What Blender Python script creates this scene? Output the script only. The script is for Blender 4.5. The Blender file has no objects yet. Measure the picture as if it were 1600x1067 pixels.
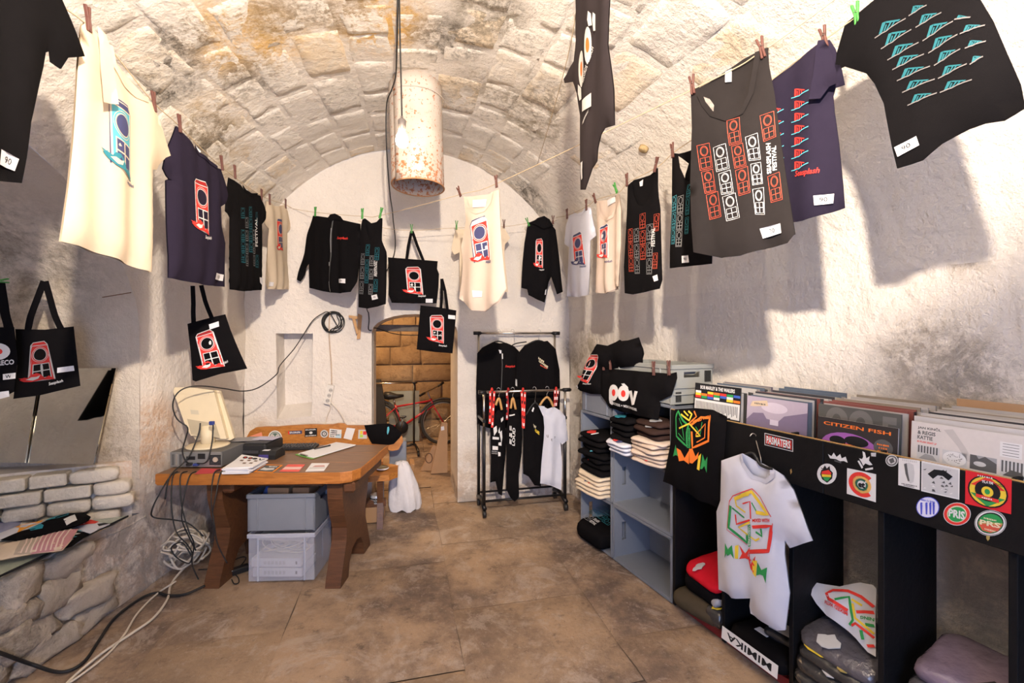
import bpy, bmesh, math, random
import numpy as np
from mathutils import Vector, Matrix, noise
from mathutils.geometry import delaunay_2d_cdt

random.seed(7)
scn = bpy.context.scene
col = scn.collection
# ------------------------------------------------------------------ camera, light, exposure
F, CX, CY, H = 720.0, 800.0, 525.0, 1.62      # focal length (px), principal point, eye height
cam_d = bpy.data.cameras.new('camera'); cam = bpy.data.objects.new('camera', cam_d); col.objects.link(cam)
cam_d.sensor_width = 36; cam_d.lens = F / 1600 * 36; cam_d.shift_y = -(533.5 - CY) / 1600
cam_d.clip_start = 0.02; cam_d.clip_end = 60
cam.location = (0, 0, H); cam.rotation_euler = (math.pi / 2, 0, 0)
scn.camera = cam
scn.view_settings.view_transform = 'Standard'; scn.view_settings.look = 'None'
scn.view_settings.gamma = 1; scn.view_settings.use_curve_mapping = False
scn.view_settings.exposure = 0.0
world = bpy.data.worlds.new('world'); scn.world = world; world.use_nodes = True
world.node_tree.nodes['Background'].inputs[0].default_value = (0.55, 0.68, 1.0, 1)
world.node_tree.nodes['Background'].inputs[1].default_value = 0.6

def light(name, kind, loc, power, color, aim=None, **kw):
    d = bpy.data.lights.new(name, kind); o = bpy.data.objects.new(name, d); col.objects.link(o)
    o.location = loc; d.energy = power; d.color = color
    for k, v in kw.items(): setattr(d, k, v)
    if aim is not None:
        o.rotation_euler = (Vector(aim) - Vector(loc)).to_track_quat('-Z', 'Y').to_euler()
    return o
# clamp lamp hung under the vault over the photographer, turned to the vault and far wall
light('clamp_lamp_light', 'SPOT', (0.12, -0.12, 2.76), 660, (1.0, 0.85, 0.70), aim=(-0.15, 3.2, 4.62),
      spot_size=math.radians(143), spot_blend=0.30, shadow_soft_size=0.04)
# daylight through the open entrance behind the photographer
light('entrance_daylight', 'AREA', (0.4, -1.85, 1.25), 84, (0.37, 0.55, 1.0), aim=(0.4, 3.0, 0.7),
      shape='RECTANGLE', size=1.5, size_y=2.1)
# lamp in the store room beyond the far doorway
light('store_room_light', 'POINT', (-1.9, 6.0, 2.1), 95, (1.0, 0.64, 0.32), shadow_soft_size=0.06)

# ------------------------------------------------------------------ object helpers
ORG = {}
def org(o):
    return ORG.get(o.name, Vector((0, 0, 0))) if o is not None else Vector((0, 0, 0))
def tag(o, label=None, cat=None, group=None, kind=None):
    if label: o['label'] = label
    if cat: o['category'] = cat
    if group: o['group'] = group
    if kind: o['kind'] = kind
    return o
def empty(name, loc=(0, 0, 0), rz=0, label=None, cat=None, group=None):
    o = bpy.data.objects.new(name, None); col.objects.link(o)
    o.empty_display_size = 0.05
    o.location = loc; o.rotation_euler = (0, 0, rz)
    ORG[o.name] = Vector(loc) if rz == 0 else None
    return tag(o, label, cat, group)
def mk(name, verts, faces, mat, parent=None, smooth=False, fm=None):
    """one mesh object; vertices in world space unless the parent is a rotated (local) root"""
    b = org(parent)
    if b is None: b = Vector((0, 0, 0))
    me = bpy.data.meshes.new(name)
    me.from_pydata([(v[0] - b[0], v[1] - b[1], v[2] - b[2]) for v in verts], [], faces)
    mats = mat if isinstance(mat, (list, tuple)) else [mat]
    for m in mats: me.materials.append(m)
    if fm is not None: me.polygons.foreach_set('material_index', fm)
    if smooth: me.polygons.foreach_set('use_smooth', [True] * len(me.polygons))
    me.update()
    o = bpy.data.objects.new(name, me); col.objects.link(o)
    if parent is not None:
        o.parent = parent; ORG[o.name] = org(parent)
    else: ORG[o.name] = Vector((0, 0, 0))
    return o
def copy_tree(o, parent=None):
    c = o.copy(); col.objects.link(c); c.parent = parent
    for ch in list(o.children): copy_tree(ch, c)
    return c

class MB:
    """collects simple solids into one mesh"""
    def __init__(s): s.v, s.f = [], []
    def add(s, v, f, M=None):
        n = len(s.v)
        s.v += [tuple(M @ Vector(p)) if M is not None else tuple(p) for p in v]
        s.f += [tuple(i + n for i in q) for q in f]
        return s
    def box(s, c, d, M=None, bev=0.0, rz=0.0, ry=0.0, rx=0.0):
        x, y, z = d[0] / 2, d[1] / 2, d[2] / 2
        T = Matrix.Translation(Vector(c)) @ Matrix.Rotation(rz, 4, 'Z') @ Matrix.Rotation(ry, 4, 'Y') @ Matrix.Rotation(rx, 4, 'X')
        if M is not None: T = M @ T
        b = min(bev, x * .9, y * .9, z * .9)
        if b <= 0:
            v = [(sx * x, sy * y, sz * z) for sx in (-1, 1) for sy in (-1, 1) for sz in (-1, 1)]
            f = [(0, 1, 3, 2), (4, 6, 7, 5), (0, 4, 5, 1), (2, 3, 7, 6), (0, 2, 6, 4), (1, 5, 7, 3)]
            return s.add(v, f, T)
        v, idx = [], {}
        for sx in (-1, 1):
            for sy in (-1, 1):
                for sz in (-1, 1):
                    for a in range(3):
                        p = [sx * (x - b), sy * (y - b), sz * (z - b)]
                        p[a] = (sx * x, sy * y, sz * z)[a]
                        idx[(sx, sy, sz, a)] = len(v); v.append(p)
        f = []
        for a in range(3):
            o1, o2 = [(1, 2), (0, 2), (0, 1)][a]
            for sg in (-1, 1):
                q = []
                for s1, s2 in ((-1, -1), (1, -1), (1, 1), (-1, 1)):
                    k = [0, 0, 0]; k[a] = sg; k[o1] = s1; k[o2] = s2; q.append(idx[(*k, a)])
                f.append(tuple(q))
        for a in range(3):                       # edge bevels
            o1, o2 = [(1, 2), (0, 2), (0, 1)][a]
            for s1 in (-1, 1):
                for s2 in (-1, 1):
                    k1 = [0, 0, 0]; k1[o1] = s1; k1[o2] = s2
                    k0 = list(k1); k0[a] = -1; k1[a] = 1
                    f.append((idx[(*k0, o1)], idx[(*k1, o1)], idx[(*k1, o2)], idx[(*k0, o2)]))
        for sx in (-1, 1):
            for sy in (-1, 1):
                for sz in (-1, 1): f.append(tuple(idx[(sx, sy, sz, a)] for a in range(3)))
        return s.add(v, f, T)
    def tube(s, path, r, n=8, M=None, cap=True, closed=False):
        P = [Vector(p) for p in path]; m = len(P); R = r if isinstance(r, (list, tuple)) else [r] * m
        v, f = [], []
        up = Vector((0, 0, 1)); prev = None
        for i in range(m):
            if closed: t = P[(i + 1) % m] - P[i - 1]
            else: t = P[min(i + 1, m - 1)] - P[max(i - 1, 0)]
            if t.length < 1e-9: t = Vector((0, 0, 1))
            t.normalize()
            if prev is None:
                a = up if abs(t.z) < .9 else Vector((1, 0, 0)); x = t.cross(a).normalized()
            else:
                x = prev - t * prev.dot(t)
                if x.length < 1e-6: x = t.orthogonal()
                x.normalize()
            prev = x; y = t.cross(x)
            for k in range(n):
                a = 2 * math.pi * k / n
                v.append(P[i] + (x * math.cos(a) + y * math.sin(a)) * R[i])
        mm = m if closed else m - 1
        for i in range(mm):
            j = (i + 1) % m
            for k in range(n):
                f.append((i * n + k, i * n + (k + 1) % n, j * n + (k + 1) % n, j * n + k))
        if cap and not closed:
            f.append(tuple(range(n - 1, -1, -1))); f.append(tuple((m - 1) * n + k for k in range(n)))
        return s.add(v, f, M)
    def cyl(s, p0, p1, r, n=12, M=None): return s.tube([p0, p1], r, n, M)
    def lathe(s, prof, c=(0, 0, 0), n=20, M=None):
        v, f = [], []; m = len(prof)
        for (r, z) in prof:
            for k in range(n):
                a = 2 * math.pi * k / n; v.append((c[0] + r * math.cos(a), c[1] + r * math.sin(a), c[2] + z))
        for i in range(m - 1):
            for k in range(n): f.append((i * n + k, i * n + (k + 1) % n, (i + 1) * n + (k + 1) % n, (i + 1) * n + k))
        f.append(tuple(range(n - 1, -1, -1))); f.append(tuple((m - 1) * n + k for k in range(n)))
        return s.add(v, f, M)
    def prism(s, poly, fn0, fn1, M=None):
        n = len(poly)
        v = [fn0(p) for p in poly] + [fn1(p) for p in poly]
        f = [tuple(range(n)), tuple(range(2 * n - 1, n - 1, -1))]
        f += [(i, (i + 1) % n, n + (i + 1) % n, n + i) for i in range(n)]
        return s.add(v, f, M)
    def build(s, name, mat, parent=None, smooth=False):
        o = mk(name, s.v, s.f, mat, parent, smooth)
        bm = bmesh.new(); bm.from_mesh(o.data); bmesh.ops.recalc_face_normals(bm, faces=bm.faces); bm.to_mesh(o.data); bm.free()
        return o

def spline(pts, n=8, closed=False):
    P = [Vector(p) for p in pts]; out = []; m = len(P)
    rng = m if closed else m - 1
    for i in range(rng):
        if closed: a, b, c, d = P[i - 1], P[i], P[(i + 1) % m], P[(i + 2) % m]
        else: a, b, c, d = P[max(i - 1, 0)], P[i], P[i + 1], P[min(i + 2, m - 1)]
        for k in range(n):
            t = k / n; t2, t3 = t * t, t * t * t
            out.append(.5 * ((2 * b) + (c - a) * t + (2 * a - 5 * b + 4 * c - d) * t2 + (3 * b - a - 3 * c + d) * t3))
    if not closed: out.append(P[-1])
    return out

# ------------------------------------------------------------------ picture ray helpers (world metres)
def W(px, py, d): return Vector(((px - CX) / F * d, d, H - (py - CY) / F * d))
def FL(px, py, z=0.0): return W(px, py, (H - z) * F / (py - CY))

# ------------------------------------------------------------------ 2-D triangulation
def pip(P, poly):
    P = np.asarray(P); x, y = P[:, 0], P[:, 1]; ins = np.zeros(len(P), bool); n = len(poly)
    for i in range(n):
        x1, y1 = poly[i]; x2, y2 = poly[(i + 1) % n]
        if y1 == y2: continue
        c = (y1 > y) != (y2 > y)
        ins ^= c & (x < (x2 - x1) * (y - y1) / (y2 - y1) + x1)
    return ins
def pdist(P, poly):
    P = np.asarray(P, float); best = np.full(len(P), 1e9); n = len(poly)
    for i in range(n):
        a = np.array(poly[i]); b = np.array(poly[(i + 1) % n]); d = b - a; L = d @ d
        if L < 1e-14: continue
        t = np.clip(((P - a) @ d) / L, 0, 1)
        q = P - (a + t[:, None] * d); best = np.minimum(best, np.hypot(q[:, 0], q[:, 1]))
    return best
def densify(poly, h, closed=True):
    out = []; n = len(poly)
    for i in range(n if closed else n - 1):
        a, b = poly[i], poly[(i + 1) % n]; L = math.hypot(b[0] - a[0], b[1] - a[1]); k = max(1, int(math.ceil(L / h)))
        for j in range(k): out.append((a[0] + (b[0] - a[0]) * j / k, a[1] + (b[1] - a[1]) * j / k))
    if not closed: out.append(tuple(poly[-1]))
    return out
def tri2d(outline, h, holes=()):
    loops = [densify(outline, h)] + [densify(q, h) for q in holes]
    pts, edges = [], []
    for lp in loops:
        n0 = len(pts); pts += lp; edges += [(n0 + i, n0 + (i + 1) % len(lp)) for i in range(len(lp))]
    A = np.array(loops[0]); lo, hi = A.min(0), A.max(0)
    nx, ny = int((hi[0] - lo[0]) / h), int((hi[1] - lo[1]) / h)
    if nx > 0 and ny > 0:
        g = np.array([(lo[0] + (i + .5 + .5 * (j % 2)) * h, lo[1] + (j + .5) * h) for j in range(ny + 1) for i in range(nx + 1)])
        ok = pip(g, loops[0])
        for q in loops[1:]: ok &= ~pip(g, q)
        g = g[ok]
        if len(g):
            ok = np.ones(len(g), bool)
            for q in loops: ok &= pdist(g, q) > h * .45
            pts += [tuple(p) for p in g[ok]]
    r = delaunay_2d_cdt([Vector(p) for p in pts], edges, [], 0, 1e-7)
    V = [tuple(p) for p in r[0]]; T = [tuple(t) for t in r[2]]
    if not T: return V, []
    C = np.array([[(V[a][0] + V[b][0] + V[c][0]) / 3, (V[a][1] + V[b][1] + V[c][1]) / 3] for a, b, c in T])
    ok = pip(C, outline)
    for q in holes: ok &= ~pip(C, q)
    return V, [t for t, k in zip(T, ok) if k]

# ------------------------------------------------------------------ surfaces (a plane in the place, with folds)
class Surf:
    def __init__(s, A, U, V, folds=0.0, seed=0, lam=0.16):
        s.A = np.array(A, float); s.U = np.array(U, float) / np.linalg.norm(U); s.V = np.array(V, float) / np.linalg.norm(V)
        N = np.cross(s.U, s.V); s.N = N / np.linalg.norm(N)
        if np.dot(s.N, np.array([0, 0, H]) - s.A) < 0: s.N = -s.N
        s.hull = None; s.gap = 0.0; s.folds = folds; s.vtop = 0; s.vlen = 1
        rnd = random.Random(seed)
        s.k = [(rnd.uniform(.7, 1.5) * lam, rnd.uniform(0, 6.28), rnd.uniform(-1.2, 1.2), rnd.uniform(.4, 1)) for _ in range(3)]
    def uv(s, px, py):
        d = np.array([(px - CX) / F, 1.0, -(py - CY) / F]); O = np.array([0, 0, H])
        t = ((s.A - O) @ s.N) / (d @ s.N); P = O + d * t - s.A
        return (float(P @ s.U), float(P @ s.V))
    def uvs(s, pts): return [s.uv(*p) for p in pts]
    def fix(s, outline_uv, gap):
        s.hull = outline_uv; s.gap = gap
        vs = [p[1] for p in outline_uv]; s.vtop = max(vs); s.vlen = max(vs) - min(vs)
    def pts(s, uv, off=0.0, side=1.0):
        Q = np.asarray(uv, float)
        if len(Q) == 0: return []
        w = np.zeros(len(Q))
        if s.folds:
            t = np.clip((s.vtop - Q[:, 1]) / s.vlen, 0, 1.2)
            for lam, ph, sl, a in s.k:
                w += a * s.folds * (.25 + .75 * t) * np.sin(2 * math.pi * Q[:, 0] / lam + ph + sl * 4 * Q[:, 1])
        if s.hull is not None and s.gap:
            w = w + side * s.gap * np.clip(pdist(Q, s.hull) / .07, 0, 1) ** .6
        w = w + off
        return s.A + Q[:, :1] * s.U + Q[:, 1:2] * s.V + w[:, None] * s.N
def plan(x0, y0, x1, y1, **kw):
    """vertical plane over two plan points"""
    return Surf((x0, y0, 0), (x1 - x0, y1 - y0, 0), (0, 0, 1), **kw)

_txt = {}
def text2d(s, bold=0.0, shear=0.0, res=2):
    k = (s, bold, shear)
    if k in _txt: return _txt[k]
    c = bpy.data.curves.new('lettering', 'FONT'); c.body = s; c.offset = bold; c.shear = shear; c.resolution_u = res
    c.fill_mode = 'FRONT'
    o = bpy.data.objects.new('lettering', c); col.objects.link(o)
    dg = bpy.context.evaluated_depsgraph_get()
    me = bpy.data.meshes.new_from_object(o.evaluated_get(dg))
    V = np.array([(v.co.x, v.co.y) for v in me.vertices]); T = [tuple(p.vertices) for p in me.polygons]
    bpy.data.objects.remove(o); bpy.data.curves.remove(c); bpy.data.meshes.remove(me)
    lo, hi = V.min(0), V.max(0); V = (V - lo) / np.maximum(hi - lo, 1e-6)
    _txt[k] = (V, T)
    return _txt[k]

class Decal:
    """flat print that follows a Surf; shapes given in the unit square of a picture quad (TL, TR, BR, BL)"""
    def __init__(s, surf, h=.03, off=.002, step=.0006, side=1.0):
        s.s, s.h, s.off, s.step, s.side = surf, h, off, step, side
        s.v, s.f, s.m, s.mats = [], [], [], []
        s.q = None; s.n = 0
    def quad(s, q): s.q = [np.array(s.s.uv(*p)) for p in q]; return s
    def quad_uv(s, q): s.q = [np.array(p) for p in q]; return s
    def map(s, P):
        P = np.asarray(P, float); a = P[:, :1]; b = P[:, 1:2]
        TL, TR, BR, BL = s.q
        return (BL * (1 - a) + BR * a) * (1 - b) + (TL * (1 - a) + TR * a) * b
    def _mi(s, mat):
        if mat not in s.mats: s.mats.append(mat)
        return s.mats.index(mat)
    def _put(s, uv, T, mat, layer):
        n = len(s.v); P = s.s.pts(uv, s.off + s.step * layer, s.side)
        s.v += [tuple(p) for p in P]; s.f += [tuple(i + n for i in t) for t in T]; s.m += [s._mi(mat)] * len(T)
    def poly_uv(s, uv, mat, layer=0, holes=()):
        V, T = tri2d([tuple(p) for p in uv], s.h, [[tuple(p) for p in q] for q in holes])
        if T: s._put(V, T, mat, layer)
    def poly(s, P, mat, layer=0): s.poly_uv(s.map(P), mat, layer); return s
    def px(s, P, mat, layer=0): s.poly_uv(s.s.uvs(P), mat, layer); return s
    def line_uv(s, uv, w, mat, layer=0, closed=False):
        Q = densify([tuple(p) for p in uv], s.h, closed); n = len(Q); V, T = [], []
        for i in range(n):
            if closed: a, b = Q[i - 1], Q[(i + 1) % n]
            else: a, b = Q[max(i - 1, 0)], Q[min(i + 1, n - 1)]
            dx, dy = b[0] - a[0], b[1] - a[1]; L = math.hypot(dx, dy) or 1
            nx, ny = -dy / L * w / 2, dx / L * w / 2
            V += [(Q[i][0] + nx, Q[i][1] + ny), (Q[i][0] - nx, Q[i][1] - ny)]
        for i in range(n if closed else n - 1):
            j = (i + 1) % n; T.append((2 * i, 2 * i + 1, 2 * j + 1, 2 * j))
        s._put(V, T, mat, layer)
    def line(s, P, w, mat, layer=0, closed=False): s.line_uv(s.map(P), w, mat, layer, closed); return s
    def pxline(s, P, w, mat, layer=0, closed=False): s.line_uv(s.s.uvs(P), w, mat, layer, closed); return s
    def ell(s, cx, cy, rx, ry, mat, layer=0, n=22):
        return s.poly([(cx + rx * math.cos(2 * math.pi * k / n), cy + ry * math.sin(2 * math.pi * k / n)) for k in range(n)], mat, layer)
    def ring(s, cx, cy, rx, ry, w, mat, layer=0, n=22, a0=0, a1=2 * math.pi):
        full = abs(a1 - a0 - 2 * math.pi) < 1e-3
        return s.line([(cx + rx * math.cos(a0 + (a1 - a0) * k / n), cy + ry * math.sin(a0 + (a1 - a0) * k / n)) for k in range(n if full else n + 1)], w, mat, layer, full)
    def text(s, t, x0, y0, x1, y1, mat, layer=0, bold=0.0, shear=0.0, rot=False):
        V, T = text2d(t, bold, shear)
        if rot: P = np.stack([x0 + (x1 - x0) * (1 - V[:, 1]), y0 + (y1 - y0) * V[:, 0]], 1)
        else: P = np.stack([x0 + (x1 - x0) * V[:, 0], y0 + (y1 - y0) * V[:, 1]], 1)
        s._put(s.map(P), T, mat, layer); return s
    def build(s, parent, name='print', label=None):
        if not s.f: return None
        o = mk(name, s.v, s.f, s.mats, parent, False, s.m)
        if label: o['label'] = label
        return o

# ------------------------------------------------------------------ materials
MATS = {}
def nt(name):
    m = bpy.data.materials.new(name); m.use_nodes = True; t = m.node_tree
    return m, t, t.nodes['Principled BSDF']
def mt(name, c, rough=.8, metal=0.0, var=.10, scale=14.0, bump=0.0, bscale=60.0, emit=0.0, spec=.5, trans=0.0, alpha=1.0, sheen=0.0):
    if name in MATS: return MATS[name]
    m, t, b = nt(name)
    b.inputs['Roughness'].default_value = rough; b.inputs['Metallic'].default_value = metal
    b.inputs['Specular IOR Level'].default_value = spec
    b.inputs['Base Color'].default_value = (*c, 1)
    if trans: b.inputs['Transmission Weight'].default_value = trans
    if alpha < 1: b.inputs['Alpha'].default_value = alpha
    if sheen: b.inputs['Sheen Weight'].default_value = sheen
    if emit:
        b.inputs['Emission Color'].default_value = (*c, 1); b.inputs['Emission Strength'].default_value = emit
    if var or bump:
        g = t.nodes.new('ShaderNodeNewGeometry')
        if var:
            n = t.nodes.new('ShaderNodeTexNoise'); n.inputs['Scale'].default_value = scale; n.inputs['Detail'].default_value = 5
            t.links.new(g.outputs['Position'], n.inputs['Vector'])
            mx = t.nodes.new('ShaderNodeMix'); mx.data_type = 'RGBA'
            mx.inputs[6].default_value = (*[max(0, k * (1 - var)) for k in c], 1); mx.inputs[7].default_value = (*[min(1, k * (1 + var)) for k in c], 1)
            t.links.new(n.outputs['Fac'], mx.inputs[0]); t.links.new(mx.outputs[2], b.inputs['Base Color'])
        if bump:
            n2 = t.nodes.new('ShaderNodeTexNoise'); n2.inputs['Scale'].default_value = bscale; n2.inputs['Detail'].default_value = 6
            t.links.new(g.outputs['Position'], n2.inputs['Vector'])
            bp = t.nodes.new('ShaderNodeBump'); bp.inputs['Strength'].default_value = bump; bp.inputs['Distance'].default_value = .02
            t.links.new(n2.outputs['Fac'], bp.inputs['Height']); t.links.new(bp.outputs[0], b.inputs['Normal'])
    MATS[name] = m
    return m

class NG:
    """tiny node-graph writer"""
    def __init__(s, name):
        s.m, s.t, s.b = nt(name); s.g = s.t.nodes.new('ShaderNodeNewGeometry'); s.pos = s.g.outputs['Position']
    def N(s, k, **kw):
        n = s.t.nodes.new(k)
        for a, v in kw.items(): setattr(n, a, v)
        return n
    def L(s, a, b): s.t.links.new(a, b)
    def noise(s, scale, detail=6, rough=.6, vec=None, dist=0.0):
        n = s.N('ShaderNodeTexNoise'); n.inputs['Scale'].default_value = scale; n.inputs['Detail'].default_value = detail
        n.inputs['Roughness'].default_value = rough; n.inputs['Distortion'].default_value = dist
        s.L(vec or s.pos, n.inputs['Vector']); return n.outputs['Fac']
    def ramp(s, fac, a, b, inv=False):
        r = s.N('ShaderNodeMapRange'); r.interpolation_type = 'SMOOTHSTEP'
        r.inputs[1].default_value = a; r.inputs[2].default_value = b
        r.inputs[3].default_value = 1.0 if inv else 0.0; r.inputs[4].default_value = 0.0 if inv else 1.0
        s.L(fac, r.inputs[0]); return r.outputs[0]
    def math(s, op, a, b):
        n = s.N('ShaderNodeMath', operation=op)
        for i, k in enumerate((a, b)):
            if isinstance(k, (int, float)): n.inputs[i].default_value = k
            else: s.L(k, n.inputs[i])
        return n.outputs[0]
    def mix(s, fac, a, b):
        n = s.N('ShaderNodeMix'); n.data_type = 'RGBA'
        for i, k in ((0, fac), (6, a), (7, b)):
            if isinstance(k, (int, float)): n.inputs[i].default_value = k
            elif isinstance(k, tuple): n.inputs[i].default_value = (*k, 1)
            else: s.L(k, n.inputs[i])
        return n.outputs[2]
    def axis(s, i):
        x = s.N('ShaderNodeSeparateXYZ'); s.L(s.pos, x.inputs[0]); return x.outputs[i]
    def ball(s, c, r):
        d = s.N('ShaderNodeVectorMath', operation='DISTANCE'); s.L(s.pos, d.inputs[0]); d.inputs[1].default_value = c
        return s.ramp(d.outputs['Value'], r * .35, r, True)
    def scaled(s, v):
        n = s.N('ShaderNodeVectorMath', operation='MULTIPLY'); s.L(s.pos, n.inputs[0]); n.inputs[1].default_value = v
        return n.outputs[0]
    def rnd(s):
        return s.N('ShaderNodeObjectInfo').outputs['Random']
    def done(s, colr, rough=.9, heights=(), spec=.3):
        s.L(colr, s.b.inputs['Base Color']); s.b.inputs['Roughness'].default_value = rough
        s.b.inputs['Specular IOR Level'].default_value = spec
        prev = None
        for hgt, st, dist in heights:
            b = s.N('ShaderNodeBump'); b.inputs['Strength'].default_value = st; b.inputs['Distance'].default_value = dist
            s.L(hgt, b.inputs['Height'])
            if prev is not None: s.L(prev, b.inputs['Normal'])
            prev = b.outputs[0]
        if prev is not None: s.L(prev, s.b.inputs['Normal'])
        return s.m
# ================================================================== THE SETTING
ax = Vector((-.2298, .9732, 0)); bx_ = Vector((.9732, .2298, 0))     # along the vault, across it
SPR, RISE = 1.91, 1.48
XL = -2.36
BK = plan(XL, 4.06, .594, 4.756)                                       # far wall
BLEN = math.hypot(.594 - XL, .696)
RW = Surf((.594, 4.756, 0), (.386, -.9225, 0), (0, 0, 1))              # right wall
RLEN = 7.32
def tw(x, y):
    w = .5; t = 0.
    for _ in range(8):
        w = (x - XL) / (.594 + 2.826 * t - XL); t = (4.06 + .696 * w - y) / (6.06 + .696 * w)
    return t, w
def vz(x, y):
    t, w = tw(x, y); return SPR + RISE * 2 * math.sqrt(max(0, w * (1 - w)))
def vp(t, th, out=0.0):
    w = (1 - math.cos(th)) / 2
    x = XL + w * (.594 + 2.826 * t - XL); y = 4.06 - 6.06 * t + w * (.696 - .696 * t)
    p = Vector((x, y, SPR + RISE * math.sin(th)))
    if out:
        c = Vector(((XL + .594 + 2.826 * t) / 2, y, SPR)); p += (c - p).normalized() * out
    return p
def vhit(px, py):
    d = .6
    while d < 7:
        p = W(px, py, d)
        t, w = tw(p.x, p.y)
        if w <= 0.001 or w >= .999 or p.z > SPR + RISE * 2 * math.sqrt(w * (1 - w)): return p
        d += .02
    return p
def xmain(y, z):
    if z <= SPR: return XL
    th = math.asin(min(1, (z - SPR) / RISE)); w = (1 - math.cos(th)) / 2
    t = (4.06 + .696 * w - y) / (6.06 + .696 * w)
    return XL + w * (.594 + 2.826 * t - XL)
def rough(p, a=1.0):
    return a * (.022 * noise.noise(p * 1.3) + .010 * noise.noise(p * 4.1 + Vector((3, 1, 2))) + .005 * noise.noise(p * 9.7))

# ---- materials of the shell
def plaster(name, base, stains=(), low=0.0, dirt=.5):
    g = NG(name)
    n1 = g.noise(2.2, 8, .65); n2 = g.noise(9, 8, .7); n3 = g.noise(40, 6, .7); n4 = g.noise(5.5, 9, .75, dist=.4)
    c = g.mix(g.ramp(n1, .3, .7), tuple(k * .93 for k in base), base)
    c = g.mix(g.math('MULTIPLY', g.ramp(n2, .52, .75), .35 * dirt), c, (base[0] * .72, base[1] * .66, base[2] * .58))
    c = g.mix(g.math('MULTIPLY', g.ramp(n4, .66, .72), .75 * dirt), c, (.30, .25, .20))
    if low:
        z = g.axis(2); f = g.math('MULTIPLY', g.ramp(z, low * .8, low * 1.3, True), g.ramp(n4, .40, .56))
        c = g.mix(g.math('MULTIPLY', f, .75), c, (.30, .26, .23))
        f = g.math('MULTIPLY', g.ramp(z, low * .9, low * 1.6, True), g.ramp(n2, .47, .6))
        c = g.mix(g.math('MULTIPLY', f, .55), c, (.55, .42, .32))
    for (p, r, colr, k) in stains:
        f = g.math('MULTIPLY', g.ball(tuple(p), r), g.ramp(n4, .38, .6))
        f = g.math('ADD', f, g.math('MULTIPLY', g.ball(tuple(p), r), g.math('MULTIPLY', g.ramp(n3, .45, .6), .35)))
        f = g.math('MULTIPLY', f, k); c = g.mix(g.math('MINIMUM', f, 1.0), c, colr)
    return g.done(c, .92, [(n2, .55, .05), (n3, .5, .012), (g.noise(16, 5, .6), .45, .03)], .2)
WHITE = (.84, .77, .69)
dk = (.16, .14, .115)
rst = [(W(1440, 570, 1.93), .30, (.38, .33, .28), 1.0), (W(1520, 600, 1.80), .22, (.34, .31, .27), .9), (W(1245, 545, 2.35), .14, (.36, .35, .31), .9),
       (W(1380, 440, 2.0), .16, (.62, .48, .30), .8), (W(1345, 270, 2.05), .18, (.52, .60, .34), .9), (W(1500, 400, 1.8), .14, (.42, .34, .26), .8),
       (W(920, 570, 4.5), .5, (.42, .36, .28), .9), (W(1300, 800, 2.2), .9, (.52, .50, .49), .8), (W(1500, 930, 1.8), .8, (.50, .48, .47), .8)]
M_right = plaster('right_wall_plaster', (.80, .735, .66), rst, .35, .45)
M_left = plaster('left_wall_plaster', (.80, .73, .65), [(W(60, 190, 2.3), .45, (.30, .25, .19), .6), (W(90, 90, 2.2), .35, (.36, .30, .23), .7), (Vector((-2.4, 3.0, .95)), .35, (.62, .42, .28), .9)], .52, .6)
M_back = plaster('far_wall_plaster', (.84, .775, .70), [(W(745, 740, 4.5), .35, (.55, .43, .32), .6), (W(410, 660, 4.2), .16, (.60, .42, .26), .9), (W(905, 545, 4.7), .25, (.35, .30, .25), .9)], .13, .3)
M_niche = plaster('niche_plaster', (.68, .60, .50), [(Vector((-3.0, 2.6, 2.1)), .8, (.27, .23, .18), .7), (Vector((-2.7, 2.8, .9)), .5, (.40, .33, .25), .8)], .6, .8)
sp = [(vhit(590, 30), .40, (.72, .45, .16), .9), (vhit(385, 55), .45, (.74, .47, .17), .8), (vhit(330, 190), .35, (.62, .45, .24), .7), (vhit(265, 120), .26, dk, .9),
      (vhit(280, 50), .20, dk, .9), (vhit(320, 215), .30, dk, .7), (vhit(395, 120), .26, dk, .6), (vhit(540, 20), .22, dk, .7), (vhit(700, 60), .30, dk, .8),
      (vhit(765, 20), .28, (.28, .24, .18), .8), (vhit(830, 180), .40, (.30, .25, .18), .8), (vhit(860, 140), .22, dk, .7), (vhit(830, 310), .32, dk, .8),
      (vhit(440, 20), .26, dk, .5), (vhit(745, 130), .25, (.34, .28, .2), .6), (vhit(360, 250), .25, (.6, .45, .27), .6)]
M_vault = plaster('vault_whitewash', (.84, .775, .69), sp, 0, .45)
def stone_mat(name, base, ochre, kd):
    g = NG(name)
    r = g.rnd(); n2 = g.noise(7, 8, .7); n3 = g.noise(30, 8, .75); n4 = g.noise(3.5, 8, .7, dist=.5)
    c = g.mix(g.ramp(n2, .3, .75), tuple(k * .92 for k in base), base)
    c = g.mix(g.math('MULTIPLY', g.math('MULTIPLY', g.ramp(r, .70, .95), g.ramp(n4, .35, .6)), .55), c, ochre)
    r2 = g.math('FRACT', g.math('MULTIPLY', r, 7.13), 0)
    f = g.math('MULTIPLY', g.math('MULTIPLY', g.ramp(r2, .55, .9), g.ramp(n3, .5, .62)), kd)
    c = g.mix(f, c, dk)
    for (p, rr, colr, k) in sp:
        b = g.ball(tuple(p), rr); f = g.math('MULTIPLY', b, g.math('MULTIPLY', g.ramp(g.math('ADD', g.math('MULTIPLY', n3, .5), g.math('MULTIPLY', n4, .5)), .44, .58), k))
        c = g.mix(f, c, colr)
    return g.done(c, .92, [(n2, .4, .04), (n3, .5, .014), (g.noise(15, 5, .6), .45, .03)], .2)
M_stone = stone_mat('vault_stone', (.86, .80, .71), (.74, .54, .29), .45)

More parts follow.
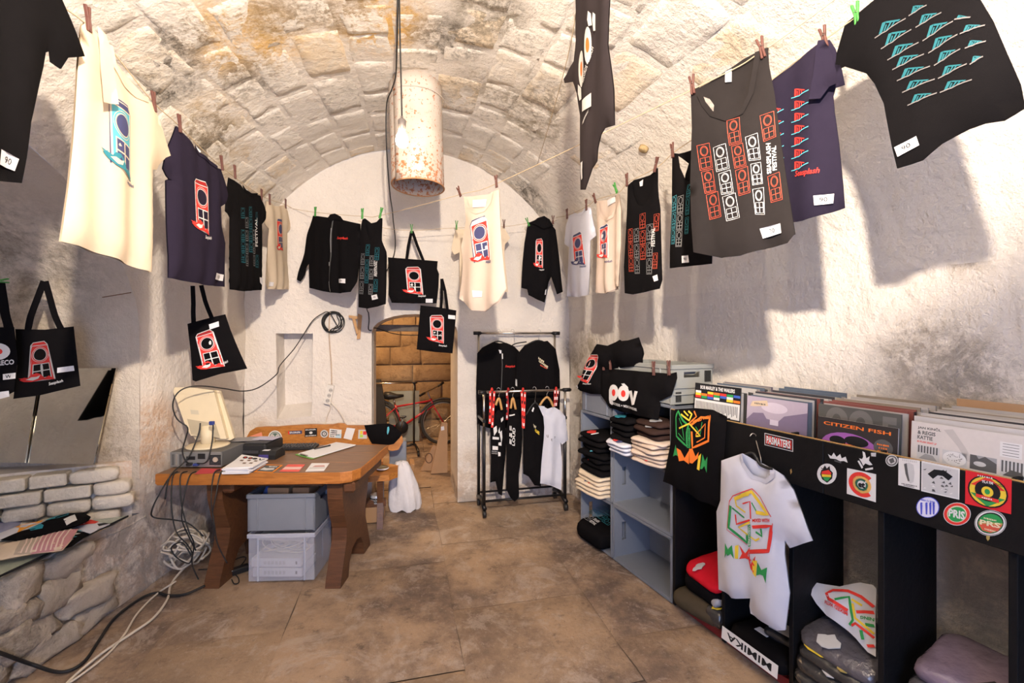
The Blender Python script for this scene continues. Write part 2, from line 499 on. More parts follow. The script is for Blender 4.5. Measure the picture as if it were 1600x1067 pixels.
# ---- floor
fl = mk('floor', [(-5, -2.3, -.02), (5, -2.3, -.02), (5, 9, -.02), (-5, 9, -.02)], [(0, 1, 2, 3)], mt('floor_joint', (.16, .12, .09), .95, bump=.4), None)
tag(fl, 'brown stone slab floor of the vaulted room', None, None, 'structure')
g = NG('flagstone')
n1 = g.noise(1.1, 9, .7); n2 = g.noise(6, 9, .72); n3 = g.noise(38, 8, .75); r = g.rnd()
c = g.mix(g.ramp(n1, .38, .60), (.15, .108, .088), (.46, .325, .215))
c = g.mix(g.math('MULTIPLY', g.ramp(r, .2, 1), .5), c, (.36, .255, .165))
y = g.axis(1)
c = g.mix(g.math('MULTIPLY', g.ramp(n2, .52, .72), .65), c, (.50, .41, .335))
c = g.mix(g.math('MULTIPLY', g.ramp(n2, .30, .44, True), .7), c, (.085, .060, .050))
c = g.mix(g.math('MULTIPLY', g.ramp(n3, .57, .66), .6), c, (.46, .38, .32))
c = g.mix(g.math('MULTIPLY', g.ramp(n3, .30, .42, True), .55), c, (.07, .05, .04))
c = g.mix(g.math('MULTIPLY', g.ramp(g.noise(2.6, 10, .8, None, .6), .52, .60), .5), c, (.52, .43, .36))
M_flag = g.done(c, .78, [(n2, .5, .025), (n3, .7, .01)], .35)
rnd = random.Random(3)
p = -2.75
cols = []
while p < 3.2:
    wdt = rnd.uniform(.62, .95); q = 0.2 + rnd.uniform(0, .5)
    while q < 7.6:
        ln = rnd.uniform(.55, 1.15)
        cols.append((p, q, wdt, ln)); q += ln
    p += wdt
nslab = 0
for (p, q, wdt, ln) in cols:
    n = 5; V = []; Fc = []
    zoff = rnd.uniform(-.004, .004); tx, ty = rnd.uniform(-.004, .004), rnd.uniform(-.004, .004)
    O = bx_ * p + ax * q
    if O.x > 3 or O.x < -3.4: continue
    jit = [rnd.uniform(-.003, .004) for _ in range(4)]
    us = [jit[0], .03, wdt * .33, wdt * .66, wdt - .03, wdt - jit[1]]; vs = [jit[2], .03, ln * .33, ln * .66, ln - .03, ln - jit[3]]
    for j, vv in enumerate(vs):
        for i, uu in enumerate(us):
            P = O + bx_ * uu + ax * vv
            edge = i in (0, 5) or j in (0, 5)
            z = zoff + tx * (uu / wdt - .5) + ty * (vv / ln - .5) + .006 * noise.noise(P * 3) - (.007 if edge else 0)
            if edge: P += (bx_ * noise.noise(P * 5) + ax * noise.noise(P * 5 + Vector((9, 0, 0)))) * .012
            V.append((P.x, P.y, z - .004))
    for j in range(5):
        for i in range(5): Fc.append((j * 6 + i, j * 6 + i + 1, j * 6 + i + 7, j * 6 + i + 6))
    mk('flagstone', V, Fc, M_flag, fl, True); nslab += 1

# ---- far wall with arched doorway and small niche
dl = BK.uv(581, 600)[0]; dr = BK.uv(715, 600)[0]
dc = (dl + dr) / 2
arch = [(dl, 0), (dl, 1.66)]
for k in range(1, 12):
    a = math.pi * k / 12; arch.append((dc - (dr - dl) / 2 * math.cos(a), 1.66 + .17 * math.sin(a)))
arch += [(dr, 1.66), (dr, 0)]
nq = [BK.uv(431, 521), BK.uv(489, 521), BK.uv(487, 650), BK.uv(433, 656)]
top = [(BLEN * (1 + math.cos(math.pi * k / 24)) / 2, 1.93 + 1.54 * math.sin(math.pi * k / 24)) for k in range(25)]
outline = [(0, 0)] + arch + [(BLEN, 0)] + top
def wall_mesh(name, surf, outline, h, mat, holes=(), amp=1.0, dz=0.0, fade=True, dirv=None):
    V, T = tri2d(outline, h, holes)
    P = surf.pts(V); N = Vector(surf.N) if dirv is None else Vector(dirv)
    loops = [outline] + list(holes)
    d = np.min([pdist(V, q) for q in loops], axis=0)
    out = []
    for k, p_ in enumerate(P):
        pv = Vector(p_); out.append(pv + N * (rough(pv, amp) * (min(1, d[k] / .1) if fade else 1) + dz))
    o = mk(name, out, T, mat, None, True); o['kind'] = 'structure'
    return o
wb = wall_mesh('wall_back', BK, outline, .07, M_back, [nq])
tag(wb, 'whitewashed far wall with a low arched doorway and a small niche')
# reveals of the doorway
V, Fc = [], []
rv = densify(arch, .15, False)
for k in range(6):
    for (u, z) in rv:
        P = Vector(BK.A) + Vector(BK.U) * u + Vector((0, 0, z)) + ax * (.68 * k / 5)
        if 0 < k < 5: P += Vector(BK.U) * (.018 * noise.noise(P * 3))
        V.append(P)
m = len(rv)
for k in range(5):
    for i in range(m - 1): Fc.append((k * m + i, k * m + i + 1, (k + 1) * m + i + 1, (k + 1) * m + i))
o = mk('wall_doorway_reveal', V, Fc, M_back, None, True); tag(o, 'thick plastered jambs of the arched doorway', None, None, 'structure')
# small niche, splayed sill
V, Fc = [], []
for dep, ins in ((0, 0), (.22, .03)):
    cx_ = sum(q[0] for q in nq) / 4
    for i, (u, z) in enumerate(nq):
        uu = u + (cx_ - u) * ins * 4; zz = z + (.10 if (dep and i >= 2) else 0)
        V.append(Vector(BK.A) + Vector(BK.U) * uu + Vector((0, 0, zz)) - Vector(BK.N) * dep)
Fc = [(i, (i + 1) % 4, 4 + (i + 1) % 4, 4 + i) for i in range(4)] + [(4, 5, 6, 7)]
o = mk('wall_niche_recess', V, Fc, M_back); tag(o, 'small rectangular recess in the far wall', None, None, 'structure')

# ---- right wall
o = wall_mesh('wall_right', RW, [(0, 0), (RLEN, 0), (RLEN, SPR + .02), (0, SPR + .02)], .08, M_right, (), 1.2, 0, False, (-1, 0, 0))
tag(o, 'whitewashed right wall with grey damp stains above the record bins')

# ---- left wall, lower vault haunch, with the deep arched niche
NC, NHW, NSP, NCR, SILL = 1.5, 1.42, 1.66, 2.58, .5
prof = [(NC + NHW, SILL)] + [(NC + NHW, z) for z in (.8, 1.1, 1.4)]
for k in range(0, 17):
    a = math.pi * k / 16; prof.append((NC + NHW * math.cos(a), NSP + (NCR - NSP) * math.sin(a)))
prof += [(NC - NHW, 1.1), (NC - NHW, SILL)]
ZT = 2.74
bb = []
for k in range(13):
    z = SPR + (ZT - SPR) * k / 12; th = math.asin((z - SPR) / RISE); bb.append((4.06 + .696 * (1 - math.cos(th)) / 2, z))
dom = [(-2.0, 0), (4.06, 0)] + bb + [(-2.0, ZT)]
V, T = tri2d(dom, .08, [prof])
d1 = pdist(V, prof); out = []
for k, (yy, zz) in enumerate(V):
    P = Vector((xmain(yy, zz), yy, zz)); out.append(P + Vector((1, 0, 0)) * (rough(P, 1.2) * min(1, d1[k] / .1 + .15)))
wl = mk('wall_left', out, T, M_left, None, True); tag(wl, 'whitewashed left wall with a deep arched niche above a masonry ledge', None, None, 'structure')
XB = -3.3
V, Fc = [], []
pr = densify(prof, .14, False); m = len(pr); K = 7
for k in range(K):
    f = k / (K - 1)
    for (yy, zz) in pr:
        y2 = NC + (yy - NC) * (.86 if zz > SILL + .01 else .86); z2 = SILL + (zz - SILL) * .93
        x = xmain(yy, zz) * (1 - f) + XB * f
        P = Vector((x, yy + (y2 - yy) * f, zz + (z2 - zz) * f))
        if 0 < k < K - 1: P += Vector((0, -1, -.4)) * rough(P, 1.3)
        V.append(P)
for k in range(K - 1):
    for i in range(m - 1): Fc.append((k * m + i, k * m + i + 1, (k + 1) * m + i + 1, (k + 1) * m + i))
Fc.append(tuple((K - 1) * m + i for i in range(m)))
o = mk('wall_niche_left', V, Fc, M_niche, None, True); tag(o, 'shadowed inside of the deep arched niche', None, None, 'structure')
# sill of the ledge
V, Fc = [], []
nx, ny = 10, 26
for j in range(ny + 1):
    for i in range(nx + 1):
        x = XL + .012 + (XB - .02 - XL) * i / nx; yy = NC - NHW - .05 + (2 * NHW + .1) * j / ny
        P = Vector((x, yy, SILL)); V.append(P + Vector((.03 * noise.noise(P * 4) if i == 0 else 0, 0, .035 * noise.noise(P * 2.7) + .012 * noise.noise(P * 9) - (.03 if i == 0 else 0))))
for j in range(ny):
    for i in range(nx): a = j * (nx + 1) + i; Fc.append((a, a + 1, a + nx + 2, a + nx + 1))
o = mk('wall_ledge_top', V, Fc, M_left, None, True); tag(o, 'uneven top of the masonry ledge along the left wall', None, None, 'structure')
# brick step in the niche corner
M_brick = plaster('painted_brick', (.78, .71, .60), [(Vector((-2.9, 2.5, .8)), .6, (.46, .40, .30), .5)], 0, .6)
def blob_stone(c, dims, rz, seed, n=5, amp=.16):
    """rounded irregular stone (superellipsoid with noise)"""
    V, Fc = [], []; R = Matrix.Rotation(rz, 3, 'Z'); nu, nv = 18, 11
    for j in range(nv):
        b = -math.pi / 2 + math.pi * j / (nv - 1)
        for i in range(nu):
            a = 2 * math.pi * i / nu
            s_ = lambda q: math.copysign(abs(q) ** .45, q)
            v = Vector((s_(math.cos(b)) * s_(math.cos(a)) * dims[0] / 2, s_(math.cos(b)) * s_(math.sin(a)) * dims[1] / 2, s_(math.sin(b)) * dims[2] / 2))
            v *= 1 + amp * (.7 * noise.noise(v * 11 + Vector((seed, 0, 0))) + .35 * noise.noise(v * 27 + Vector((seed, 5, 0))))
            V.append(R @ v + Vector(c))
    for j in range(nv - 1):
        for i in range(nu): Fc.append((j * nu + i, j * nu + (i + 1) % nu, (j + 1) * nu + (i + 1) % nu, (j + 1) * nu + i))
    return V, Fc
pA, pB = Vector((-3.22, 2.36, 0)), Vector((-2.44, 2.80, 0))
MB().prism([(-3.28, 2.42), (-2.46, 2.84), (-2.40, 2.91), (-3.29, 2.80)], lambda q: (q[0], q[1], .47), lambda q: (q[0], q[1], .835)).build('step_core', M_left, wl)
du = (pB - pA).normalized(); ang = math.atan2(du.y, du.x)
rnd = random.Random(11)
for row in range(4):
    s_ = -.02 - .1 * (row % 2)
    while s_ < .84:
        L_ = rnd.uniform(.17, .23)
        c_ = pA + du * (s_ + L_ / 2) + Vector((du.y, -du.x, 0)) * (rnd.uniform(-.008, .012) + .0)
        hh = .078
        if row < 2 or s_ > .62:
            V, Fc = blob_stone((c_.x, c_.y, .535 + row * .085), (L_ - .008, .11, hh), ang, rnd.uniform(0, 50), amp=.22); mk('stone', V, Fc, M_brick, wl, True)
        else:
            MB().box((c_.x, c_.y, .535 + row * .085), (L_ - .012, .105, hh - .008), rz=ang, bev=.007).build('brick', M_brick, wl)
        s_ += L_
# rubble facing of the ledge near the camera
rnd = random.Random(5); M_rub = plaster('rubble_stone', (.56, .49, .40), [(Vector((-2.3, 1.9, .1)), .7, (.26, .22, .17), .7)], 0, 1.2)
for row in range(4):
    yy = 1.55
    while yy < 2.52 - row * .05 + (.1 if row == 3 else 0):
        L_ = rnd.uniform(.16, .34); hh = rnd.uniform(.10, .135)
        V, Fc = blob_stone((XL - .02, yy + L_ / 2, .065 + row * .12), (.12 + rnd.uniform(0, .04), L_ + .01, hh + .02), rnd.uniform(-.12, .12), rnd.uniform(0, 90), amp=.75)
        mk('stone', V, Fc, M_rub, wl, True); yy += L_

# ---- vault
nT, nA = 60, 64; th0 = math.asin((ZT - SPR) / RISE) - .012
V, Fc = [], []
for i in range(nT + 1):
    for j in range(nA + 1):
        t_ = i / nT; th = th0 + (math.pi - th0) * j / nA
        P = vp(t_, th); c_ = Vector((-.9 + .9 * t_, P.y, SPR)); V.append(P + (c_ - P).normalized() * rough(P, 1.2 - .5 * math.sin(th)))
for i in range(nT):
    for j in range(nA): a = i * (nA + 1) + j; Fc.append((a, a + 1, a + nA + 2, a + nA + 1))
ce = mk('ceiling', V, Fc, M_vault, None, True); tag(ce, 'whitewashed stone barrel vault with ochre and soot stains', None, None, 'structure')
rnd = random.Random(21); th = .60; nst = 0
while th < 2.42:
    dth = rnd.uniform(.125, .185)
    t_ = .004 - rnd.uniform(0, .03)
    while t_ < .44:
        dt = rnd.uniform(.034, .075)
        t1 = min(t_ + dt, .5)
        ta = max(t_, .003)
        if t1 - ta > .02 and rnd.random() < (.97 if th < 1.95 else .62):
            hgt = rnd.uniform(-.001, .007) if th < 1.95 else rnd.uniform(-.002, .003)
            tilt = rnd.uniform(-.007, .007); tl2 = rnd.uniform(-.006, .006); n = 5; V, Fc = [], []
            sx = [0, .03, .16, .32, .5, .68, .84, .97, 1]; sd = rnd.uniform(0, 90)
            g0, g1, g2, g3 = [rnd.uniform(-.02, .05) for _ in range(4)]
            for j, b in enumerate(sx):
                for i, a in enumerate(sx):
                    edge = i in (0, 8) or j in (0, 8)
                    a2 = g0 + (1 - g0 - g1) * a; b2 = g2 + (1 - g2 - g3) * b
                    a2 += .06 * noise.noise(Vector((a * 2, b * 2, sd))); b2 += .07 * noise.noise(Vector((a * 2, b * 2, sd + 7)))
                    tt = max(.002, ta + (t1 - ta) * (.02 + .96 * a2)); q = th + dth * (.03 + .94 * b2)
                    P = vp(tt, q); base = rough(P, 1.2 - .5 * math.sin(q))
                    h_ = -.008 if edge else hgt + tilt * (a - .5) + tl2 * (b - .5) +  .008 * noise.noise(P * 6) + .005 * noise.noise(P * 15) + .003 * noise.noise(P * 33)
                    V.append(vp(tt, q, base + h_))
            for j in range(8):
                for i in range(8): Fc.append((j * 9 + i, j * 9 + i + 1, j * 9 + i + 10, j * 9 + i + 9))
            mk('stone', V, Fc, M_stone, ce, True); nst += 1
        t_ = t1
    th += dth

# ---- wall behind the photographer with the open entrance
V, T = tri2d([(-3.4, 0), (-.5, 0), (-.5, 2.3), (1.3, 2.3), (1.3, 0), (3.6, 0), (3.6, 3.6), (-3.4, 3.6)], .4)
o = mk('wall_front', [(a, -2.0, b) for a, b in V], T, M_back); tag(o, 'wall with the open entrance behind the photographer', None, None, 'structure')

# ---- store room beyond the doorway
g = NG('store_room_stone')
n1 = g.noise(1.5, 8, .7); n2 = g.noise(8, 9, .75); n3 = g.noise(34, 8, .75)
c = g.mix(g.ramp(n1, .3, .7), (.40, .27, .16), (.58, .42, .26)); c = g.mix(g.math('MULTIPLY', g.ramp(n2, .5, .68), .6), c, (.24, .16, .10))
M_store = g.done(c, .95, [(n2, .9, .07), (n3, .8, .02)], .15)
def bxy(u, q, z): return Vector(BK.A) + Vector(BK.U) * u + ax * q + Vector((0, 0, z))
Lq = 3.0
def swall(name, c0, c1, label):
    U = (c1 - c0); s_ = Surf(c0, U, (0, 0, 1)); o = wall_mesh(name, s_, [(0, -.02), (U.length, -.02), (U.length, 2.5), (0, 2.5)], .12, M_store, (), 2.0); tag(o, label); return s_, o
sb, wpb = swall('wall_store_back', bxy(-1.2, Lq, 0), bxy(4.2, Lq, 0), 'rough ochre stone wall at the end of the store room')
swall('wall_store_left', bxy(-1.2, .66, 0), bxy(-1.2, Lq, 0), 'left stone wall of the store room')
swall('wall_store_right', bxy(4.2, .66, 0), bxy(4.2, Lq, 0), 'right stone wall of the store room')
hol = [(u + 1.2, z) for (u, z) in arch]
V, T = tri2d([(0, 0)] + hol + [(5.4, 0), (5.4, 2.5), (0, 2.5)], .25)
o = mk('wall_store_front', [bxy(a - 1.2, .68, b) for a, b in V], T, M_store); tag(o, 'store room side of the doorway wall', None, None, 'structure')
o = mk('ceiling_store', [bxy(-1.3, .66, 2.48), bxy(4.3, .66, 2.48), bxy(4.3, Lq + .1, 2.48), bxy(-1.3, Lq + .1, 2.48)], [(0, 1, 2, 3)], M_store); tag(o, 'ceiling of the store room', None, None, 'structure')
rnd = random.Random(8); zz = 0.0
for row in range(7):
    hh = rnd.uniform(.26, .36); u = .3 + rnd.uniform(0, .3)
    while u < 3.6:
        L_ = rnd.uniform(.35, .7)
        V, Fc = [], []; sx = [0, .06, .35, .65, .94, 1]
        hg = rnd.uniform(.0, .03)
        for j, b in enumerate(sx):
            for i, a in enumerate(sx):
                edge = i in (0, 5) or j in (0, 5)
                P = bxy(u + .01 + (L_ - .02) * a, Lq, zz + .008 + (hh - .016) * b)
                V.append(P - ax * (.018 if edge else .034 + hg * .6 + .022 * noise.noise(P * 5) + .012 * noise.noise(P * 13)))
        for j in range(5):
            for i in range(5): Fc.append((j * 6 + i, j * 6 + i + 1, j * 6 + i + 7, j * 6 + i + 6))
        mk('stone_block', V, Fc, M_store, wpb, True); u += L_
    zz += hh
    if zz > 2.3: break
# timber beam over the inner side of the doorway
M_beam = mt('weathered_beam', (.20, .17, .14), .9, var=.4, bump=.4)
o = MB().box(tuple(bxy(dc, .60, 1.705)), (dr - dl + .02, .08, .07), rz=math.atan2(.2298, .9732), bev=.006).build('trim_1', M_beam); tag(o, 'grey timber bar across the doorway arch', None, None, 'structure')
# ================================================================== CLOTHES ON THE LINES
def cloth(name, c, var=.12):
    return mt(name, c, .95, var=var, scale=30, bump=.25, bscale=900, spec=.03)
BLACK = cloth('black_cotton', (.0075, .0068, .0075)); CHAR = cloth('charcoal_cotton', (.024, .0205, .020)); NAVY = cloth('navy_cotton', (.024, .019, .035))
CREAM = cloth('cream_cotton', (.72, .60, .45), .04); BEIGE = cloth('beige_cotton', (.63, .51, .42), .04); WHT = cloth('white_cotton', (.64, .65, .73), .04)
GREYC = cloth('warm_grey_cotton', (.045, .036, .039))
def ink(name, c): return mt(name, c, .7, var=.05, scale=60, spec=.25)
I_red = ink('red_ink', (.72, .045, .035)); I_dred = ink('dark_red_ink', (.35, .02, .02)); I_white = ink('white_ink', (.72, .71, .70)); I_navy = ink('navy_ink', (.055, .060, .15))
I_teal = ink('teal_ink', (.03, .21, .27)); I_lteal = ink('pale_teal_ink', (.10, .42, .52)); I_grey = ink('grey_ink', (.32, .32, .33)); I_black = ink('black_ink', (.012, .012, .014))
I_green = ink('green_ink', (.03, .30, .08)); I_yellow = ink('yellow_ink', (.80, .58, .05)); I_orange = ink('orange_ink', (.85, .20, .03)); I_rust = ink('rust_red_ink', (.62, .10, .055))
I_blue = ink('blue_ink', (.08, .10, .55)); I_gold = ink('gold_ink', (.45, .33, .10)); I_purple = ink('purple_ink', (.35, .12, .42)); I_dgrey = ink('dark_grey_ink', (.10, .10, .10))
PAPER = mt('white_paper', (.74, .73, .75), .75, var=.03)
PEGBR = mt('brown_peg_plastic', (.11, .040, .030), .5, var=.1); PEGGR = mt('green_peg_plastic', (.05, .26, .045), .5, var=.1); STEEL = mt('spring_steel', (.5, .48, .45), .35, 1.0)

# --- clotheslines in plan
PL = dict(x0=-1.40, y0=1.3, x1=-2.0, y1=4.14)
def LEFT(**k): return plan(-1.40, 1.3, -2.0, 4.14, **k)
def RIGHT(**k): return plan(1.2, 1.4, .2, 4.5, **k)
def TANK(**k): return plan(.7505, 1.896, .906, 1.664, **k)
def MID(**k): return plan(-.364, 3.2, -1.97, 4.14, **k)
def MIDR(**k): return plan(-.364, 3.2, -.09, 2.94, **k)
def BACK(**k): return plan(-1.0, 4.114, .5, 4.468, **k)
def UPPER(**k): return plan(.30, 1.2, .245, 4.4, **k)

def garment(name, label, cat, group, surf, outline, mat, back=None, gap=.014, holes=(), collar=None, h=.035):
    o_uv = surf.uvs(outline)
    b_uv = surf.uvs(back) if back else o_uv
    surf.fix(o_uv if not back else o_uv, gap)
    P = surf.pts(o_uv); i = int(np.argmin(P[:, 2]))
    root = empty(name, tuple(P.mean(0)[:2]) + (float(P[i, 2]),), 0, label, cat, group)
    V, T = tri2d(o_uv, h, [surf.uvs(q) for q in holes])
    mk('front_panel', surf.pts(V, 0.0015, 1), T, mat, root, True)
    V, T = tri2d(b_uv, h)
    Q = surf.pts(V, -0.0015, -1) if not back else surf.pts(V, -.004, -1)
    mk('back_panel', Q, T, mat, root, True)
    if collar:
        d = Decal(surf, .02, .004)
        d.pxline(collar, .02, mat); d.build(root, 'collar')
    return root
def price(root, surf, quad, s='', off=.006):
    d = Decal(surf, .05, off).quad(quad); d.poly([(0, 0), (1, 0), (1, 1), (0, 1)], PAPER)
    t = d.build(root, 'price_tag', 'white paper price tag')
    if s: e = Decal(surf, .05, off + .001).quad(quad); e.text(s, .28, .28, .68, .74, I_black, 0); e.build(t, 'price_number')
def label_in(root, surf, quad):
    d = Decal(surf, .05, -.0, side=-1); d.off = .004; d.quad(quad); d.poly([(0, 0), (1, 0), (1, 1), (0, 1)], PAPER); d.build(root, 'neck_label', 'white neck label')

SQ = [(0, 0), (1, 0), (1, 1), (0, 1)]
def scrib(d, x0, y0, x1, y1, mat, layer=1, n=7, seed=0):
    """row of small marks standing for print too fine to read in the photograph"""
    q = random.Random(seed + n); x = x0; st = (x1 - x0) / n
    for i in range(n):
        w = st * q.uniform(.55, .9); a = y0 + (y1 - y0) * q.uniform(0, .2); b = y1 - (y1 - y0) * q.uniform(0, .2)
        d.poly([(x, a), (x + w, a), (x + w * q.uniform(.7, 1), b), (x + w * q.uniform(0, .2), b)], mat, layer); x += st
def door(d, quad, body, pane, linec, top=None, wave=None, shade=None, lw=.004):
    """tall loudspeaker box with a round cone, a four-pane window and a wave at its foot"""
    d.quad(quad)
    B = [(.03, .04), (.98, 0), (.97, .92), (.82, 1.0), (.12, .99), (.0, .93)]
    d.line(B, lw * 2.2, linec, 1, True)
    d.poly(B, body, 1)
    d.poly([(.0, .93), (.97, .92), (.82, 1.0), (.12, .99)], top or body, 2)
    d.line([(.02, .92), (.96, .91)], lw, linec, 3)
    d.ell(.5, .68, .36, .165, linec, 3); d.ell(.5, .68, .32, .15, pane, 4)
    d.ring(.5, .68, .42, .195, lw * .6, linec, 3)
    d.poly([(.14, .07), (.90, .05), (.90, .44), (.14, .45)], linec, 3)
    for (a, b, c_, e) in ((.18, .27, .49, .43), (.55, .27, .86, .42), (.18, .10, .49, .245), (.55, .08, .86, .245)):
        d.poly([(a, b), (c_, b), (c_, e), (a, e)], pane, 4)
    w = wave or body
    d.poly([(-.30, .10), (-.12, .04), (.15, .01), (.5, .02), (.99, -.02), (.8, .10), (.6, .06), (.45, .17), (.30, .22), (.12, .20), (.02, .13), (-.12, .14)], w, 5)
    d.poly([(-.06, .085), (.18, .04), (.36, .07), (.44, .15), (.30, .12), (.12, .13)], linec, 6)
    d.poly([(-.36, .15), (-.2, .10), (-.10, .16), (-.18, .14)], w, 5)
def script(d, quad, mat, t='Seasplash', bold=.02):
    d.quad(quad); d.text(t, 0, 0, 1, 1, mat, 1, bold, .35)
def spk(d, quad, mat, lw=.0032):
    """outlined loudspeaker box"""
    d.quad(quad); d.line([(0, 0), (1, 0), (1, 1), (0, 1)], lw, mat, 1, True)
    d.ring(.5, .73, .30, .20, lw, mat, 1, 16); d.ring(.5, .73, .24, .155, lw * .5, mat, 1, 14)
    d.line([(.12, .06), (.88, .06), (.88, .46), (.12, .46)], lw, mat, 1, True); d.line([(.5, .06), (.5, .46)], lw, mat, 1); d.line([(.12, .26), (.88, .26)], lw, mat, 1)
def stack(d, quad, cols, lw=.003):
    """columns of outlined boxes; cols = (x0, width, [(y0, height)], ink)"""
    s_ = d.s; d.quad(quad); big = d.q
    for (x0, w, ys, m) in cols:
        for (y0, hh) in ys:
            d.q = big; c_ = d.map([(x0, y0 + hh), (x0 + w, y0 + hh), (x0 + w, y0), (x0, y0)])
            d.q = [c_[0], c_[1], c_[2], c_[3]]; q = d.q
            d.line([(0, 0), (1, 0), (1, 1), (0, 1)], lw, m, 1, True); d.ring(.5, .73, .30, .2, lw, m, 1, 12)
            d.line([(.1, .06), (.9, .06), (.9, .46), (.1, .46)], lw, m, 1, True); d.line([(.5, .06), (.5, .46)], lw, m, 1); d.line([(.1, .26), (.9, .26)], lw, m, 1)
    d.q = big
def wedge(d, quad, m1, m2, m3):
    """tilted loudspeaker sinking in a wave"""
    d.quad(quad); d.poly([(.12, .12), (.20, .92), (.36, .97), (.30, .18)], m1, 1); d.poly([(.36, .97), (1.0, .86), (.96, .74), (.38, .82)], m1, 1)
    d.poly([(.56, .92), (.64, .90), (.60, .30), (.50, .26)], m1, 1); d.line([(.42, .26), (.42, .72)], .004, m1, 1); d.line([(.74, .45), (.76, .80)], .004, m1, 1)
    d.line([(-.12, -.02), (.12, .05), (.36, .16), (.55, .20), (.75, .42), (1.0, .62), (1.25, .80)], .0035, m3, 2)

pegs = []
def scl(pts, x0, y0, s): return [(x0 + a / s, y0 + b / s) for a, b in pts]

# 1 near black tee at the left edge
s = plan(-1.36, 1.26, -1.94, 4.1, folds=.006, seed=1)
r = garment('t_shirt', 'black t-shirt cut off by the left edge, nearest on the left line', 't-shirt', 'clothes on the left line', s,
    [(95, -4), (115, 45), (133, 88), (105, 90), (95, 108), (80, 97), (78, 80), (72, 82), (68, 105), (45, 190), (38, 245), (32, 286), (-10, 282), (-120, 250), (-130, -90), (20, -80), (75, -45)], BLACK)
price(r, s, [(-12, 232), (22, 248), (17, 267), (-12, 256)], '90')
# 2 cream tee with blue door
s = LEFT(folds=.010, seed=2)
r = garment('t_shirt', 'cream t-shirt with a large teal loudspeaker print on the left line', 't-shirt', 'clothes on the left line', s,
    [(126, 40), (134, 34), (150, 50), (168, 66), (172, 98), (190, 130), (210, 149), (229, 158), (238, 160), (246, 178), (254, 202), (265, 243), (259, 246), (250, 258), (247, 265), (237, 265), (236, 300), (236, 360), (232, 425), (217, 420), (180, 404), (150, 394), (121, 384), (95, 377), (103, 300), (110, 220), (118, 110)], CREAM,
    back=[(126, 40), (134, 34), (150, 50), (168, 66), (200, 112), (229, 150), (238, 160), (246, 178), (250, 230), (237, 265), (236, 300), (237, 360), (236, 428), (200, 412), (150, 396), (121, 384), (95, 377), (103, 300), (110, 220), (118, 110)],
    collar=[(169, 70), (174, 100), (191, 131), (211, 149), (228, 156)])
d = Decal(s, .03, .003)
door(d, [(164, 150), (196, 171), (199, 281), (165, 254)], I_lteal, I_navy, CREAM, top=I_navy, wave=I_teal); d.q = None
d.quad([(164, 150), (196, 171), (199, 281), (165, 254)]); d.line([(-.02, .0), (-.02, .95), (.12, 1.02), (.84, 1.02), (1.0, .92), (1.0, -.02)], .007, I_navy, .5)
script(d, [(190, 279), (206, 289), (206, 296), (190, 287)], I_navy); d.build(r)
V, T = tri2d(s.uvs([(132, 38), (146, 52), (154, 98), (162, 161), (150, 160), (138, 157), (133, 100)]), .03); mk('sleeve', s.pts(V, .035), T, CREAM, r, True)
pegs += [(133, 28, s, 1.5, 8, 0), (238, 158, s, 1.5, 12, 0)]
# 3 navy tee with red door
s = LEFT(folds=.006, seed=3)
r = garment('t_shirt', 'navy t-shirt with a red loudspeaker print on the left line', 't-shirt', 'clothes on the left line', s,
    [(275, 196), (288, 210), (302, 226), (309, 239), (322, 248), (338, 262), (345, 264), (353, 290), (358, 312), (345, 324), (346, 345), (351, 380), (349, 448), (325, 446), (300, 441), (263, 434), (264, 400), (262, 320), (261, 282), (270, 281), (266, 280), (252, 263), (262, 235)], NAVY,
    back=[(275, 196), (302, 226), (321, 245), (340, 262), (346, 268), (351, 380), (349, 448), (300, 441), (263, 434), (264, 400), (262, 320), (261, 282), (266, 280), (252, 263), (262, 235)],
    collar=[(302, 227), (309, 240), (322, 249), (337, 262)])
d = Decal(s, .03, .003); door(d, [(298, 278), (317, 286), (322, 366), (301, 358)], I_red, NAVY, I_white, top=I_dred); script(d, [(315, 367), (326, 369), (326, 376), (315, 374)], I_white); d.build(r)
price(r, s, [(330, 426), (345, 429), (344, 439), (329, 436)], '90'); label_in(r, s, [(306, 226), (314, 236), (312, 240), (304, 230)])
pegs += [(277, 192, s, 1, 12, 0), (343, 254, s, 1, 18, 0)]
# 4 black tee with teal boxes
s = LEFT(folds=.005, seed=4)
r = garment('t_shirt', 'black t-shirt with teal columns of boxes on the left line', 't-shirt', 'clothes on the left line', s,
    [(357, 277), (366, 282), (377, 290), (383, 299), (392, 303), (401, 304), (407, 306), (413, 322), (417, 338), (409, 352), (409, 380), (408, 453), (380, 455), (360, 452), (360, 400), (360, 340), (351, 330), (352, 300)], BLACK,
    collar=[(377, 290), (383, 299), (392, 304), (401, 304)])
d = Decal(s, .05, .003); stack(d, [(372, 322), (399, 322), (400, 418), (373, 414)], [(.0, .2, [(.05, .17), (.24, .17), (.43, .17), (.8, .17)], I_teal), (.22, .18, [(.0, .17), (.2, .17), (.42, .17), (.64, .17)], I_grey), (.44, .18, [(.24, .17), (.42, .17), (.62, .17), (.82, .17)], I_teal), (.64, .16, [(.02, .17), (.22, .17), (.44, .17)], I_grey), (.84, .16, [(.0, .2), (.7, .2)], I_teal)], .0018)
d.quad([(394, 340), (398, 340), (399, 385), (395, 385)]); d.text('FESTIVAL', 0, 0, 1, 1, I_white, 1, .02, 0, True); d.build(r)
price(r, s, [(401, 433), (408, 434), (406, 446), (402, 441)]); label_in(r, s, [(380, 292), (388, 297), (387, 304), (381, 299)])
pegs += [(363, 268, s, 1, 8, 0), (407, 304, s, 1, 4, 0)]
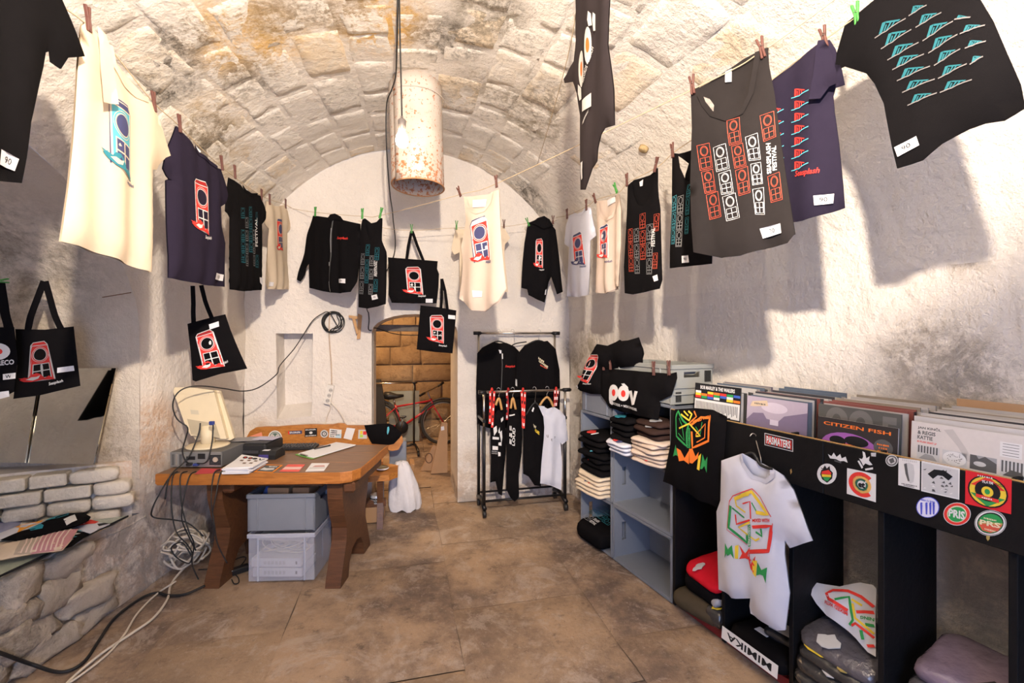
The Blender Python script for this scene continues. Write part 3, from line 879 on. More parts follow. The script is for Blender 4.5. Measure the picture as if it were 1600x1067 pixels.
# 5 narrow cream tank
s = LEFT(folds=.008, seed=5)
r = garment('t_shirt', 'narrow cream t-shirt with a slim red print beside the black one, far left line', 't-shirt', 'clothes on the left line', s,
    [(417, 314), (424, 318), (430, 322), (437, 322), (444, 320), (450, 330), (454, 357), (448, 364), (448, 400), (450, 452), (434, 452), (417, 451), (418, 400), (420, 357), (413, 348), (415, 330)], CREAM)
d = Decal(s, .03, .003); door(d, [(430, 341), (437, 343), (438, 391), (431, 391)], I_red, I_navy, CREAM, top=I_navy, lw=.003); d.build(r); price(r, s, [(420, 440), (424, 441), (424, 447), (420, 447)])
pegs += [(419, 311, s, .9, 4, 0), (444, 318, s, .9, 2, 0)]
# 6 black zip hoodie
s = MID(folds=.008, seed=6)
r = garment('hoodie', 'black zipped hoodie with small red lettering hanging on the middle line', 'hoodie', 'clothes on the middle line', s,
    [(489, 337), (500, 338), (514, 340), (518, 337), (525, 335), (532, 338), (537, 344), (550, 347), (564, 350), (565, 380), (562, 420), (556, 440), (548, 456), (530, 458), (516, 457), (500, 454), (485, 450), (484, 412), (476, 424), (470, 440), (465, 437), (473, 400), (481, 366)], BLACK)
d = Decal(s, .04, .004); d.pxline([(523, 342), (521, 365), (521, 400), (518, 430), (517, 457)], .012, I_dgrey, 0); d.pxline([(521, 357), (520, 375), (521, 395)], .006, I_grey, 2); d.pxline([(518, 410), (518, 416)], .008, I_white, 2); d.pxline([(517, 440), (517, 456)], .006, I_white, 2); d.build(r, 'zip', 'metal zip')
d = Decal(s, .04, .004); script(d, [(528, 370), (546, 371), (546, 376), (528, 375)], I_red); d.build(r)
d = Decal(s, .03, .012); d.px([(514, 341), (518, 336), (525, 334), (533, 338), (538, 346), (527, 343), (522, 347)], BLACK); d.build(r, 'hood')
price(r, s, [(531, 436), (543, 436), (543, 443), (531, 442)], '200')
pegs += [(495, 331, s, 1, 3, 1)]
# 7 black tank beside it
s = plan(-.364, 3.12, -1.97, 4.06, folds=.005, seed=7)
r = garment('tank_top', 'black tank top with teal and grey boxes beside the zipped hoodie', 'tank top', 'clothes on the middle line', s,
    [(566, 343), (570, 341), (573, 360), (578, 376), (586, 368), (592, 350), (593, 340), (597, 341), (597, 376), (603, 393), (601, 400), (602, 475), (590, 479), (574, 482), (560, 480), (561, 440), (563, 384), (564, 352)], BLACK,
    back=[(566, 343), (570, 341), (578, 348), (586, 346), (593, 340), (597, 341), (595, 376), (603, 393), (602, 475), (574, 482), (560, 480), (561, 440), (563, 384)])
d = Decal(s, .05, .003); stack(d, [(566, 381), (595, 381), (592, 461), (563, 459)], [(.02, .22, [(.0, .25), (.30, .24), (.58, .22)], I_grey), (.3, .2, [(.22, .22), (.46, .22), (.76, .22)], I_teal), (.54, .2, [(.0, .2), (.3, .2), (.56, .2)], I_grey), (.80, .2, [(.06, .24), (.68, .24)], I_teal)], .0020)
d.quad([(587, 408), (592, 408), (592, 432), (587, 432)]); d.text('SEASPLASH', 0, 0, .45, 1, I_white, 1, .02, 0, True); d.text('FESTIVAL', .5, 0, 1, 1, I_white, 1, .02, 0, True); d.build(r)
price(r, s, [(583, 462), (592, 460), (594, 467), (584, 469)], '90')
pegs += [(568, 334, s, 1, 2, 1), (597, 333, s, 1, 18, 1)]
# 8 tote bag on the rear line
def tote(name, label, group, s, outline, straps, pq, sq, tq, body=I_red, w=.026, h=.035):
    r = garment(name, label, 'tote bag', group, s, outline, BLACK, gap=.018)
    for st in straps:
        uv = s.uvs(st); d = Decal(s, .03, .004); d.line_uv(uv, w, BLACK, 0); d.line_uv(uv, w, BLACK, -6); d.build(r, 'handle')
    d = Decal(s, .03, .003)
    if pq: door(d, pq, body, BLACK, I_white if body is I_red else I_grey, top=I_dred)
    if sq: script(d, sq, I_white)
    d.build(r)
    if tq: price(r, s, tq)
    return r
s = BACK(folds=.005, seed=8)
tote('tote_bag', 'black tote bag with a red loudspeaker print, pegged by its handles on the rear line', 'tote bags', s,
    [(606, 402), (645, 405), (684, 408), (683, 420), (686, 428), (685, 450), (682, 474), (645, 474), (612, 473), (607, 460), (608, 430)], [[(635, 408), (638, 385), (643, 362)], [(662, 409), (652, 385), (644, 362)]],
    [(634, 418), (657, 418), (661, 460), (637, 459)], [(653, 461), (665, 461), (665, 465), (653, 465)], [(665, 467), (676, 467), (676, 473), (665, 473)])
pegs += [(643, 358, s, 1, 0, 1)]
s = plan(-1.0, 4.05, .5, 4.40, folds=.005, seed=9)
tote('tote_bag', 'black tote bag with a red loudspeaker print, hung in front of the doorway', 'tote bags', s,
    [(657, 477), (685, 480), (713, 485), (710, 520), (707, 552), (680, 550), (651, 546), (654, 510)], [[(690, 436), (690, 460), (689, 482)], [(690, 436), (695, 455), (699, 484)]],
    [(672, 493), (693, 493), (693, 536), (673, 533)], [(685, 538), (698, 539), (698, 543), (685, 541)], [(700, 492), (711, 493), (711, 499), (700, 498)])
# 10 long cream tank
s = MIDR(folds=.014, seed=10, lam=.2)
r = garment('tank_top', 'long pale cream tank top with a large red and navy print', 'tank top', 'clothes on the middle line', s,
    [(724, 307), (728, 308), (731, 322), (738, 330), (746, 333), (757, 329), (766, 316), (770, 299), (780, 296), (782, 330), (784, 372), (787, 420), (789, 451), (780, 471), (768, 480), (755, 486), (740, 485), (726, 475), (717, 466), (720, 440), (722, 410), (720, 386), (727, 345), (726, 325)], BEIGE,
    back=[(724, 307), (744, 305), (758, 303), (770, 299), (780, 296), (782, 330), (784, 372), (787, 420), (789, 451), (780, 473), (755, 487), (735, 484), (717, 468), (722, 410), (720, 386), (727, 345), (726, 325)],
    collar=[(728, 309), (731, 322), (738, 330), (746, 333), (757, 329), (766, 316), (770, 300)])
d = Decal(s, .03, .003); door(d, [(739, 350), (762, 338), (769, 405), (747, 411)], I_red, I_navy, I_white, top=I_white, wave=I_red, lw=.006); d.quad([(739, 350), (762, 338), (769, 405), (747, 411)]); d.line([(-.05, .0), (-.06, .95), (.1, 1.04), (.9, 1.02)], .008, I_navy, .5); script(d, [(760, 406), (770, 406), (770, 413), (760, 413)], I_navy); d.build(r)
price(r, s, [(743, 454), (755, 455), (754, 464), (744, 465)]); label_in(r, s, [(737, 312), (759, 311), (758, 323), (738, 324)])
pegs += [(720, 300, s, 1.1, -25, 0), (778, 284, s, 1.2, -6, 0)]
# 11 cream tee behind
s = BACK(folds=.006, seed=11)
r = garment('t_shirt', 'plain cream t-shirt hanging behind the long cream tank top', 't-shirt', 'clothes on the rear line', s,
    [(712, 357), (730, 359), (750, 362), (770, 359), (787, 355), (797, 372), (789, 382), (788, 395), (794, 456), (755, 458), (718, 456), (718, 394), (710, 398), (705, 390)], CREAM)
pegs += [(713, 352, s, 1, 2, 1), (787, 350, s, 1, 0, 0)]
# 12 hoodie with back print
s = plan(-.2, 4.22, .5, 4.40, folds=.01, seed=12)
r = garment('hoodie', 'black hoodie with a red loudspeaker back print at the right end of the rear line', 'hoodie', 'clothes on the rear line', s,
    [(825, 348), (833, 345), (843, 341), (854, 342), (862, 350), (868, 359), (873, 400), (879, 456), (870, 460), (862, 432), (858, 440), (850, 473), (838, 467), (826, 461), (824, 452), (814, 450), (816, 410), (819, 380)], BLACK, gap=.03)
d = Decal(s, .03, .003); door(d, [(836, 375), (846, 374), (846, 419), (835, 418)], I_red, BLACK, I_white, top=I_dred, lw=.003); script(d, [(841, 421), (848, 421), (848, 424), (841, 424)], I_white); d.build(r)
d = Decal(s, .03, .03); d.px([(828, 350), (838, 342), (848, 339), (857, 344), (863, 354), (846, 360)], BLACK); d.build(r, 'hood')
price(r, s, [(850, 454), (852, 452), (851, 461), (849, 461)])
pegs += [(824, 347, s, .9, -20, 1), (863, 344, s, 1, 0, 0)]
# 13 white tee
s = RIGHT(folds=.005, seed=13)
r = garment('t_shirt', 'white t-shirt with a red and navy print on the right line', 't-shirt', 'clothes on the right line', s,
    [(890, 335), (897, 333), (903, 336), (911, 333), (916, 325), (923, 324), (927, 345), (931, 368), (923, 376), (923, 420), (921, 460), (904, 464), (887, 463), (888, 420), (889, 386), (882, 380), (885, 352)], WHT,
    collar=[(897, 333), (903, 336), (911, 333), (916, 326)])
d = Decal(s, .03, .003); door(d, [(898, 368), (912, 361), (917, 413), (901, 415)], I_red, I_navy, I_white, top=I_navy, wave=I_navy, lw=.004); script(d, [(909, 415), (918, 414), (918, 418), (909, 419)], I_navy); d.build(r)
pegs += [(888, 334, s, 1, -4, 0), (918, 320, s, 1, -4, 0)]
# 14 beige tank
s = RIGHT(folds=.008, seed=14)
r = garment('tank_top', 'beige tank top with a red print between the white t-shirt and the black tank', 'tank top', 'clothes on the right line', s,
    [(932, 314), (936, 316), (938, 330), (943, 340), (950, 344), (958, 338), (963, 320), (965, 303), (969, 304), (972, 327), (972, 380), (970, 447), (958, 452), (949, 459), (931, 457), (933, 420), (934, 386), (933, 334)], BEIGE,
    back=[(932, 314), (945, 312), (955, 306), (965, 303), (969, 304), (972, 327), (972, 380), (970, 447), (949, 459), (931, 457), (934, 386), (933, 334)], collar=[(936, 316), (938, 330), (943, 340), (950, 344), (958, 338), (963, 320), (965, 304)])
d = Decal(s, .03, .003); door(d, [(940, 355), (955, 349), (955, 402), (940, 404)], I_red, I_navy, I_white, top=I_navy, wave=I_red, lw=.004); script(d, [(949, 407), (958, 406), (958, 411), (949, 412)], I_navy); d.build(r)
label_in(r, s, [(946, 313), (959, 307), (960, 315), (947, 322)])
pegs += [(931, 310, s, 1, -28, 0), (964, 294, s, 1, -30, 1)]
# 15 black tank, red and grey boxes
s = RIGHT(folds=.005, seed=15)
r = garment('tank_top', 'black tank top with red and grey boxes on the right line', 'tank top', 'clothes on the right line', s,
    [(981, 290), (987, 284), (990, 305), (997, 320), (1005, 322), (1013, 312), (1019, 295), (1022, 266), (1027, 262), (1029, 300), (1031, 327), (1033, 400), (1034, 437), (1030, 451), (1010, 456), (989, 460), (976, 458), (975, 417), (978, 370), (980, 327)], BLACK,
    back=[(981, 290), (988, 281), (1000, 277), (1012, 273), (1022, 266), (1027, 262), (1025, 300), (1031, 327), (1033, 400), (1034, 437), (1030, 451), (989, 460), (976, 458), (978, 370), (983, 320)])
d = Decal(s, .05, .003); stack(d, [(981, 340), (1029, 326), (1027, 428), (985, 430)], [(.06, .17, [(.06, .24), (.32, .22), (.56, .22)], I_rust), (.28, .18, [(.02, .24), (.28, .22), (.54, .22)], I_grey), (.50, .18, [(.24, .22), (.48, .22), (.74, .24)], I_rust), (.72, .18, [(.0, .24), (.28, .22), (.54, .24)], I_grey), (.92, .12, [(.66, .26), (.08, .24)], I_rust)], .0022)
d.quad([(1021, 357), (1026, 356), (1026, 385), (1021, 385)]); d.text('FESTIVAL', 0, 0, 1, 1, I_white, 1, .02, 0, True); d.build(r)
price(r, s, [(1024, 432), (1030, 429), (1031, 438), (1026, 440)]); label_in(r, s, [(997, 284), (1003, 280), (1002, 290), (998, 291)])
pegs += [(982, 281, s, 1, -4, 0), (1027, 257, s, 1, 22, 0)]
# 16 black tank behind the large one
s = RIGHT(folds=.005, seed=16)
r = garment('tank_top', 'black tank top with blue and grey boxes half hidden by the large charcoal tank', 'tank top', 'clothes on the right line', s,
    [(1051, 239), (1060, 240), (1063, 262), (1071, 281), (1082, 284), (1093, 276), (1097, 250), (1099, 226), (1108, 220), (1112, 260), (1114, 330), (1112, 412), (1095, 413), (1046, 419), (1046, 395), (1050, 320)], BLACK,
    back=[(1051, 239), (1060, 240), (1080, 232), (1099, 226), (1108, 220), (1112, 260), (1114, 330), (1112, 412), (1046, 419), (1046, 395), (1050, 320), (1067, 280), (1072, 255), (1062, 246)])
d = Decal(s, .05, .003); stack(d, [(1053, 298), (1083, 285), (1078, 385), (1051, 386)], [(.02, .28, [(.05, .26), (.33, .26), (.62, .26)], I_lteal), (.38, .28, [(.0, .26), (.28, .26), (.56, .28)], I_grey), (.82, .2, [(.2, .26), (.5, .26), (.78, .2)], I_teal)], .0024); d.build(r)
price(r, s, [(1069, 400), (1080, 399), (1080, 410), (1068, 411)], '90')
pegs += [(1053, 235, s, 1, -6, 0)]
# 17 large charcoal tank
s = TANK(folds=.008, seed=17)
k = lambda pts: scl(pts, 1040, 40, 2.807)
r = garment('tank_top', 'large charcoal tank top with red and white boxes in front on the right', 'tank top', 'clothes on the right line', s,
    k([(112, 285), (148, 268), (152, 300), (170, 345), (205, 387), (270, 408), (340, 380), (378, 300), (400, 180), (410, 108), (450, 95), (456, 180), (480, 300), (500, 450), (530, 650), (570, 915), (540, 955), (430, 980), (330, 1010), (240, 1018), (130, 995), (118, 850), (113, 700), (118, 450)]), CHAR,
    back=k([(112, 285), (148, 268), (250, 195), (330, 140), (405, 108), (450, 95), (440, 140), (400, 150), (378, 225), (376, 300), (390, 360), (480, 330), (520, 600), (570, 915), (430, 980), (240, 1018), (130, 995), (118, 850), (113, 700), (118, 450), (150, 400), (205, 380), (205, 345), (185, 318), (150, 305)]),
    collar=k([(152, 300), (170, 345), (205, 388), (270, 409), (340, 381), (379, 300), (400, 180), (409, 115)]))
d = Decal(s, .05, .003)
for m_, qs in ((I_rust, [((145, 530), (200, 518), (215, 625), (160, 638)), ((165, 645), (215, 632), (230, 730), (180, 738)), ((185, 745), (240, 730), (255, 840), (200, 852)), ((275, 420), (330, 405), (345, 515), (292, 530)), ((300, 535), (350, 520), (366, 618), (315, 630)), ((318, 640), (372, 622), (383, 735), (335, 750)), ((422, 400), (480, 378), (490, 490), (438, 512)), ((455, 665), (507, 645), (522, 765), (470, 778))]),
               (I_white, [((220, 540), (275, 522), (292, 630), (235, 645)), ((245, 655), (295, 637), (310, 735), (258, 745)), ((262, 755), (318, 737), (338, 845), (280, 860)), ((362, 495), (412, 475), (425, 590), (378, 597)), ((385, 612), (425, 602), (433, 695), (393, 703)), ((393, 722), (437, 712), (440, 830), (405, 830))])):
    for q in qs: spk(d, k(q), m_, .0019)
d.quad(k([(447, 520), (468, 518), (472, 650), (452, 655)])); d.text('SEASPLASH', 0, 0, 1, 1, I_white, 1, .03, 0, True)
d.quad(k([(472, 532), (492, 530), (497, 636), (477, 640)])); d.text('FESTIVAL', 0, 0, 1, 1, I_white, 1, .03, 0, True); d.build(r)
price(r, s, k([(422, 893), (515, 870), (520, 912), (432, 935)]), '120'); label_in(r, s, k([(255, 200), (283, 185), (282, 242), (255, 245)]))
pegs += [(1084, 133, s, 1.3, -6, 0), (1191, 75, s, 1.3, -12, 0)]
# 18 navy tee with red wedges
s = RIGHT(folds=.008, seed=18)
r = garment('t_shirt', 'navy t-shirt with rows of red and blue loudspeakers behind the charcoal tank', 't-shirt', 'clothes on the right line', s,
    [(1200, 132), (1240, 100), (1286, 63), (1295, 62), (1304, 76), (1316, 111), (1321, 133), (1304, 137), (1300, 150), (1302, 175), (1310, 225), (1318, 290), (1321, 325), (1289, 334), (1254, 345), (1215, 350), (1205, 250), (1196, 200)], NAVY)
d = Decal(s, .05, .003)
for i in range(7):
    y0 = 284 + i * 53; wedge(d, k([(565, y0 - 6), (630, y0 - 6), (635, y0 + 36), (570, y0 + 36)]), I_red, I_red, I_lteal)
    if i < 6: wedge(d, k([(478, y0 + 78), (520, y0 + 78), (522, y0 + 112), (480, y0 + 112)]), I_red, I_red, I_lteal)
script(d, k([(578, 640), (688, 622), (690, 655), (582, 672)]), I_red); d.build(r)
price(r, s, k([(668, 748), (747, 738), (742, 780), (668, 790)]), '90')
V, T = tri2d(s.uvs([(1288, 66), (1296, 64), (1306, 80), (1317, 112), (1321, 132), (1304, 137), (1292, 156), (1278, 158), (1284, 120)]), .03); mk('sleeve', s.pts(V, .03), T, NAVY, r, True)
pegs += [(1289, 58, s, 1.2, -10, 0)]
# 19 near black tee, teal wedges
s = RIGHT(folds=.008, seed=19)
k = lambda pts: scl(pts, 1300, 0, 3.953)
r = garment('t_shirt', 'black t-shirt with rows of teal loudspeakers at the top right corner', 't-shirt', 'clothes on the right line', s,
    k([(80, 150), (150, 90), (265, 0), (400, -80), (640, -150), (860, -110), (920, 0), (995, 130), (1075, 330), (1155, 520), (1182, 665), (1060, 745), (950, 765), (850, 800), (760, 845), (680, 890), (560, 990), (400, 1040), (370, 900), (342, 740), (325, 640), (270, 520), (215, 455), (75, 410), (20, 440), (30, 330)]), BLACK)
d = Decal(s, .06, .003)
c1 = [(280, 245, 465, 110), (318, 312, 500, 178), (355, 380, 545, 258), (382, 440, 578, 330), (408, 508, 615, 405), (440, 580, 645, 485), (475, 660, 660, 570)]
c2 = [(490, 110, 600, 30), (530, 180, 690, 75), (572, 262, 760, 128), (608, 338, 790, 210), (645, 415, 810, 300), (670, 495, 850, 392), (680, 582, 880, 490)]
c3 = [(775, 135, 870, 105), (808, 222, 950, 150), (842, 312, 960, 250), (875, 412, 950, 345)]
for (a, b, c_, e) in c1 + c2 + c3:
    w_ = (c_ - a); A0 = (a + .16 * w_, b - .55 * (b - e) - 22); A1 = (a + .95 * w_, e + 2)
    wedge(d, k([A0, A1, (a + .62 * w_, b - .35 * (b - e) + 4), (a + .12 * w_, b - 8)]), ink('deep_teal_ink', (.016, .115, .14)), I_teal, ink('dim_grey_ink', (.15, .14, .14)))
d.build(r); price(r, s, k([(395, 912), (545, 845), (560, 900), (415, 970)]), '90')
pegs += [(1339, 22, s, 1.3, -8, 1)]
# 20 warm-grey tee seen edge on
s = UPPER(folds=.003, seed=20, lam=.3)
k = lambda pts: scl(pts, 860, 0, 3.558)
r = garment('t_shirt', 'dark grey t-shirt seen almost edge on under the vault', 't-shirt', 'clothes on the upper line', s,
    k([(140, -60), (142, 60), (140, 150), (142, 240), (130, 340), (75, 440), (80, 462), (125, 455), (150, 520), (165, 640), (165, 850), (168, 1055), (195, 1055), (230, 935), (262, 895), (265, 830), (285, 750), (305, 712), (360, 695), (355, 500), (325, 250), (330, 120), (336, 0), (338, -180), (250, -190)]), GREYC, gap=.008)
d = Decal(s, .05, .004); sc_ = lambda x, y: s.uv(*k([(x, y)])[0])
d.px(k([(230, 60), (242, 75), (246, 140), (232, 145), (226, 110)]), I_white); d.px(k([(250, 68), (262, 80), (262, 170), (252, 172), (247, 110)]), I_white)
for (cx, cy) in ((228, 250), (188, 383)):
    d.px(k([(cx + (17 - .02 * (0)) * math.cos(a) + 0, cy + 102 * math.sin(a) - 30 * math.cos(a) * .2) for a in [2 * math.pi * i / 20 for i in range(20)]]), I_white, 1)
    d.px(k([(cx + 8 * math.cos(a), cy + 42 * math.sin(a)) for a in [2 * math.pi * i / 16 for i in range(16)]]), I_orange, 2)
d.px(k([(168, 470), (186, 490), (188, 550), (174, 560), (166, 520)]), I_white, 1)
d.px(k([(195, 560), (242, 515), (242, 590), (195, 622)]), I_white, 1)
d.quad(k([(244, 255), (262, 275), (215, 470), (192, 450)])); d.text('RECORDS + MERCH', 0.1, 0, .6, 1, I_white, 1, .02, 0, True)
d.quad(k([(232, 600), (242, 610), (212, 700), (192, 690)])); scrib(d, .1, .0, .4, 1, I_white, 1, 3); d.build(r)
price(r, s, k([(188, 905), (200, 895), (196, 990), (188, 1000)]))
# totes at the left
s = plan(-2.42, 3.02, -1.80, 3.20, folds=.006, seed=21)
tote('tote_bag', 'black tote bag with a red loudspeaker print, tilted on the left wall above the monitor', 'tote bags', s,
    [(293, 506), (303, 503), (330, 496), (352, 491), (360, 515), (386, 576), (345, 584), (306, 596), (301, 594), (298, 550)], [[(303, 447), (304, 475), (303, 505)], [(316, 446), (322, 470), (332, 498)]],
    [(307, 523), (334, 514), (352, 571), (320, 578)], [(343, 567), (357, 562), (358, 567), (344, 573)], [(328, 507), (343, 502), (344, 510), (330, 515)])
s = plan(-2.75, 2.50, -2.30, 2.60, folds=.006, seed=22)
tote('tote_bag', 'black tote bag with a dark red print hanging in front of the leaning mirror', 'tote bags', s,
    [(24, 514), (70, 515), (115, 510), (120, 560), (124, 603), (95, 610), (60, 618), (22, 623), (28, 570)], [[(45, 516), (58, 480), (73, 440)], [(96, 513), (86, 480), (75, 440)]],
    [(54, 536), (77, 533), (93, 590), (47, 598)], [(80, 597), (103, 592), (104, 597), (81, 603)], [(96, 574), (117, 571), (118, 579), (96, 582)], body=I_dred, w=.03)
s = plan(-2.72, 2.40, -2.27, 2.50, folds=.006, seed=23)
r = tote('tote_bag', 'black tote bag with white round lettering cut off by the left edge', 'tote bags', s,
    [(-70, 512), (22, 511), (28, 560), (22, 612), (-4, 625), (-70, 630)], [[(16, 514), (12, 480), (6, 442)], [(-30, 514), (-10, 480), (4, 442)]], None, None, [(-6, 613), (17, 610), (18, 619), (-6, 625)], w=.04)
d = Decal(s, .03, .006)
for cx, rx in ((3, 17),):
    d.px([(cx + rx * math.cos(a), 549 + 13 * math.sin(a)) for a in [2 * math.pi * i / 20 for i in range(20)]], I_white, 1); d.px([(cx + 7 * math.cos(a), 549 + 5 * math.sin(a)) for a in [2 * math.pi * i / 16 for i in range(16)]], I_red, 2)
d.quad([(3, 563), (25, 561), (25, 569), (3, 571)]); d.text('RECO', 0, 0, 1, 1, I_white, 1, .03)
d.build(r); d = Decal(s, .03, .006); d.quad([(10, 584), (27, 582), (27, 591), (10, 593)]); d.poly(SQ, I_white, 1); d.text('WV', .2, .2, .9, .8, I_black, 2, .02); d.build(r, 'web_address_print')
pegs += [(5, 440, s, 1.1, 85, 1)]

# --- clothes pegs
pegproto = {}
WORDS = ['first', 'second', 'third', 'fourth', 'fifth', 'sixth', 'seventh', 'eighth', 'ninth', 'tenth', 'eleventh', 'twelfth', 'thirteenth', 'fourteenth', 'fifteenth', 'sixteenth', 'seventeenth', 'eighteenth', 'nineteenth', 'twentieth', 'twenty-first', 'twenty-second', 'twenty-third', 'twenty-fourth', 'twenty-fifth', 'twenty-sixth', 'twenty-seventh', 'twenty-eighth', 'twenty-ninth', 'thirtieth', 'thirty-first', 'thirty-second']
def make_peg(m):
    r = empty('clothes_peg', (0, 0, 0), 1e-9)
    for sg in (-1, 1):
        b = MB(); b.box((sg * .0062, 0, .018), (.0065, .0095, .036), bev=.0015, ry=sg * .16); b.box((sg * .0040, 0, -.018), (.0065, .0095, .040), bev=.0015, ry=-sg * .05)
        b.build('jaw', m, r)
    MB().tube([(math.cos(a) * .0055, -.006 + a * .0006, math.sin(a) * .0055) for a in [i * .6 for i in range(22)]], .0009, 5).build('spring', STEEL, r)
    return r
for kk, mm in ((0, PEGBR), (1, PEGGR)): pegproto[kk] = make_peg(mm)
cnt = {0: 0, 1: 0}; used = {0: False, 1: False}
pegs.sort(key=lambda q: q[0])
peg_pos = []
for (px, py, s, sc, ang, kind) in pegs:
    u, v = s.uv(px, py); P = Vector(s.pts([(u, v)], .004)[0])
    o = pegproto[kind] if not used[kind] else copy_tree(pegproto[kind]); used[kind] = True
    o.matrix_world = Matrix.Translation(P) @ Matrix((( *s.U, 0), (*(-s.N), 0), (0, 0, 1, 0), (0, 0, 0, 1))).transposed().to_4x4() if False else Matrix.Translation(P)
    Xd = Vector(s.U); 
    if Xd.x < 0: Xd = -Xd
    Yd = Vector((0, 0, 1)).cross(Xd); R = Matrix((Xd, Yd, Vector((0, 0, 1)))).transposed().to_4x4()
    o.matrix_world = Matrix.Translation(P) @ R @ Matrix.Rotation(math.radians(ang), 4, 'Y') @ Matrix.Scale(1.12, 4)
    c_ = ['brown', 'green'][kind]
    tag(o, c_ + ' clothes peg, ' + WORDS[cnt[kind]] + ' ' + c_ + ' one counted from the left', 'clothes peg', 'clothes pegs on the lines'); cnt[kind] += 1
    peg_pos.append(P)

# --- clotheslines
CORD = mt('jute_cord', (.55, .42, .26), .9, var=.2)
def line(label, pts, r=.0022, n=10, mat=CORD, name='clothesline', cat='clothesline', group=None):
    b = MB(); b.tube(spline(pts, n), r, 6); o = b.build(name, mat, None, True); tag(o, label, cat, group); return o
def on(s, px, py, off=.0): u, v = s.uv(px, py); return Vector(s.pts([(u, v)], off)[0])
Lf = LEFT(); Rt = RIGHT()
line('thin cord along the left wall carrying t-shirts', [on(Lf, -60, -75), on(Lf, 134, 37), on(Lf, 238, 158), on(Lf, 276, 193), on(Lf, 343, 258), on(Lf, 407, 305), on(Lf, 444, 319), BK.pts([BK.uv(456, 325)])[0]])
md = MID(); mr = MIDR(); tk = TANK()
line('thin cord slung across the middle of the room to the charcoal tank', [BK.pts([BK.uv(457, 326)])[0], on(md, 495, 332), on(md, 568, 338), on(md, 597, 336), on(mr, 719, 304), on(mr, 778, 286), on(tk, 1084, 139), on(tk, 1191, 80), W(1330, -20, 1.45)])
bk = BACK()
line('thin cord close to the far wall carrying a tote and hoodie', [on(bk, 560, 345), on(bk, 600, 356), on(bk, 643, 360), on(bk, 713, 356), on(bk, 787, 354), W(824, 349, 4.33), W(863, 346, 4.40), BK.pts([BK.uv(880, 340)])[0]])
line('thin cord along the right wall carrying tank tops', [W(867, 340, 4.55), on(Rt, 888, 336), on(Rt, 918, 322), on(Rt, 932, 312), on(Rt, 966, 301), on(Rt, 982, 285), on(Rt, 1027, 261), on(Rt, 1053, 238), on(Rt, 1100, 205), on(Rt, 1289, 62), on(Rt, 1339, 26), on(Rt, 1420, -40)])
up = UPPER(); line('thin cord under the vault carrying the grey t-shirt', [vhit(838, 262), on(up, 877, 128), on(up, 900, 20), on(up, 905, -60)])
# ================================================================== LAMP, PIPE, WALL FITTINGS
def flat(z, **kw): return Surf((0, 0, z), (1, 0, 0), (0, 1, 0), **kw)
def solid(name, surf, px, th, mat, parent=None, off=0.0, uv=False, bev=0):
    """traced outline on a real plane, given thickness behind its face"""
    q = px if uv else surf.uvs(px); A = surf.pts(q, off); B = surf.pts(q, off - th); n = len(q)
    f = [tuple(range(n)), tuple(range(2 * n - 1, n - 1, -1))] + [(i, (i + 1) % n, n + (i + 1) % n, n + i) for i in range(n)]
    return MB().add([tuple(p) for p in A] + [tuple(p) for p in B], f).build(name, mat, parent)
BLKPL = mt('black_plastic', (.015, .015, .016), .45, var=.1); DKPL = mt('dark_plastic', (.04, .04, .045), .5); WHPL = mt('white_plastic', (.72, .67, .60), .5)
RUBBER = mt('black_cable', (.012, .012, .012), .6); CABW = mt('white_cable', (.74, .66, .54), .6)
g = NG('rusty_painted_steel'); n1 = g.noise(42, 6, .7); n2 = g.noise(4, 6, .6); n3 = g.noise(160, 4, .6)
c = g.mix(g.ramp(n2, .35, .65), (.50, .43, .36), (.60, .53, .46))
z = g.axis(2)
c = g.mix(g.math('MULTIPLY', g.ramp(g.math('ADD', n1, g.math('MULTIPLY', g.ramp(z, 2.62, 3.1, True), .07)), .58, .62), .9), c, (.42, .13, .03))
c = g.mix(g.math('MULTIPLY', g.ramp(n1, .66, .70), .9), c, (.22, .08, .04))
M_rust = g.done(c, .6, [(n1, .2, .004)], .4)
PX, PY = (650 - CX) / F * 3.27, 3.27
r = empty('stove_pipe', (PX, PY, 2.63), 0, 'rusty white sheet-metal pipe hanging down from the vault behind the bulb', 'pipe')
V, Fc = [], []; n = 40
for j in range(9):
    for i in range(n + 6):
        a = 2 * math.pi * i / n - 2.2; R = .196 - .0012 * i * .4 * (1 if j else 1)
        ztop = vz(PX + R * math.cos(a), PY + R * math.sin(a)) + .03
        zb = 2.66 - .012 * math.sin(a) - (.020 if i > n else 0) + .0014 * i * .6
        V.append((PX + R * math.cos(a) + .02 * (j / 8 - .5) * -1, PY + R * math.sin(a), zb + (ztop - zb) * j / 8))
m = n + 6
for j in range(8):
    for i in range(m - 1): Fc.append((j * m + i, j * m + i + 1, (j + 1) * m + i + 1, (j + 1) * m + i))
o = mk('pipe_shell', V, Fc, M_rust, r, True)
md_ = o.modifiers.new('thickness', 'SOLIDIFY'); md_.thickness = .004
MB().tube([V[i] for i in range(m)], .005, 6).build('rolled_edge', mt('rusted_edge', (.45, .22, .10), .8, var=.3), r, True)
MB().tube([(PX + .199 * math.cos(a), PY + .199 * math.sin(a), vz(PX, PY) - .10) for a in [i * 2 * math.pi / 40 for i in range(40)]], .003, 5, closed=True).build('seam_ring', M_rust, r, True)
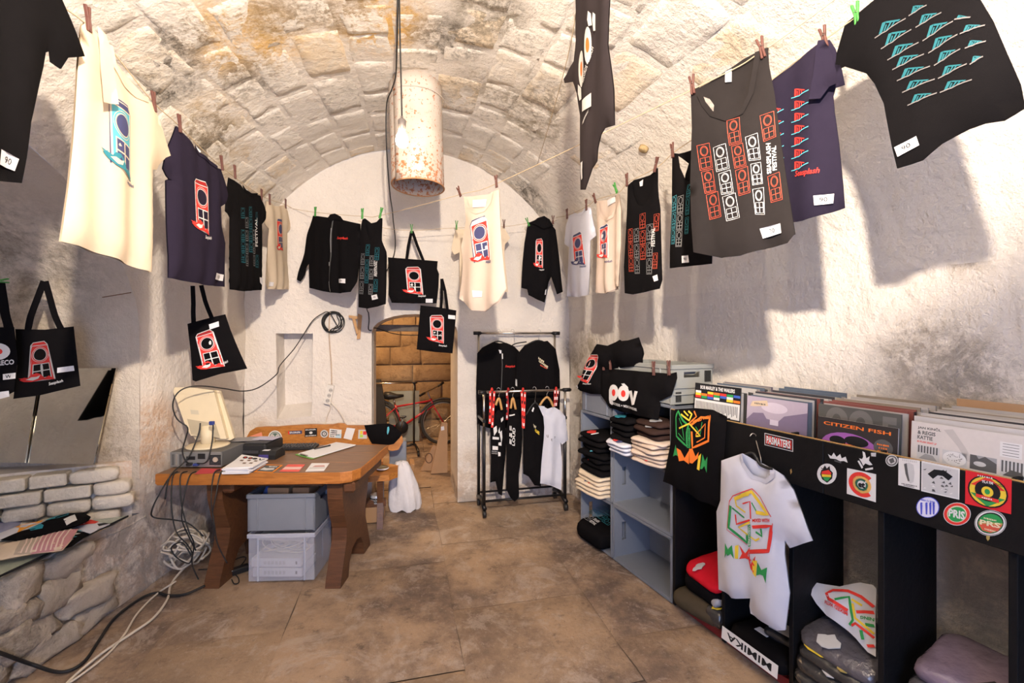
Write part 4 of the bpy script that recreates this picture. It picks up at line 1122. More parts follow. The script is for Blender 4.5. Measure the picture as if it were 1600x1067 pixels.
# bulb on its flex
B0 = W(628, 216, 2.35)
r = empty('pendant_bulb', tuple(B0), 0, 'bare glowing light bulb on a black flex in front of the rusty pipe', 'light bulb')
GLOW = mt('bulb_glow', (1.0, .80, .56), .4, var=0, emit=330)
MB().lathe([(.002, -.048), (.016, -.044), (.026, -.034), (.031, -.018), (.031, -.004), (.026, .014), (.018, .028), (.015, .04)], tuple(B0), 20).build('bulb', GLOW, r, True)
SOCK = mt('socket_grey', (.14, .12, .11), .5)
MB().lathe([(.016, .038), (.020, .042), (.021, .09), (.016, .096), (.008, .10), (.006, .112)], tuple(B0), 18).build('socket', SOCK, r, True)
topz = vz(B0.x - .03, 2.6)
MB().tube(spline([B0 + Vector((0, 0, .11)), W(627, 140, 2.35), W(625, 60, 2.35), Vector((B0.x - .012, 2.34, vz(B0.x, 2.34) + .01))], 10), .0042, 8).build('flex', RUBBER, r, True)
tag(MB().tube(spline([Vector((B0.x - .02, 2.35, vz(B0.x, 2.35) + .01)), W(621, 30, 2.42), W(620, 80, 2.62), W(618, 120, 2.85), W(612, 140, 3.03), W(604, 165, 3.15), W(604, 230, 3.25), W(609, 300, 3.45), W(614, 340, 4.0), W(615, 400, 4.27), W(576, 470, 4.26), W(576, 490, 4.26)], 10), .0045, 8).build('power_cable', RUBBER, None, True), 'black cable running from the vault behind the rusty pipe to the doorway', 'cable')
# round iron plate in the vault
p = vhit(1008, 228); nrm = (Vector((.4, p.y, 2.0)) - p).normalized(); Q = nrm.to_track_quat('Z', 'Y').to_matrix().to_4x4()
b = MB(); M_ = Matrix.Translation(p + nrm * .03) @ Q
b.lathe([(.002, .01), (.022, .010), (.030, .004), (.032, -.02)], (0, 0, 0), 18, M_); tag(b.build('round_plaque', mt('ochre_cap', (.42, .30, .15), .8, var=.4, scale=60), None, True), 'small round ochre cap set in the right side of the vault', 'cap')
# cable coil, peg, power strip on the far wall
def onb(px, py, off): u, v = BK.uv(px, py); return Vector(BK.pts([(u, v)], off)[0])
pts = []
for i in range(90):
    a = 2 * math.pi * i / 15 + 1.2; rr = 15.5 + 2.2 * math.sin(i * .37) - (5 if i % 31 > 24 else 0)
    pts.append(onb(521 + rr * math.cos(a), 504 + rr * .98 * math.sin(a), .02 + .012 * math.sin(i * 1.3)))
pts += [onb(516, 489, .05), onb(504, 491, .05), onb(490, 502, .06), onb(478, 522, .09), onb(465, 545, .15), onb(450, 568, .28)]
pts += [W(432, 585, 3.7), W(405, 605, 3.5), W(380, 611, 3.35), W(350, 607, 3.15), W(315, 603, 3.0), W(290, 606, 2.93), W(275, 617, 2.9), W(270, 635, 2.9), W(277, 655, 2.92), W(293, 668, 2.94), W(290, 685, 2.95), W(285, 705, 2.95), W(290, 720, 2.96), W(296, 724, 2.98)]
tag(MB().tube(spline(pts, 5), .0042, 7).build('network_cable', RUBBER, None, True), 'coiled black cable hung on the far wall and looping down to the computer', 'cable')
WOOD_L = mt('pale_wood', (.50, .27, .10), .6, var=.2, scale=30)
r = empty('wall_hook', tuple(onb(560, 530, 0)), 0, 'small wooden bracket on the far wall beside the cable coil', 'hook')
solid('arm', BK, [(546, 493), (563, 495), (564, 500), (547, 497)], .03, WOOD_L, r, .07); solid('brace', BK, [(551, 497), (556, 497), (561, 520), (558, 522)], .02, WOOD_L, r, .06); solid('backplate', BK, [(560, 490), (566, 493), (563, 529), (558, 530)], .025, WOOD_L, r, .03)
r = empty('power_strip', tuple(onb(512, 631, 0)), 0, 'white power strip hanging on the far wall above the bench', 'power strip')
solid('housing', BK, [(513, 600), (523, 602), (517, 632), (507, 629)], .03, WHPL, r, .045)
d = Decal(BK, .05, .046)
for (cx, cy) in ((518, 609), (515.5, 617), (513, 625)):
    d.px([(cx + 3.2 * math.cos(a), cy + 3.2 * math.sin(a)) for a in [i * .4 for i in range(16)]], mt('socket_shade', (.45, .42, .38), .6), 0)
    for dx in (-1.3, 1.3): d.px([(cx + dx - .5, cy - .5), (cx + dx + .5, cy - .5), (cx + dx + .5, cy + .5), (cx + dx - .5, cy + .5)], I_black, 1)
d.build(r, 'outlet')
MB().tube(spline([onb(519, 600, .03), onb(518, 570, .02), onb(515, 530, .015), onb(515, 500, .015), onb(517, 488, .02)], 8), .006, 8).build('hanging_lead', mt('old_lead', (.52, .40, .30), .8), r, True)
for pp in ([(516, 622), (519, 628), (530, 640), (537, 652), (541, 664), (543, 680)], [(513, 628), (518, 634), (512, 650), (509, 664), (508, 680)]):
    MB().tube(spline([onb(a, b, .05) for a, b in pp], 8), .0035, 7).build('plug_lead', CABW, r, True)
tag(MB().tube(spline([onb(576, 488, .03), onb(577, 500, .03), onb(576, 514, .02), onb(580, 516, .02), bxy(dl + .02, .3, 1.70), bxy(dl + .25, .62, 1.635), bxy(dr - .1, .64, 1.635)], 8), .005, 7).build('doorway_cable', RUBBER, None, True), 'black cable fixed along the doorway arch', 'cable')
tag(MB().tube([onb(582.5, 520, -.05), onb(582.5, 660, -.05), onb(582.5, 748, -.05)], .006, 7).build('jamb_conduit', mt('conduit', (.30, .27, .24), .7), None, True), 'thin grey conduit up the left jamb of the doorway', 'conduit')
tag(MB().tube([(-2.33, 2.62, 1.84), W(205, 457, 2.72)], .003, 6).build('wall_nail', mt('rusty_nail', (.18, .09, .04), .7), None, True), 'long rusty nail in the left wall pier', 'nail')

# ================================================================== TABLE AND BENCH
def wood(name, a, b, rough=.45):
    g = NG(name); v = g.scaled((3, 26, 26)); n1 = g.noise(1.6, 8, .65, v, 1.2); n2 = g.noise(7, 6, .6, g.scaled((2, 30, 30)))
    n3 = g.noise(3, 6)
    c = g.mix(g.ramp(n1, .3, .7), a, b); c = g.mix(g.math('MULTIPLY', g.ramp(n2, .55, .75), .5), c, tuple(k * .5 for k in a)); c = g.mix(g.math('MULTIPLY', g.ramp(n3, .5, .7), .25), c, tuple(k * .6 for k in a))
    return g.done(c, rough, [(n1, .12, .005)], .45)
W_top = wood('table_top_wood', (.155, .078, .038), (.225, .120, .060), .42); W_edge = wood('table_edge_wood', (.34, .115, .022), (.50, .19, .04)); W_leg = wood('table_leg_wood', (.085, .034, .015), (.15, .062, .025))
W_bench = wood('bench_wood', (.36, .13, .025), (.55, .23, .05), .4)
TZ = .76
tb = empty('trestle_table', (-1.6, 3.26, 0), 0, 'heavy brown wooden trestle table along the far wall', 'table')
edges = [2.885, 3.14, 3.40, 3.645]
for i in range(3):
    y0, y1 = edges[i] + .001, edges[i + 1] - .001
    if i == 0: poly = [(-2.225, y0 - .012), (-1.6, y0 + .004), (-1.085, y0 + .022), (-1.02, y0 + .055), (-.985, y0 + .12), (-.982, y1), (-2.225, y1)]
    else: poly = [(-2.225, y0), (-.982 + (.0), y0), (-.978, y1), (-2.225, y1)]
    b = MB(); n = len(poly)
    cx_, cy_ = sum(q[0] for q in poly) / n, sum(q[1] for q in poly) / n
    def P(q, z, k=1.0): return (cx_ + (q[0] - cx_) * k, cy_ + (q[1] - cy_) * k, z)
    front = [j for j in range(n)]
    v = [P(q, TZ - .072, .985) for q in poly] + [P(q, TZ - .06) for q in poly] + [P(q, TZ - .006) for q in poly] + [P(q, TZ, .994) for q in poly]
    f = [tuple(range(n - 1, -1, -1)), tuple(3 * n + j for j in range(n))]
    fmats = [1, 0]
    for L_ in range(3):
        for j in range(n): f.append((L_ * n + j, L_ * n + (j + 1) % n, (L_ + 1) * n + (j + 1) % n, (L_ + 1) * n + j)); fmats.append(1)
    mk('plank', v, f, [W_top, W_edge], tb, False, fmats)
legp = [(2.955, 0), (2.97, .05), (3.01, .14), (3.065, .26), (3.075, .34), (3.03, .44), (2.995, .56), (2.985, TZ - .075)]
legpoly = legp + [(6.53 - a, b) for a, b in reversed(legp)] + [(3.43, 0), (3.41, .09), (3.35, .16), (3.265, .18), (3.18, .16), (3.12, .09), (3.10, 0)]
for xc in (-1.93, -1.15):
    MB().prism(legpoly, lambda q: (xc - .05, q[0], q[1]), lambda q: (xc + .05, q[0], q[1])).build('leg', W_leg, tb)
    MB().box((xc + .10, 3.265, TZ - .112), (.08, .62, .075), bev=.015).build('bearer', W_leg, tb)
MB().box((-1.54, 3.44, .25), (.72, .07, .11), bev=.012).build('stretcher', W_leg, tb)
MB().box((-1.70, 3.44, .12), (.36, .07, .09), rz=.12, bev=.012).build('foot_rail', W_leg, tb)
MB().box((-1.54, 3.03, TZ - .10), (.62, .05, .045), bev=.012).build('apron', W_leg, tb)
# bench
bn_off = .13
BN = Surf(Vector(BK.A) + Vector(BK.N) * bn_off, BK.U, (0, 0, 1))
k = lambda pts: scl(pts, 380, 650, 5.714)
bn = empty('wooden_bench', (-1.6, 4.0, 0), 0, 'varnished orange-brown bench with a stickered backrest behind the table', 'bench')
top_ = k([(20, 205), (60, 135), (110, 104), (200, 96), (300, 97), (420, 86), (600, 76), (720, 78), (800, 76), (845, 66), (900, 68), (925, 85), (1080, 86), (1250, 84), (1350, 108), (1420, 185), (1428, 230), (1385, 300), (1330, 312), (1290, 300)])
bu = BN.uvs(top_); zlow = .53
bu = bu + [(bu[-1][0] - .06, zlow), (bu[0][0] + .02, zlow)]
solid('backrest', BN, bu, .035, W_bench, bn, uv=True)
def bq(u, dep, z): return Vector(BN.A) + Vector(BN.U) * u + Vector(BK.N) * dep + Vector((0, 0, z))
u0, u1 = bu[0][0] + .02, BN.uv(622, 730)[0]
seat = [(u0, .02), (u1 - .06, .02), (u1, .08), (u1 + .0, .28), (u1 - .07, .36), (u0, .36)]
MB().prism(seat, lambda q: bq(q[0], q[1], .405), lambda q: bq(q[0], q[1], .455)).build('seat', W_bench, bn)
for uu in (u0 + .12, u1 - .17):
    MB().prism([(.03, 0), (.09, .2), (.05, .405), (.33, .405), (.29, .2), (.35, 0)], lambda q: bq(uu, q[0], q[1]), lambda q: bq(uu + .05, q[0], q[1])).build('leg', W_leg, bn)
    MB().prism([(0, .45), (.05, .45), (.05, .62), (0, .62)], lambda q: bq(uu, q[0], q[1]), lambda q: bq(uu + .04, q[0], q[1])).build('back_post', W_bench, bn)
MB().prism([(.16, .14), (.21, .14), (.21, .20), (.16, .20)], lambda q: bq(u0 + .1, q[0], q[1]), lambda q: bq(u1 - .1, q[0], q[1])).build('stretcher', W_leg, bn)
def sticker(parent, surf, label, fn, off=.002):
    d = Decal(surf, .06, off, .0005); fn(d); d.build(parent, 'sticker', label)
I_sal = ink('salmon_paper', (.80, .30, .20)); I_lgrey = ink('light_grey_print', (.55, .55, .55)); I_pblue = ink('pale_blue_print', (.50, .66, .75))
def circ(pts, cx, cy, rx, ry=None): ry = ry or rx; return pts([(cx + rx * math.cos(i * math.pi / 12), cy + ry * math.sin(i * math.pi / 12)) for i in range(24)])
sticker(bn, BN, 'salmon paper note', lambda d: d.px(k([(57, 180), (165, 143), (178, 203), (90, 222)]), I_sal))
def f_(d):
    d.px(circ(k, 285, 190, 62), I_white); d.px(circ(k, 285, 190, 52), ink('bottle_green_print', (.10, .17, .15)), 1); d.px(circ(k, 262, 188, 20, 26), I_lgrey, 2); d.px(circ(k, 308, 188, 20, 26), I_lgrey, 2); d.px(circ(k, 262, 188, 9), I_dgrey, 3); d.px(circ(k, 308, 188, 9), I_dgrey, 3)
    d.pxline(circ(k, 285, 190, 42), .006, I_lgrey, 2, True)
sticker(bn, BN, 'round green and white sticker', f_)
def f_(d): d.quad(k([(400, 135), (525, 128), (525, 158), (402, 163)])); d.poly(SQ, I_navy); d.poly([(0, 0), (.1, 0), (.1, 1), (0, 1)], I_red, 1); scrib(d, .12, .2, .92, .8, I_white, 2, 9)
sticker(bn, BN, 'narrow dark sticker', f_)
def f_(d): d.quad(k([(550, 112), (660, 107), (660, 180), (550, 187)])); d.poly(SQ, I_black); scrib(d, .06, .76, .94, .92, I_white, 1, 9); scrib(d, .06, .06, .94, .2, I_white, 1, 10); d.ell(.5, .48, .14, .16, I_white, 1, 8)
sticker(bn, BN, 'black sticker with white emblem', f_)
def f_(d): d.px(circ(k, 724, 158, 35), I_lgrey); d.px(circ(k, 724, 158, 24), I_dgrey, 1); d.px(circ(k, 724, 158, 14), I_white, 2); d.px(circ(k, 724, 158, 6), I_dgrey, 3)
sticker(bn, BN, 'round grey disc sticker', f_)
def f_(d):
    d.quad(k([(772, 112), (880, 122), (875, 197), (765, 190)])); d.poly(SQ, I_white); d.poly([(.5, 0), (1, 0), (1, .5), (.6, .4)], I_pblue, 1)
    for i, t in enumerate((5, 5, 7, 3)): scrib(d, .1, .74 - i * .22, .1 + .11 * t, .90 - i * .22, I_black, 2, t)
sticker(bn, BN, 'white sticker with black lettering', f_)
sticker(bn, BN, 'plain white sticker', lambda d: d.px(k([(925, 103), (1000, 112), (968, 215), (895, 197)]), PAPER))
def f_(d):
    d.quad(k([(1030, 122), (1105, 122), (1105, 202), (1025, 202)])); d.poly(SQ, I_lgrey); d.poly([(.2, .5), (.5, .5), (.5, .9), (.2, .9)], I_yellow, 1); d.poly([(.55, .45), (.95, .45), (.95, .85), (.55, .85)], I_red, 1); d.poly([(.2, .15), (.55, .15), (.55, .45), (.2, .45)], ink('lime_print', (.45, .70, .08)), 1)
sticker(bn, BN, 'sticker with coloured squares', f_)
s = Surf(Vector(BN.A) + Vector(BN.N) * .01, BN.U, (0, 0, 1), folds=.006, seed=31)
r = garment('draped_shirt', 'black shirt with a small teal mark draped over the bench end', 'shirt', None, s, k([(1080, 82), (1190, 72), (1300, 66), (1340, 82), (1420, 152), (1400, 190), (1345, 248), (1300, 256), (1210, 252), (1150, 245), (1110, 175)]), BLACK, gap=.025)
d = Decal(s, .03, .004); d.px(k([(1288, 95), (1302, 90), (1306, 115), (1300, 140), (1290, 160), (1284, 140)]), I_lteal); d.build(r)

# ---- things on the table
def tp(px, py, z=TZ): return FL(px, py, z)
BEIGEPL = mt('aged_beige_plastic', (.66, .56, .38), .5, var=.05); GREYMET = mt('grey_metal', (.36, .36, .35), .45, .6); CASEGR = mt('case_grey', (.10, .10, .10), .5)
r = empty('desktop_computer', (-2.06, 3.2, TZ), 0, 'grey desktop computer lying under the beige monitor', 'computer')
MB().box((-2.06, 3.205, TZ + .056), (.335, .40, .100), bev=.004).build('case', CASEGR, r)
pan = MB().box((-2.06, 3.003, TZ + .056), (.33, .006, .096)).build('rear_panel', GREYMET, r)
for i in range(4): MB().box((-2.205 + i * .024, 2.998, TZ + .056), (.012, .006, .07)).build('slot_cover', mt('slot_metal', (.55, .53, .5), .4, .8) if i % 2 else CASEGR, r)
b = MB()
for i in range(8):
    for j in range(7): b.box((-1.965 + i * .0095, 2.998, TZ + .026 + j * .0095), (.0065, .004, .0065))
vg = b.build('vent_grille', I_black, r); vg['kind'] = 'stuff'
MB().lathe([(.001, .003), (.016, .003), (.018, 0)], (0, 0, 0), 16, Matrix.Translation((-1.93, 2.998, TZ + .056)) @ Matrix.Rotation(math.pi / 2, 4, 'X')).build('fan_hub', mt('fan_hub', (.45, .38, .3), .5), r)
MB().box((-2.02, 2.998, TZ + .078), (.045, .006, .034)).build('power_inlet', BLKPL, r); MB().box((-2.09, 2.998, TZ + .066), (.055, .004, .022)).build('vent_slot', BLKPL, r)
MB().box((-2.09, 2.985, TZ + .03), (.03, .03, .016), bev=.003).build('plug', BLKPL, r); MB().box((-2.045, 2.985, TZ + .028), (.032, .03, .014), bev=.003).build('plug', mt('blue_plug', (.03, .05, .22), .5), r)
MS = Surf((-2.09, 3.13, .9), (.985, .17, 0), (-.10, .10, 1)); k6 = lambda pts: scl(pts, 240, 590, 6.277)
r = empty('monitor', (-2.09, 3.16, TZ + .106), 0, 'beige flat-screen monitor seen from behind on the desktop computer', 'monitor')
solid('bezel', MS, k6([(285, 112), (670, 112), (775, 575), (735, 600), (390, 622), (352, 560), (262, 160)]), .028, BEIGEPL, r, -.03)
solid('back_shell', MS, k6([(245, 150), (262, 110), (450, 100), (640, 113), (690, 380), (725, 580), (668, 588), (650, 560), (380, 575), (335, 480)]), .045, BEIGEPL, r, .012)
solid('cable_recess', MS, k6([(358, 412), (632, 440), (665, 575), (385, 562)]), .004, mt('recess_beige', (.42, .36, .25), .6), r, .0135)
solid('rating_label', MS, k6([(398, 320), (475, 320), (480, 362), (402, 362)]), .001, mt('label_grey', (.52, .46, .34), .6), r, .0135)
solid('hood_moulding', MS, k6([(280, 135), (450, 118), (600, 135), (590, 160), (450, 172), (300, 165)]), .003, BEIGEPL, r, .0155)
MB().tube([(-2.075, 3.145, TZ + .115), (-2.08, 3.15, TZ + .25)], [.045, .040], 16).build('neck', BEIGEPL, r, True)
MB().lathe([(.13, 0), (.132, .006), (.12, .014), (.05, .026), (.002, .028)], (-2.085, 3.16, TZ + .107), 28).build('base', BEIGEPL, r, True)
bl_ = mt('blue_plug', (.03, .05, .22), .5)
MB().box(tuple(W(331, 661, 3.03)), (.03, .02, .025), bev=.003).build('video_plug', bl_, r)
MB().tube(spline([W(333, 664, 3.04), W(332, 685, 3.02), W(329, 703, 2.99), W(325, 718, 2.97), W(318, 724, 2.97), W(308, 724, 2.975)], 8), .0042, 7).build('video_lead', RUBBER, r, True)
MB().tube(spline([W(313, 661, 3.05), W(311, 675, 3.03), W(304, 695, 3.0), W(296, 712, 2.96), W(285, 725, 2.93), W(265, 745, 2.84), W(258, 780, 2.82)], 8), .0045, 7).build('power_lead', RUBBER, r, True)
r = empty('receipt_printer', (-1.86, 3.37, TZ), 0, 'black box-shaped printer between the computer and keyboard', 'printer')
MB().box((-1.865, 3.37, TZ + .05), (.26, .26, .098), bev=.012).build('body', BLKPL, r); MB().box((-1.855, 3.36, TZ + .102), (.24, .20, .008), bev=.003).build('lid', DKPL, r)
MB().box((-1.87, 3.237, TZ + .045), (.18, .006, .02)).build('paper_slot', DKPL, r)
r = empty('paper_sheets', (-1.86, 3.4, TZ + .108), 0, 'thin grey folder and papers lying on the black printer', 'paper')
MB().box((-1.93, 3.36, TZ + .1095), (.17, .13, .003), rz=.3).build('folder', mt('grey_card', (.28, .27, .27), .7), r); MB().box((-1.80, 3.38, TZ + .1115), (.16, .10, .003), rz=-.1).build('sheet', mt('lilac_paper', (.50, .47, .60), .7), r)
r = empty('card_terminal', (-1.69, 3.25, TZ), 0, 'black card payment terminal with a blue front label', 'card terminal')
MB().prism([(0, 0), (.14, 0), (.14, .03), (.10, .062), (.02, .058), (0, .03)], lambda q: (-1.76, 3.2 + q[0], TZ + .001 + q[1]), lambda q: (-1.645, 3.2 + q[0], TZ + .001 + q[1])).build('body', BLKPL, r)
MB().box((-1.725, 3.1985, TZ + .022), (.068, .003, .028)).build('front_label', mt('indigo', (.06, .05, .22), .5), r); MB().box((-1.72, 3.23, TZ + .0605), (.045, .03, .002)).build('paper_label', PAPER, r)
r = empty('keyboard', (-1.70, 3.52, TZ), 0, 'black keyboard at the back of the table', 'keyboard')
kbd = MB().box((-1.70, 3.52, TZ + .011), (.40, .14, .02), rz=.12, bev=.006).build('body', BLKPL, r)
for i in range(5):
    b = MB(); Rm = Matrix.Translation((-1.70, 3.52, 0)) @ Matrix.Rotation(.12, 4, 'Z')
    for j in range(17): b.box((-.18 + j * .0222 + .004 * (i % 2), -.052 + i * .025, TZ + .024), (.018, .019, .010), Rm, bev=.003)
    q = b.build('key_row', DKPL, kbd); q['kind'] = 'stuff'
stk = empty('magazine_stack', tuple(tp(385, 735)), 0, 'stack of white printed magazines near the table front', 'magazines')
SF = flat(TZ); cor = [SF.uv(349, 741), SF.uv(391, 740), SF.uv(417, 726), SF.uv(378, 719)]
rnd = random.Random(4)
for i in range(6):
    dx, dy, a = rnd.uniform(-.008, .008), rnd.uniform(-.006, .006), rnd.uniform(-.06, .06); cx_ = sum(q[0] for q in cor) / 4; cy_ = sum(q[1] for q in cor) / 4
    qq = [(cx_ + dx + (q[0] - cx_) * math.cos(a) - (q[1] - cy_) * math.sin(a), cy_ + dy + (q[0] - cx_) * math.sin(a) + (q[1] - cy_) * math.cos(a)) for q in cor]
    solid('magazine', SF, qq, .0062, PAPER, stk, .0075 + i * .0066, uv=True)
d = Decal(flat(TZ + .0075 + 5 * .0066), .08, .001, .0003); d.quad_uv([qq[3], qq[2], qq[1], qq[0]])
for cx in (.25, .45, .62): d.ell(cx, .80, .085, .085, I_black, 1, 14)
for cx in (.25, .45): d.ell(cx, .80, .04, .04, I_red, 2, 10)
d.poly([(.75, .88), (.80, .88), (.86, .74), (.92, .88), (.97, .88), (.89, .7), (.83, .7)], I_black, 1)
for (a, b_) in ((.2, .5), (.45, .55), (.7, .55), (.42, .3), (.65, .33)): d.poly([(a, b_), (a + .12, b_), (a + .12, b_ + .1), (a, b_ + .1)], ink('photo_brown', (.18, .12, .09)), 1)
d.build(stk)
def leaflet(label, q, base, fn=None):
    r = solid('leaflet', SF, q, .0012, base, None, .0022); tag(r, label, 'leaflet', 'leaflets along the table edge')
    if fn: d = Decal(SF, .08, .0026, .0003); d.quad([q[1], q[2], q[3], q[0]]); fn(d); d.build(r)
leaflet('crumpled dark red leaflet beside the computer', [(304, 741), (315, 732), (350, 733), (331, 740)], ink('brick_red_paper', (.50, .06, .07)))
leaflet('black leaflet with an orange border', [(396, 738), (414, 726), (442, 727), (426, 739)], ink('orange_paper', (.75, .25, .03)), lambda d: (d.poly([(.08, .1), (.92, .1), (.92, .9), (.08, .9)], I_dgrey, 1), d.poly([(.15, .3), (.5, .25), (.85, .35), (.8, .55), (.4, .5), (.2, .6)], I_lgrey, 2), scrib(d, .4, .65, .85, .8, I_white, 2, 6)))
leaflet('red and pink leaflet in the middle of the table edge', [(436, 737), (450, 726), (477, 726), (467, 737)], ink('coral_paper', (.72, .12, .10)), lambda d: d.poly([(.03, .25), (.97, .25), (.97, .62), (.03, .62)], ink('pink_print', (.75, .50, .46)), 1))
leaflet('white leaflet with small red print', [(477, 737), (487, 724), (515, 724), (506, 736)], PAPER, lambda d: (d.poly([(.08, .3), (.95, .3), (.95, .42), (.08, .42)], I_lgrey, 1), d.poly([(.2, .5), (.9, .5), (.8, .7), (.3, .68)], ink('dull_rose', (.55, .30, .28)), 1)))
r = empty('clipboard', tuple(tp(505, 705)), 0, 'green clipboard with white paper on the table', 'clipboard')
cb = [(461, 711), (524, 693), (553, 697), (487, 718)]
solid('board', SF, cb, .003, mt('green_board', (.16, .38, .08), .6), r, .005)
SF2 = flat(TZ + .005); cp = [(466, 710), (524, 692.5), (555, 696.5), (490, 716)]
for i in range(2): solid('sheet', SF2, [(a + i * 1.2, b_ - i * .4) for a, b_ in cp], .003, PAPER, r, .004 + i * .0035)
MB().box(tuple(SF.pts([SF.uv(475, 713.5)], .014)[0]), (.085, .016, .008), rz=-.62, bev=.003).build('clip', STEEL, r)
tag(MB().tube([SF.pts([SF.uv(491, 705.5)], .019)[0], SF.pts([SF.uv(516, 699.5)], .019)[0]], [.004, .006], 8).build('pen', BLKPL, None, True), 'black pen lying on the clipboard paper', 'pen')
r = empty('tape_dish', tuple(bq(u1 - .12, .2, .456)), 0, 'small metal dish on the bench seat end', 'dish')
P0 = bq(u1 - .13, .2, .457)
MB().lathe([(.045, 0), (.052, .012), (.052, .026), (.046, .026), (.044, .008), (.002, .006)], tuple(P0), 20).build('bowl', mt('brass_dish', (.35, .28, .16), .35, .8), r, True)
MB().tube([P0 + Vector((math.cos(a) * .05, math.sin(a) * .05, .014)) for a in [i * math.pi / 12 for i in range(24)]], .006, 6, closed=True).build('label_band', PAPER, r, True)
# ---- under the table
GCR = mt('grey_crate_plastic', (.225, .245, .285), .55, var=.06)
def crate(name, label, group, w, d_, h, mat, M, wall=.012, slot=True):
    """stacking crate, open at +z, with rim, ribs and hand slots"""
    r = empty(name, (0, 0, 0), 1e-9, label, 'crate', group); r.matrix_world = M
    MB().box((0, 0, wall / 2), (w - .03, d_ - .03, wall), bev=.003).build('bottom', mat, r)
    for sy in (-1, 1): MB().box((0, sy * (d_ / 2 - wall / 2 - .008), h / 2), (w - .016, wall, h - .004), bev=.003).build('side_wall', mat, r)
    for sx in (-1, 1):
        if slot:
            b = MB(); x = sx * (w / 2 - wall / 2 - .008); dd = d_ - .016; sl, sh, sz = .13, .035, h * .74
            b.box((x, 0, (sz - sh / 2) / 2), (wall, dd, sz - sh / 2)); b.box((x, 0, (h - .002 + sz + sh / 2) / 2), (wall, dd, h - .002 - sz - sh / 2))
            for sy in (-1, 1): b.box((x, sy * (dd / 2 + sl / 2) / 2, sz), (wall, dd / 2 - sl / 2, sh))
            b.build('end_wall', mat, r)
        else: MB().box((sx * (w / 2 - wall / 2 - .008), 0, h / 2), (wall, d_ - .016, h - .004), bev=.003).build('end_wall', mat, r)
    b = MB()
    for sy in (-1, 1): b.box((0, sy * (d_ / 2 - .006), h - .014), (w, .012, .028), bev=.003)
    for sx in (-1, 1): b.box((sx * (w / 2 - .006), 0, h - .014), (.012, d_, .028), bev=.003)
    b.build('rim', mat, r)
    for fx in (-.34, .34):
        for sy in (-1, 1): MB().box((fx * w, sy * (d_ / 2 - .005), h / 2 - .01), (.010, .010, h - .03), bev=.002).build('rib', mat, r)
    return r
cx0, cy0 = (453 - 800) / 720 * 3.17, 3.20
crate('storage_crate', 'grey plastic crate on the clear box under the table', None, .45, .34, .245, GCR, Matrix.Translation((cx0, cy0, .335)) @ Matrix.Rotation(.05, 4, 'Z'))
CARD = mt('brown_cardboard', (.42, .25, .13), .8, var=.1)
for (dx, dy, w_, h_, m_, lb) in ((-.03, -.055, .14, .02, CARD, 'small brown carton in the grey crate, left'), (.12, -.05, .11, .03, mt('brown_cardboard_dark', (.36, .20, .10), .8), 'small brown carton in the grey crate, right')):
    q = MB().box((cx0 + dx, cy0 + dy, .50), (w_, .16, .22), bev=.003).build('carton', m_); tag(q, lb, 'carton')
q = mk('blue_cloth', *blob_stone((cx0 - .09, cy0 - .02, .55), (.14, .12, .14), .3, 4, amp=.6), mt('blue_bag', (.08, .14, .42), .6, bump=.3, bscale=20), None, True); tag(q, 'crumpled blue plastic in the grey crate under the table', 'bag')
CLEAR = mt('clear_box_plastic', (.80, .82, .90), .25, var=0, alpha=.28, spec=.6); CLEAR2 = mt('clear_box_rim', (.75, .78, .88), .3, var=0, alpha=.5, spec=.6)
r = crate('clear_storage_box', 'clear plastic box of cables and papers under the table', None, .44, .34, .315, CLEAR, Matrix.Translation((cx0, cy0, .004)) @ Matrix.Rotation(.05, 4, 'Z'), wall=.005, slot=False)
for ch in r.children:
    if ch.name.startswith(('rim', 'rib')): ch.data.materials[0] = CLEAR2
for i, (zz, lb) in enumerate(((.05, 'lower white box of printed paper in the clear box'), (.115, 'upper white box of printed paper in the clear box'))):
    q = MB().box((cx0 - .03 + i * -.01, cy0 - .03, zz), (.33, .22, .058), bev=.003).build('paper_box', PAPER); tag(q, lb, 'paper box')
    d = Decal(plan(cx0 - .2, cy0 - .1405, cx0 + .2, cy0 - .1405), .1, .001); 
    for j in range(6): d.poly_uv([(.08 + j * .025, zz - .012), (.098 + j * .025, zz - .012), (.098 + j * .025, zz + .012), (.08 + j * .025, zz + .012)], I_lgrey)
    d.poly_uv([(.29, zz - .01), (.302, zz - .01), (.302, zz + .01), (.29, zz + .01)], I_dgrey); d.build(q)
pts = []
for i in range(120):
    a = i * .55; pts.append((cx0 + -.03 + .11 * math.cos(a) + .05 * math.sin(i * .07), cy0 - .03 + .06 * math.sin(a), .20 + .045 * math.sin(i * .21 + a * .3)))
tag(MB().tube(spline(pts, 3), .0045, 6).build('cable_coil', mt('ivory_cable', (.70, .64, .52), .6), None, True), 'coil of ivory cable inside the clear box', 'cable')
q = MB().box((cx0 - .02, cy0 - .03, .275), (.30, .2, .03), bev=.006).build('white_carton', WHPL); tag(q, 'flat white carton on top inside the clear box', 'carton')
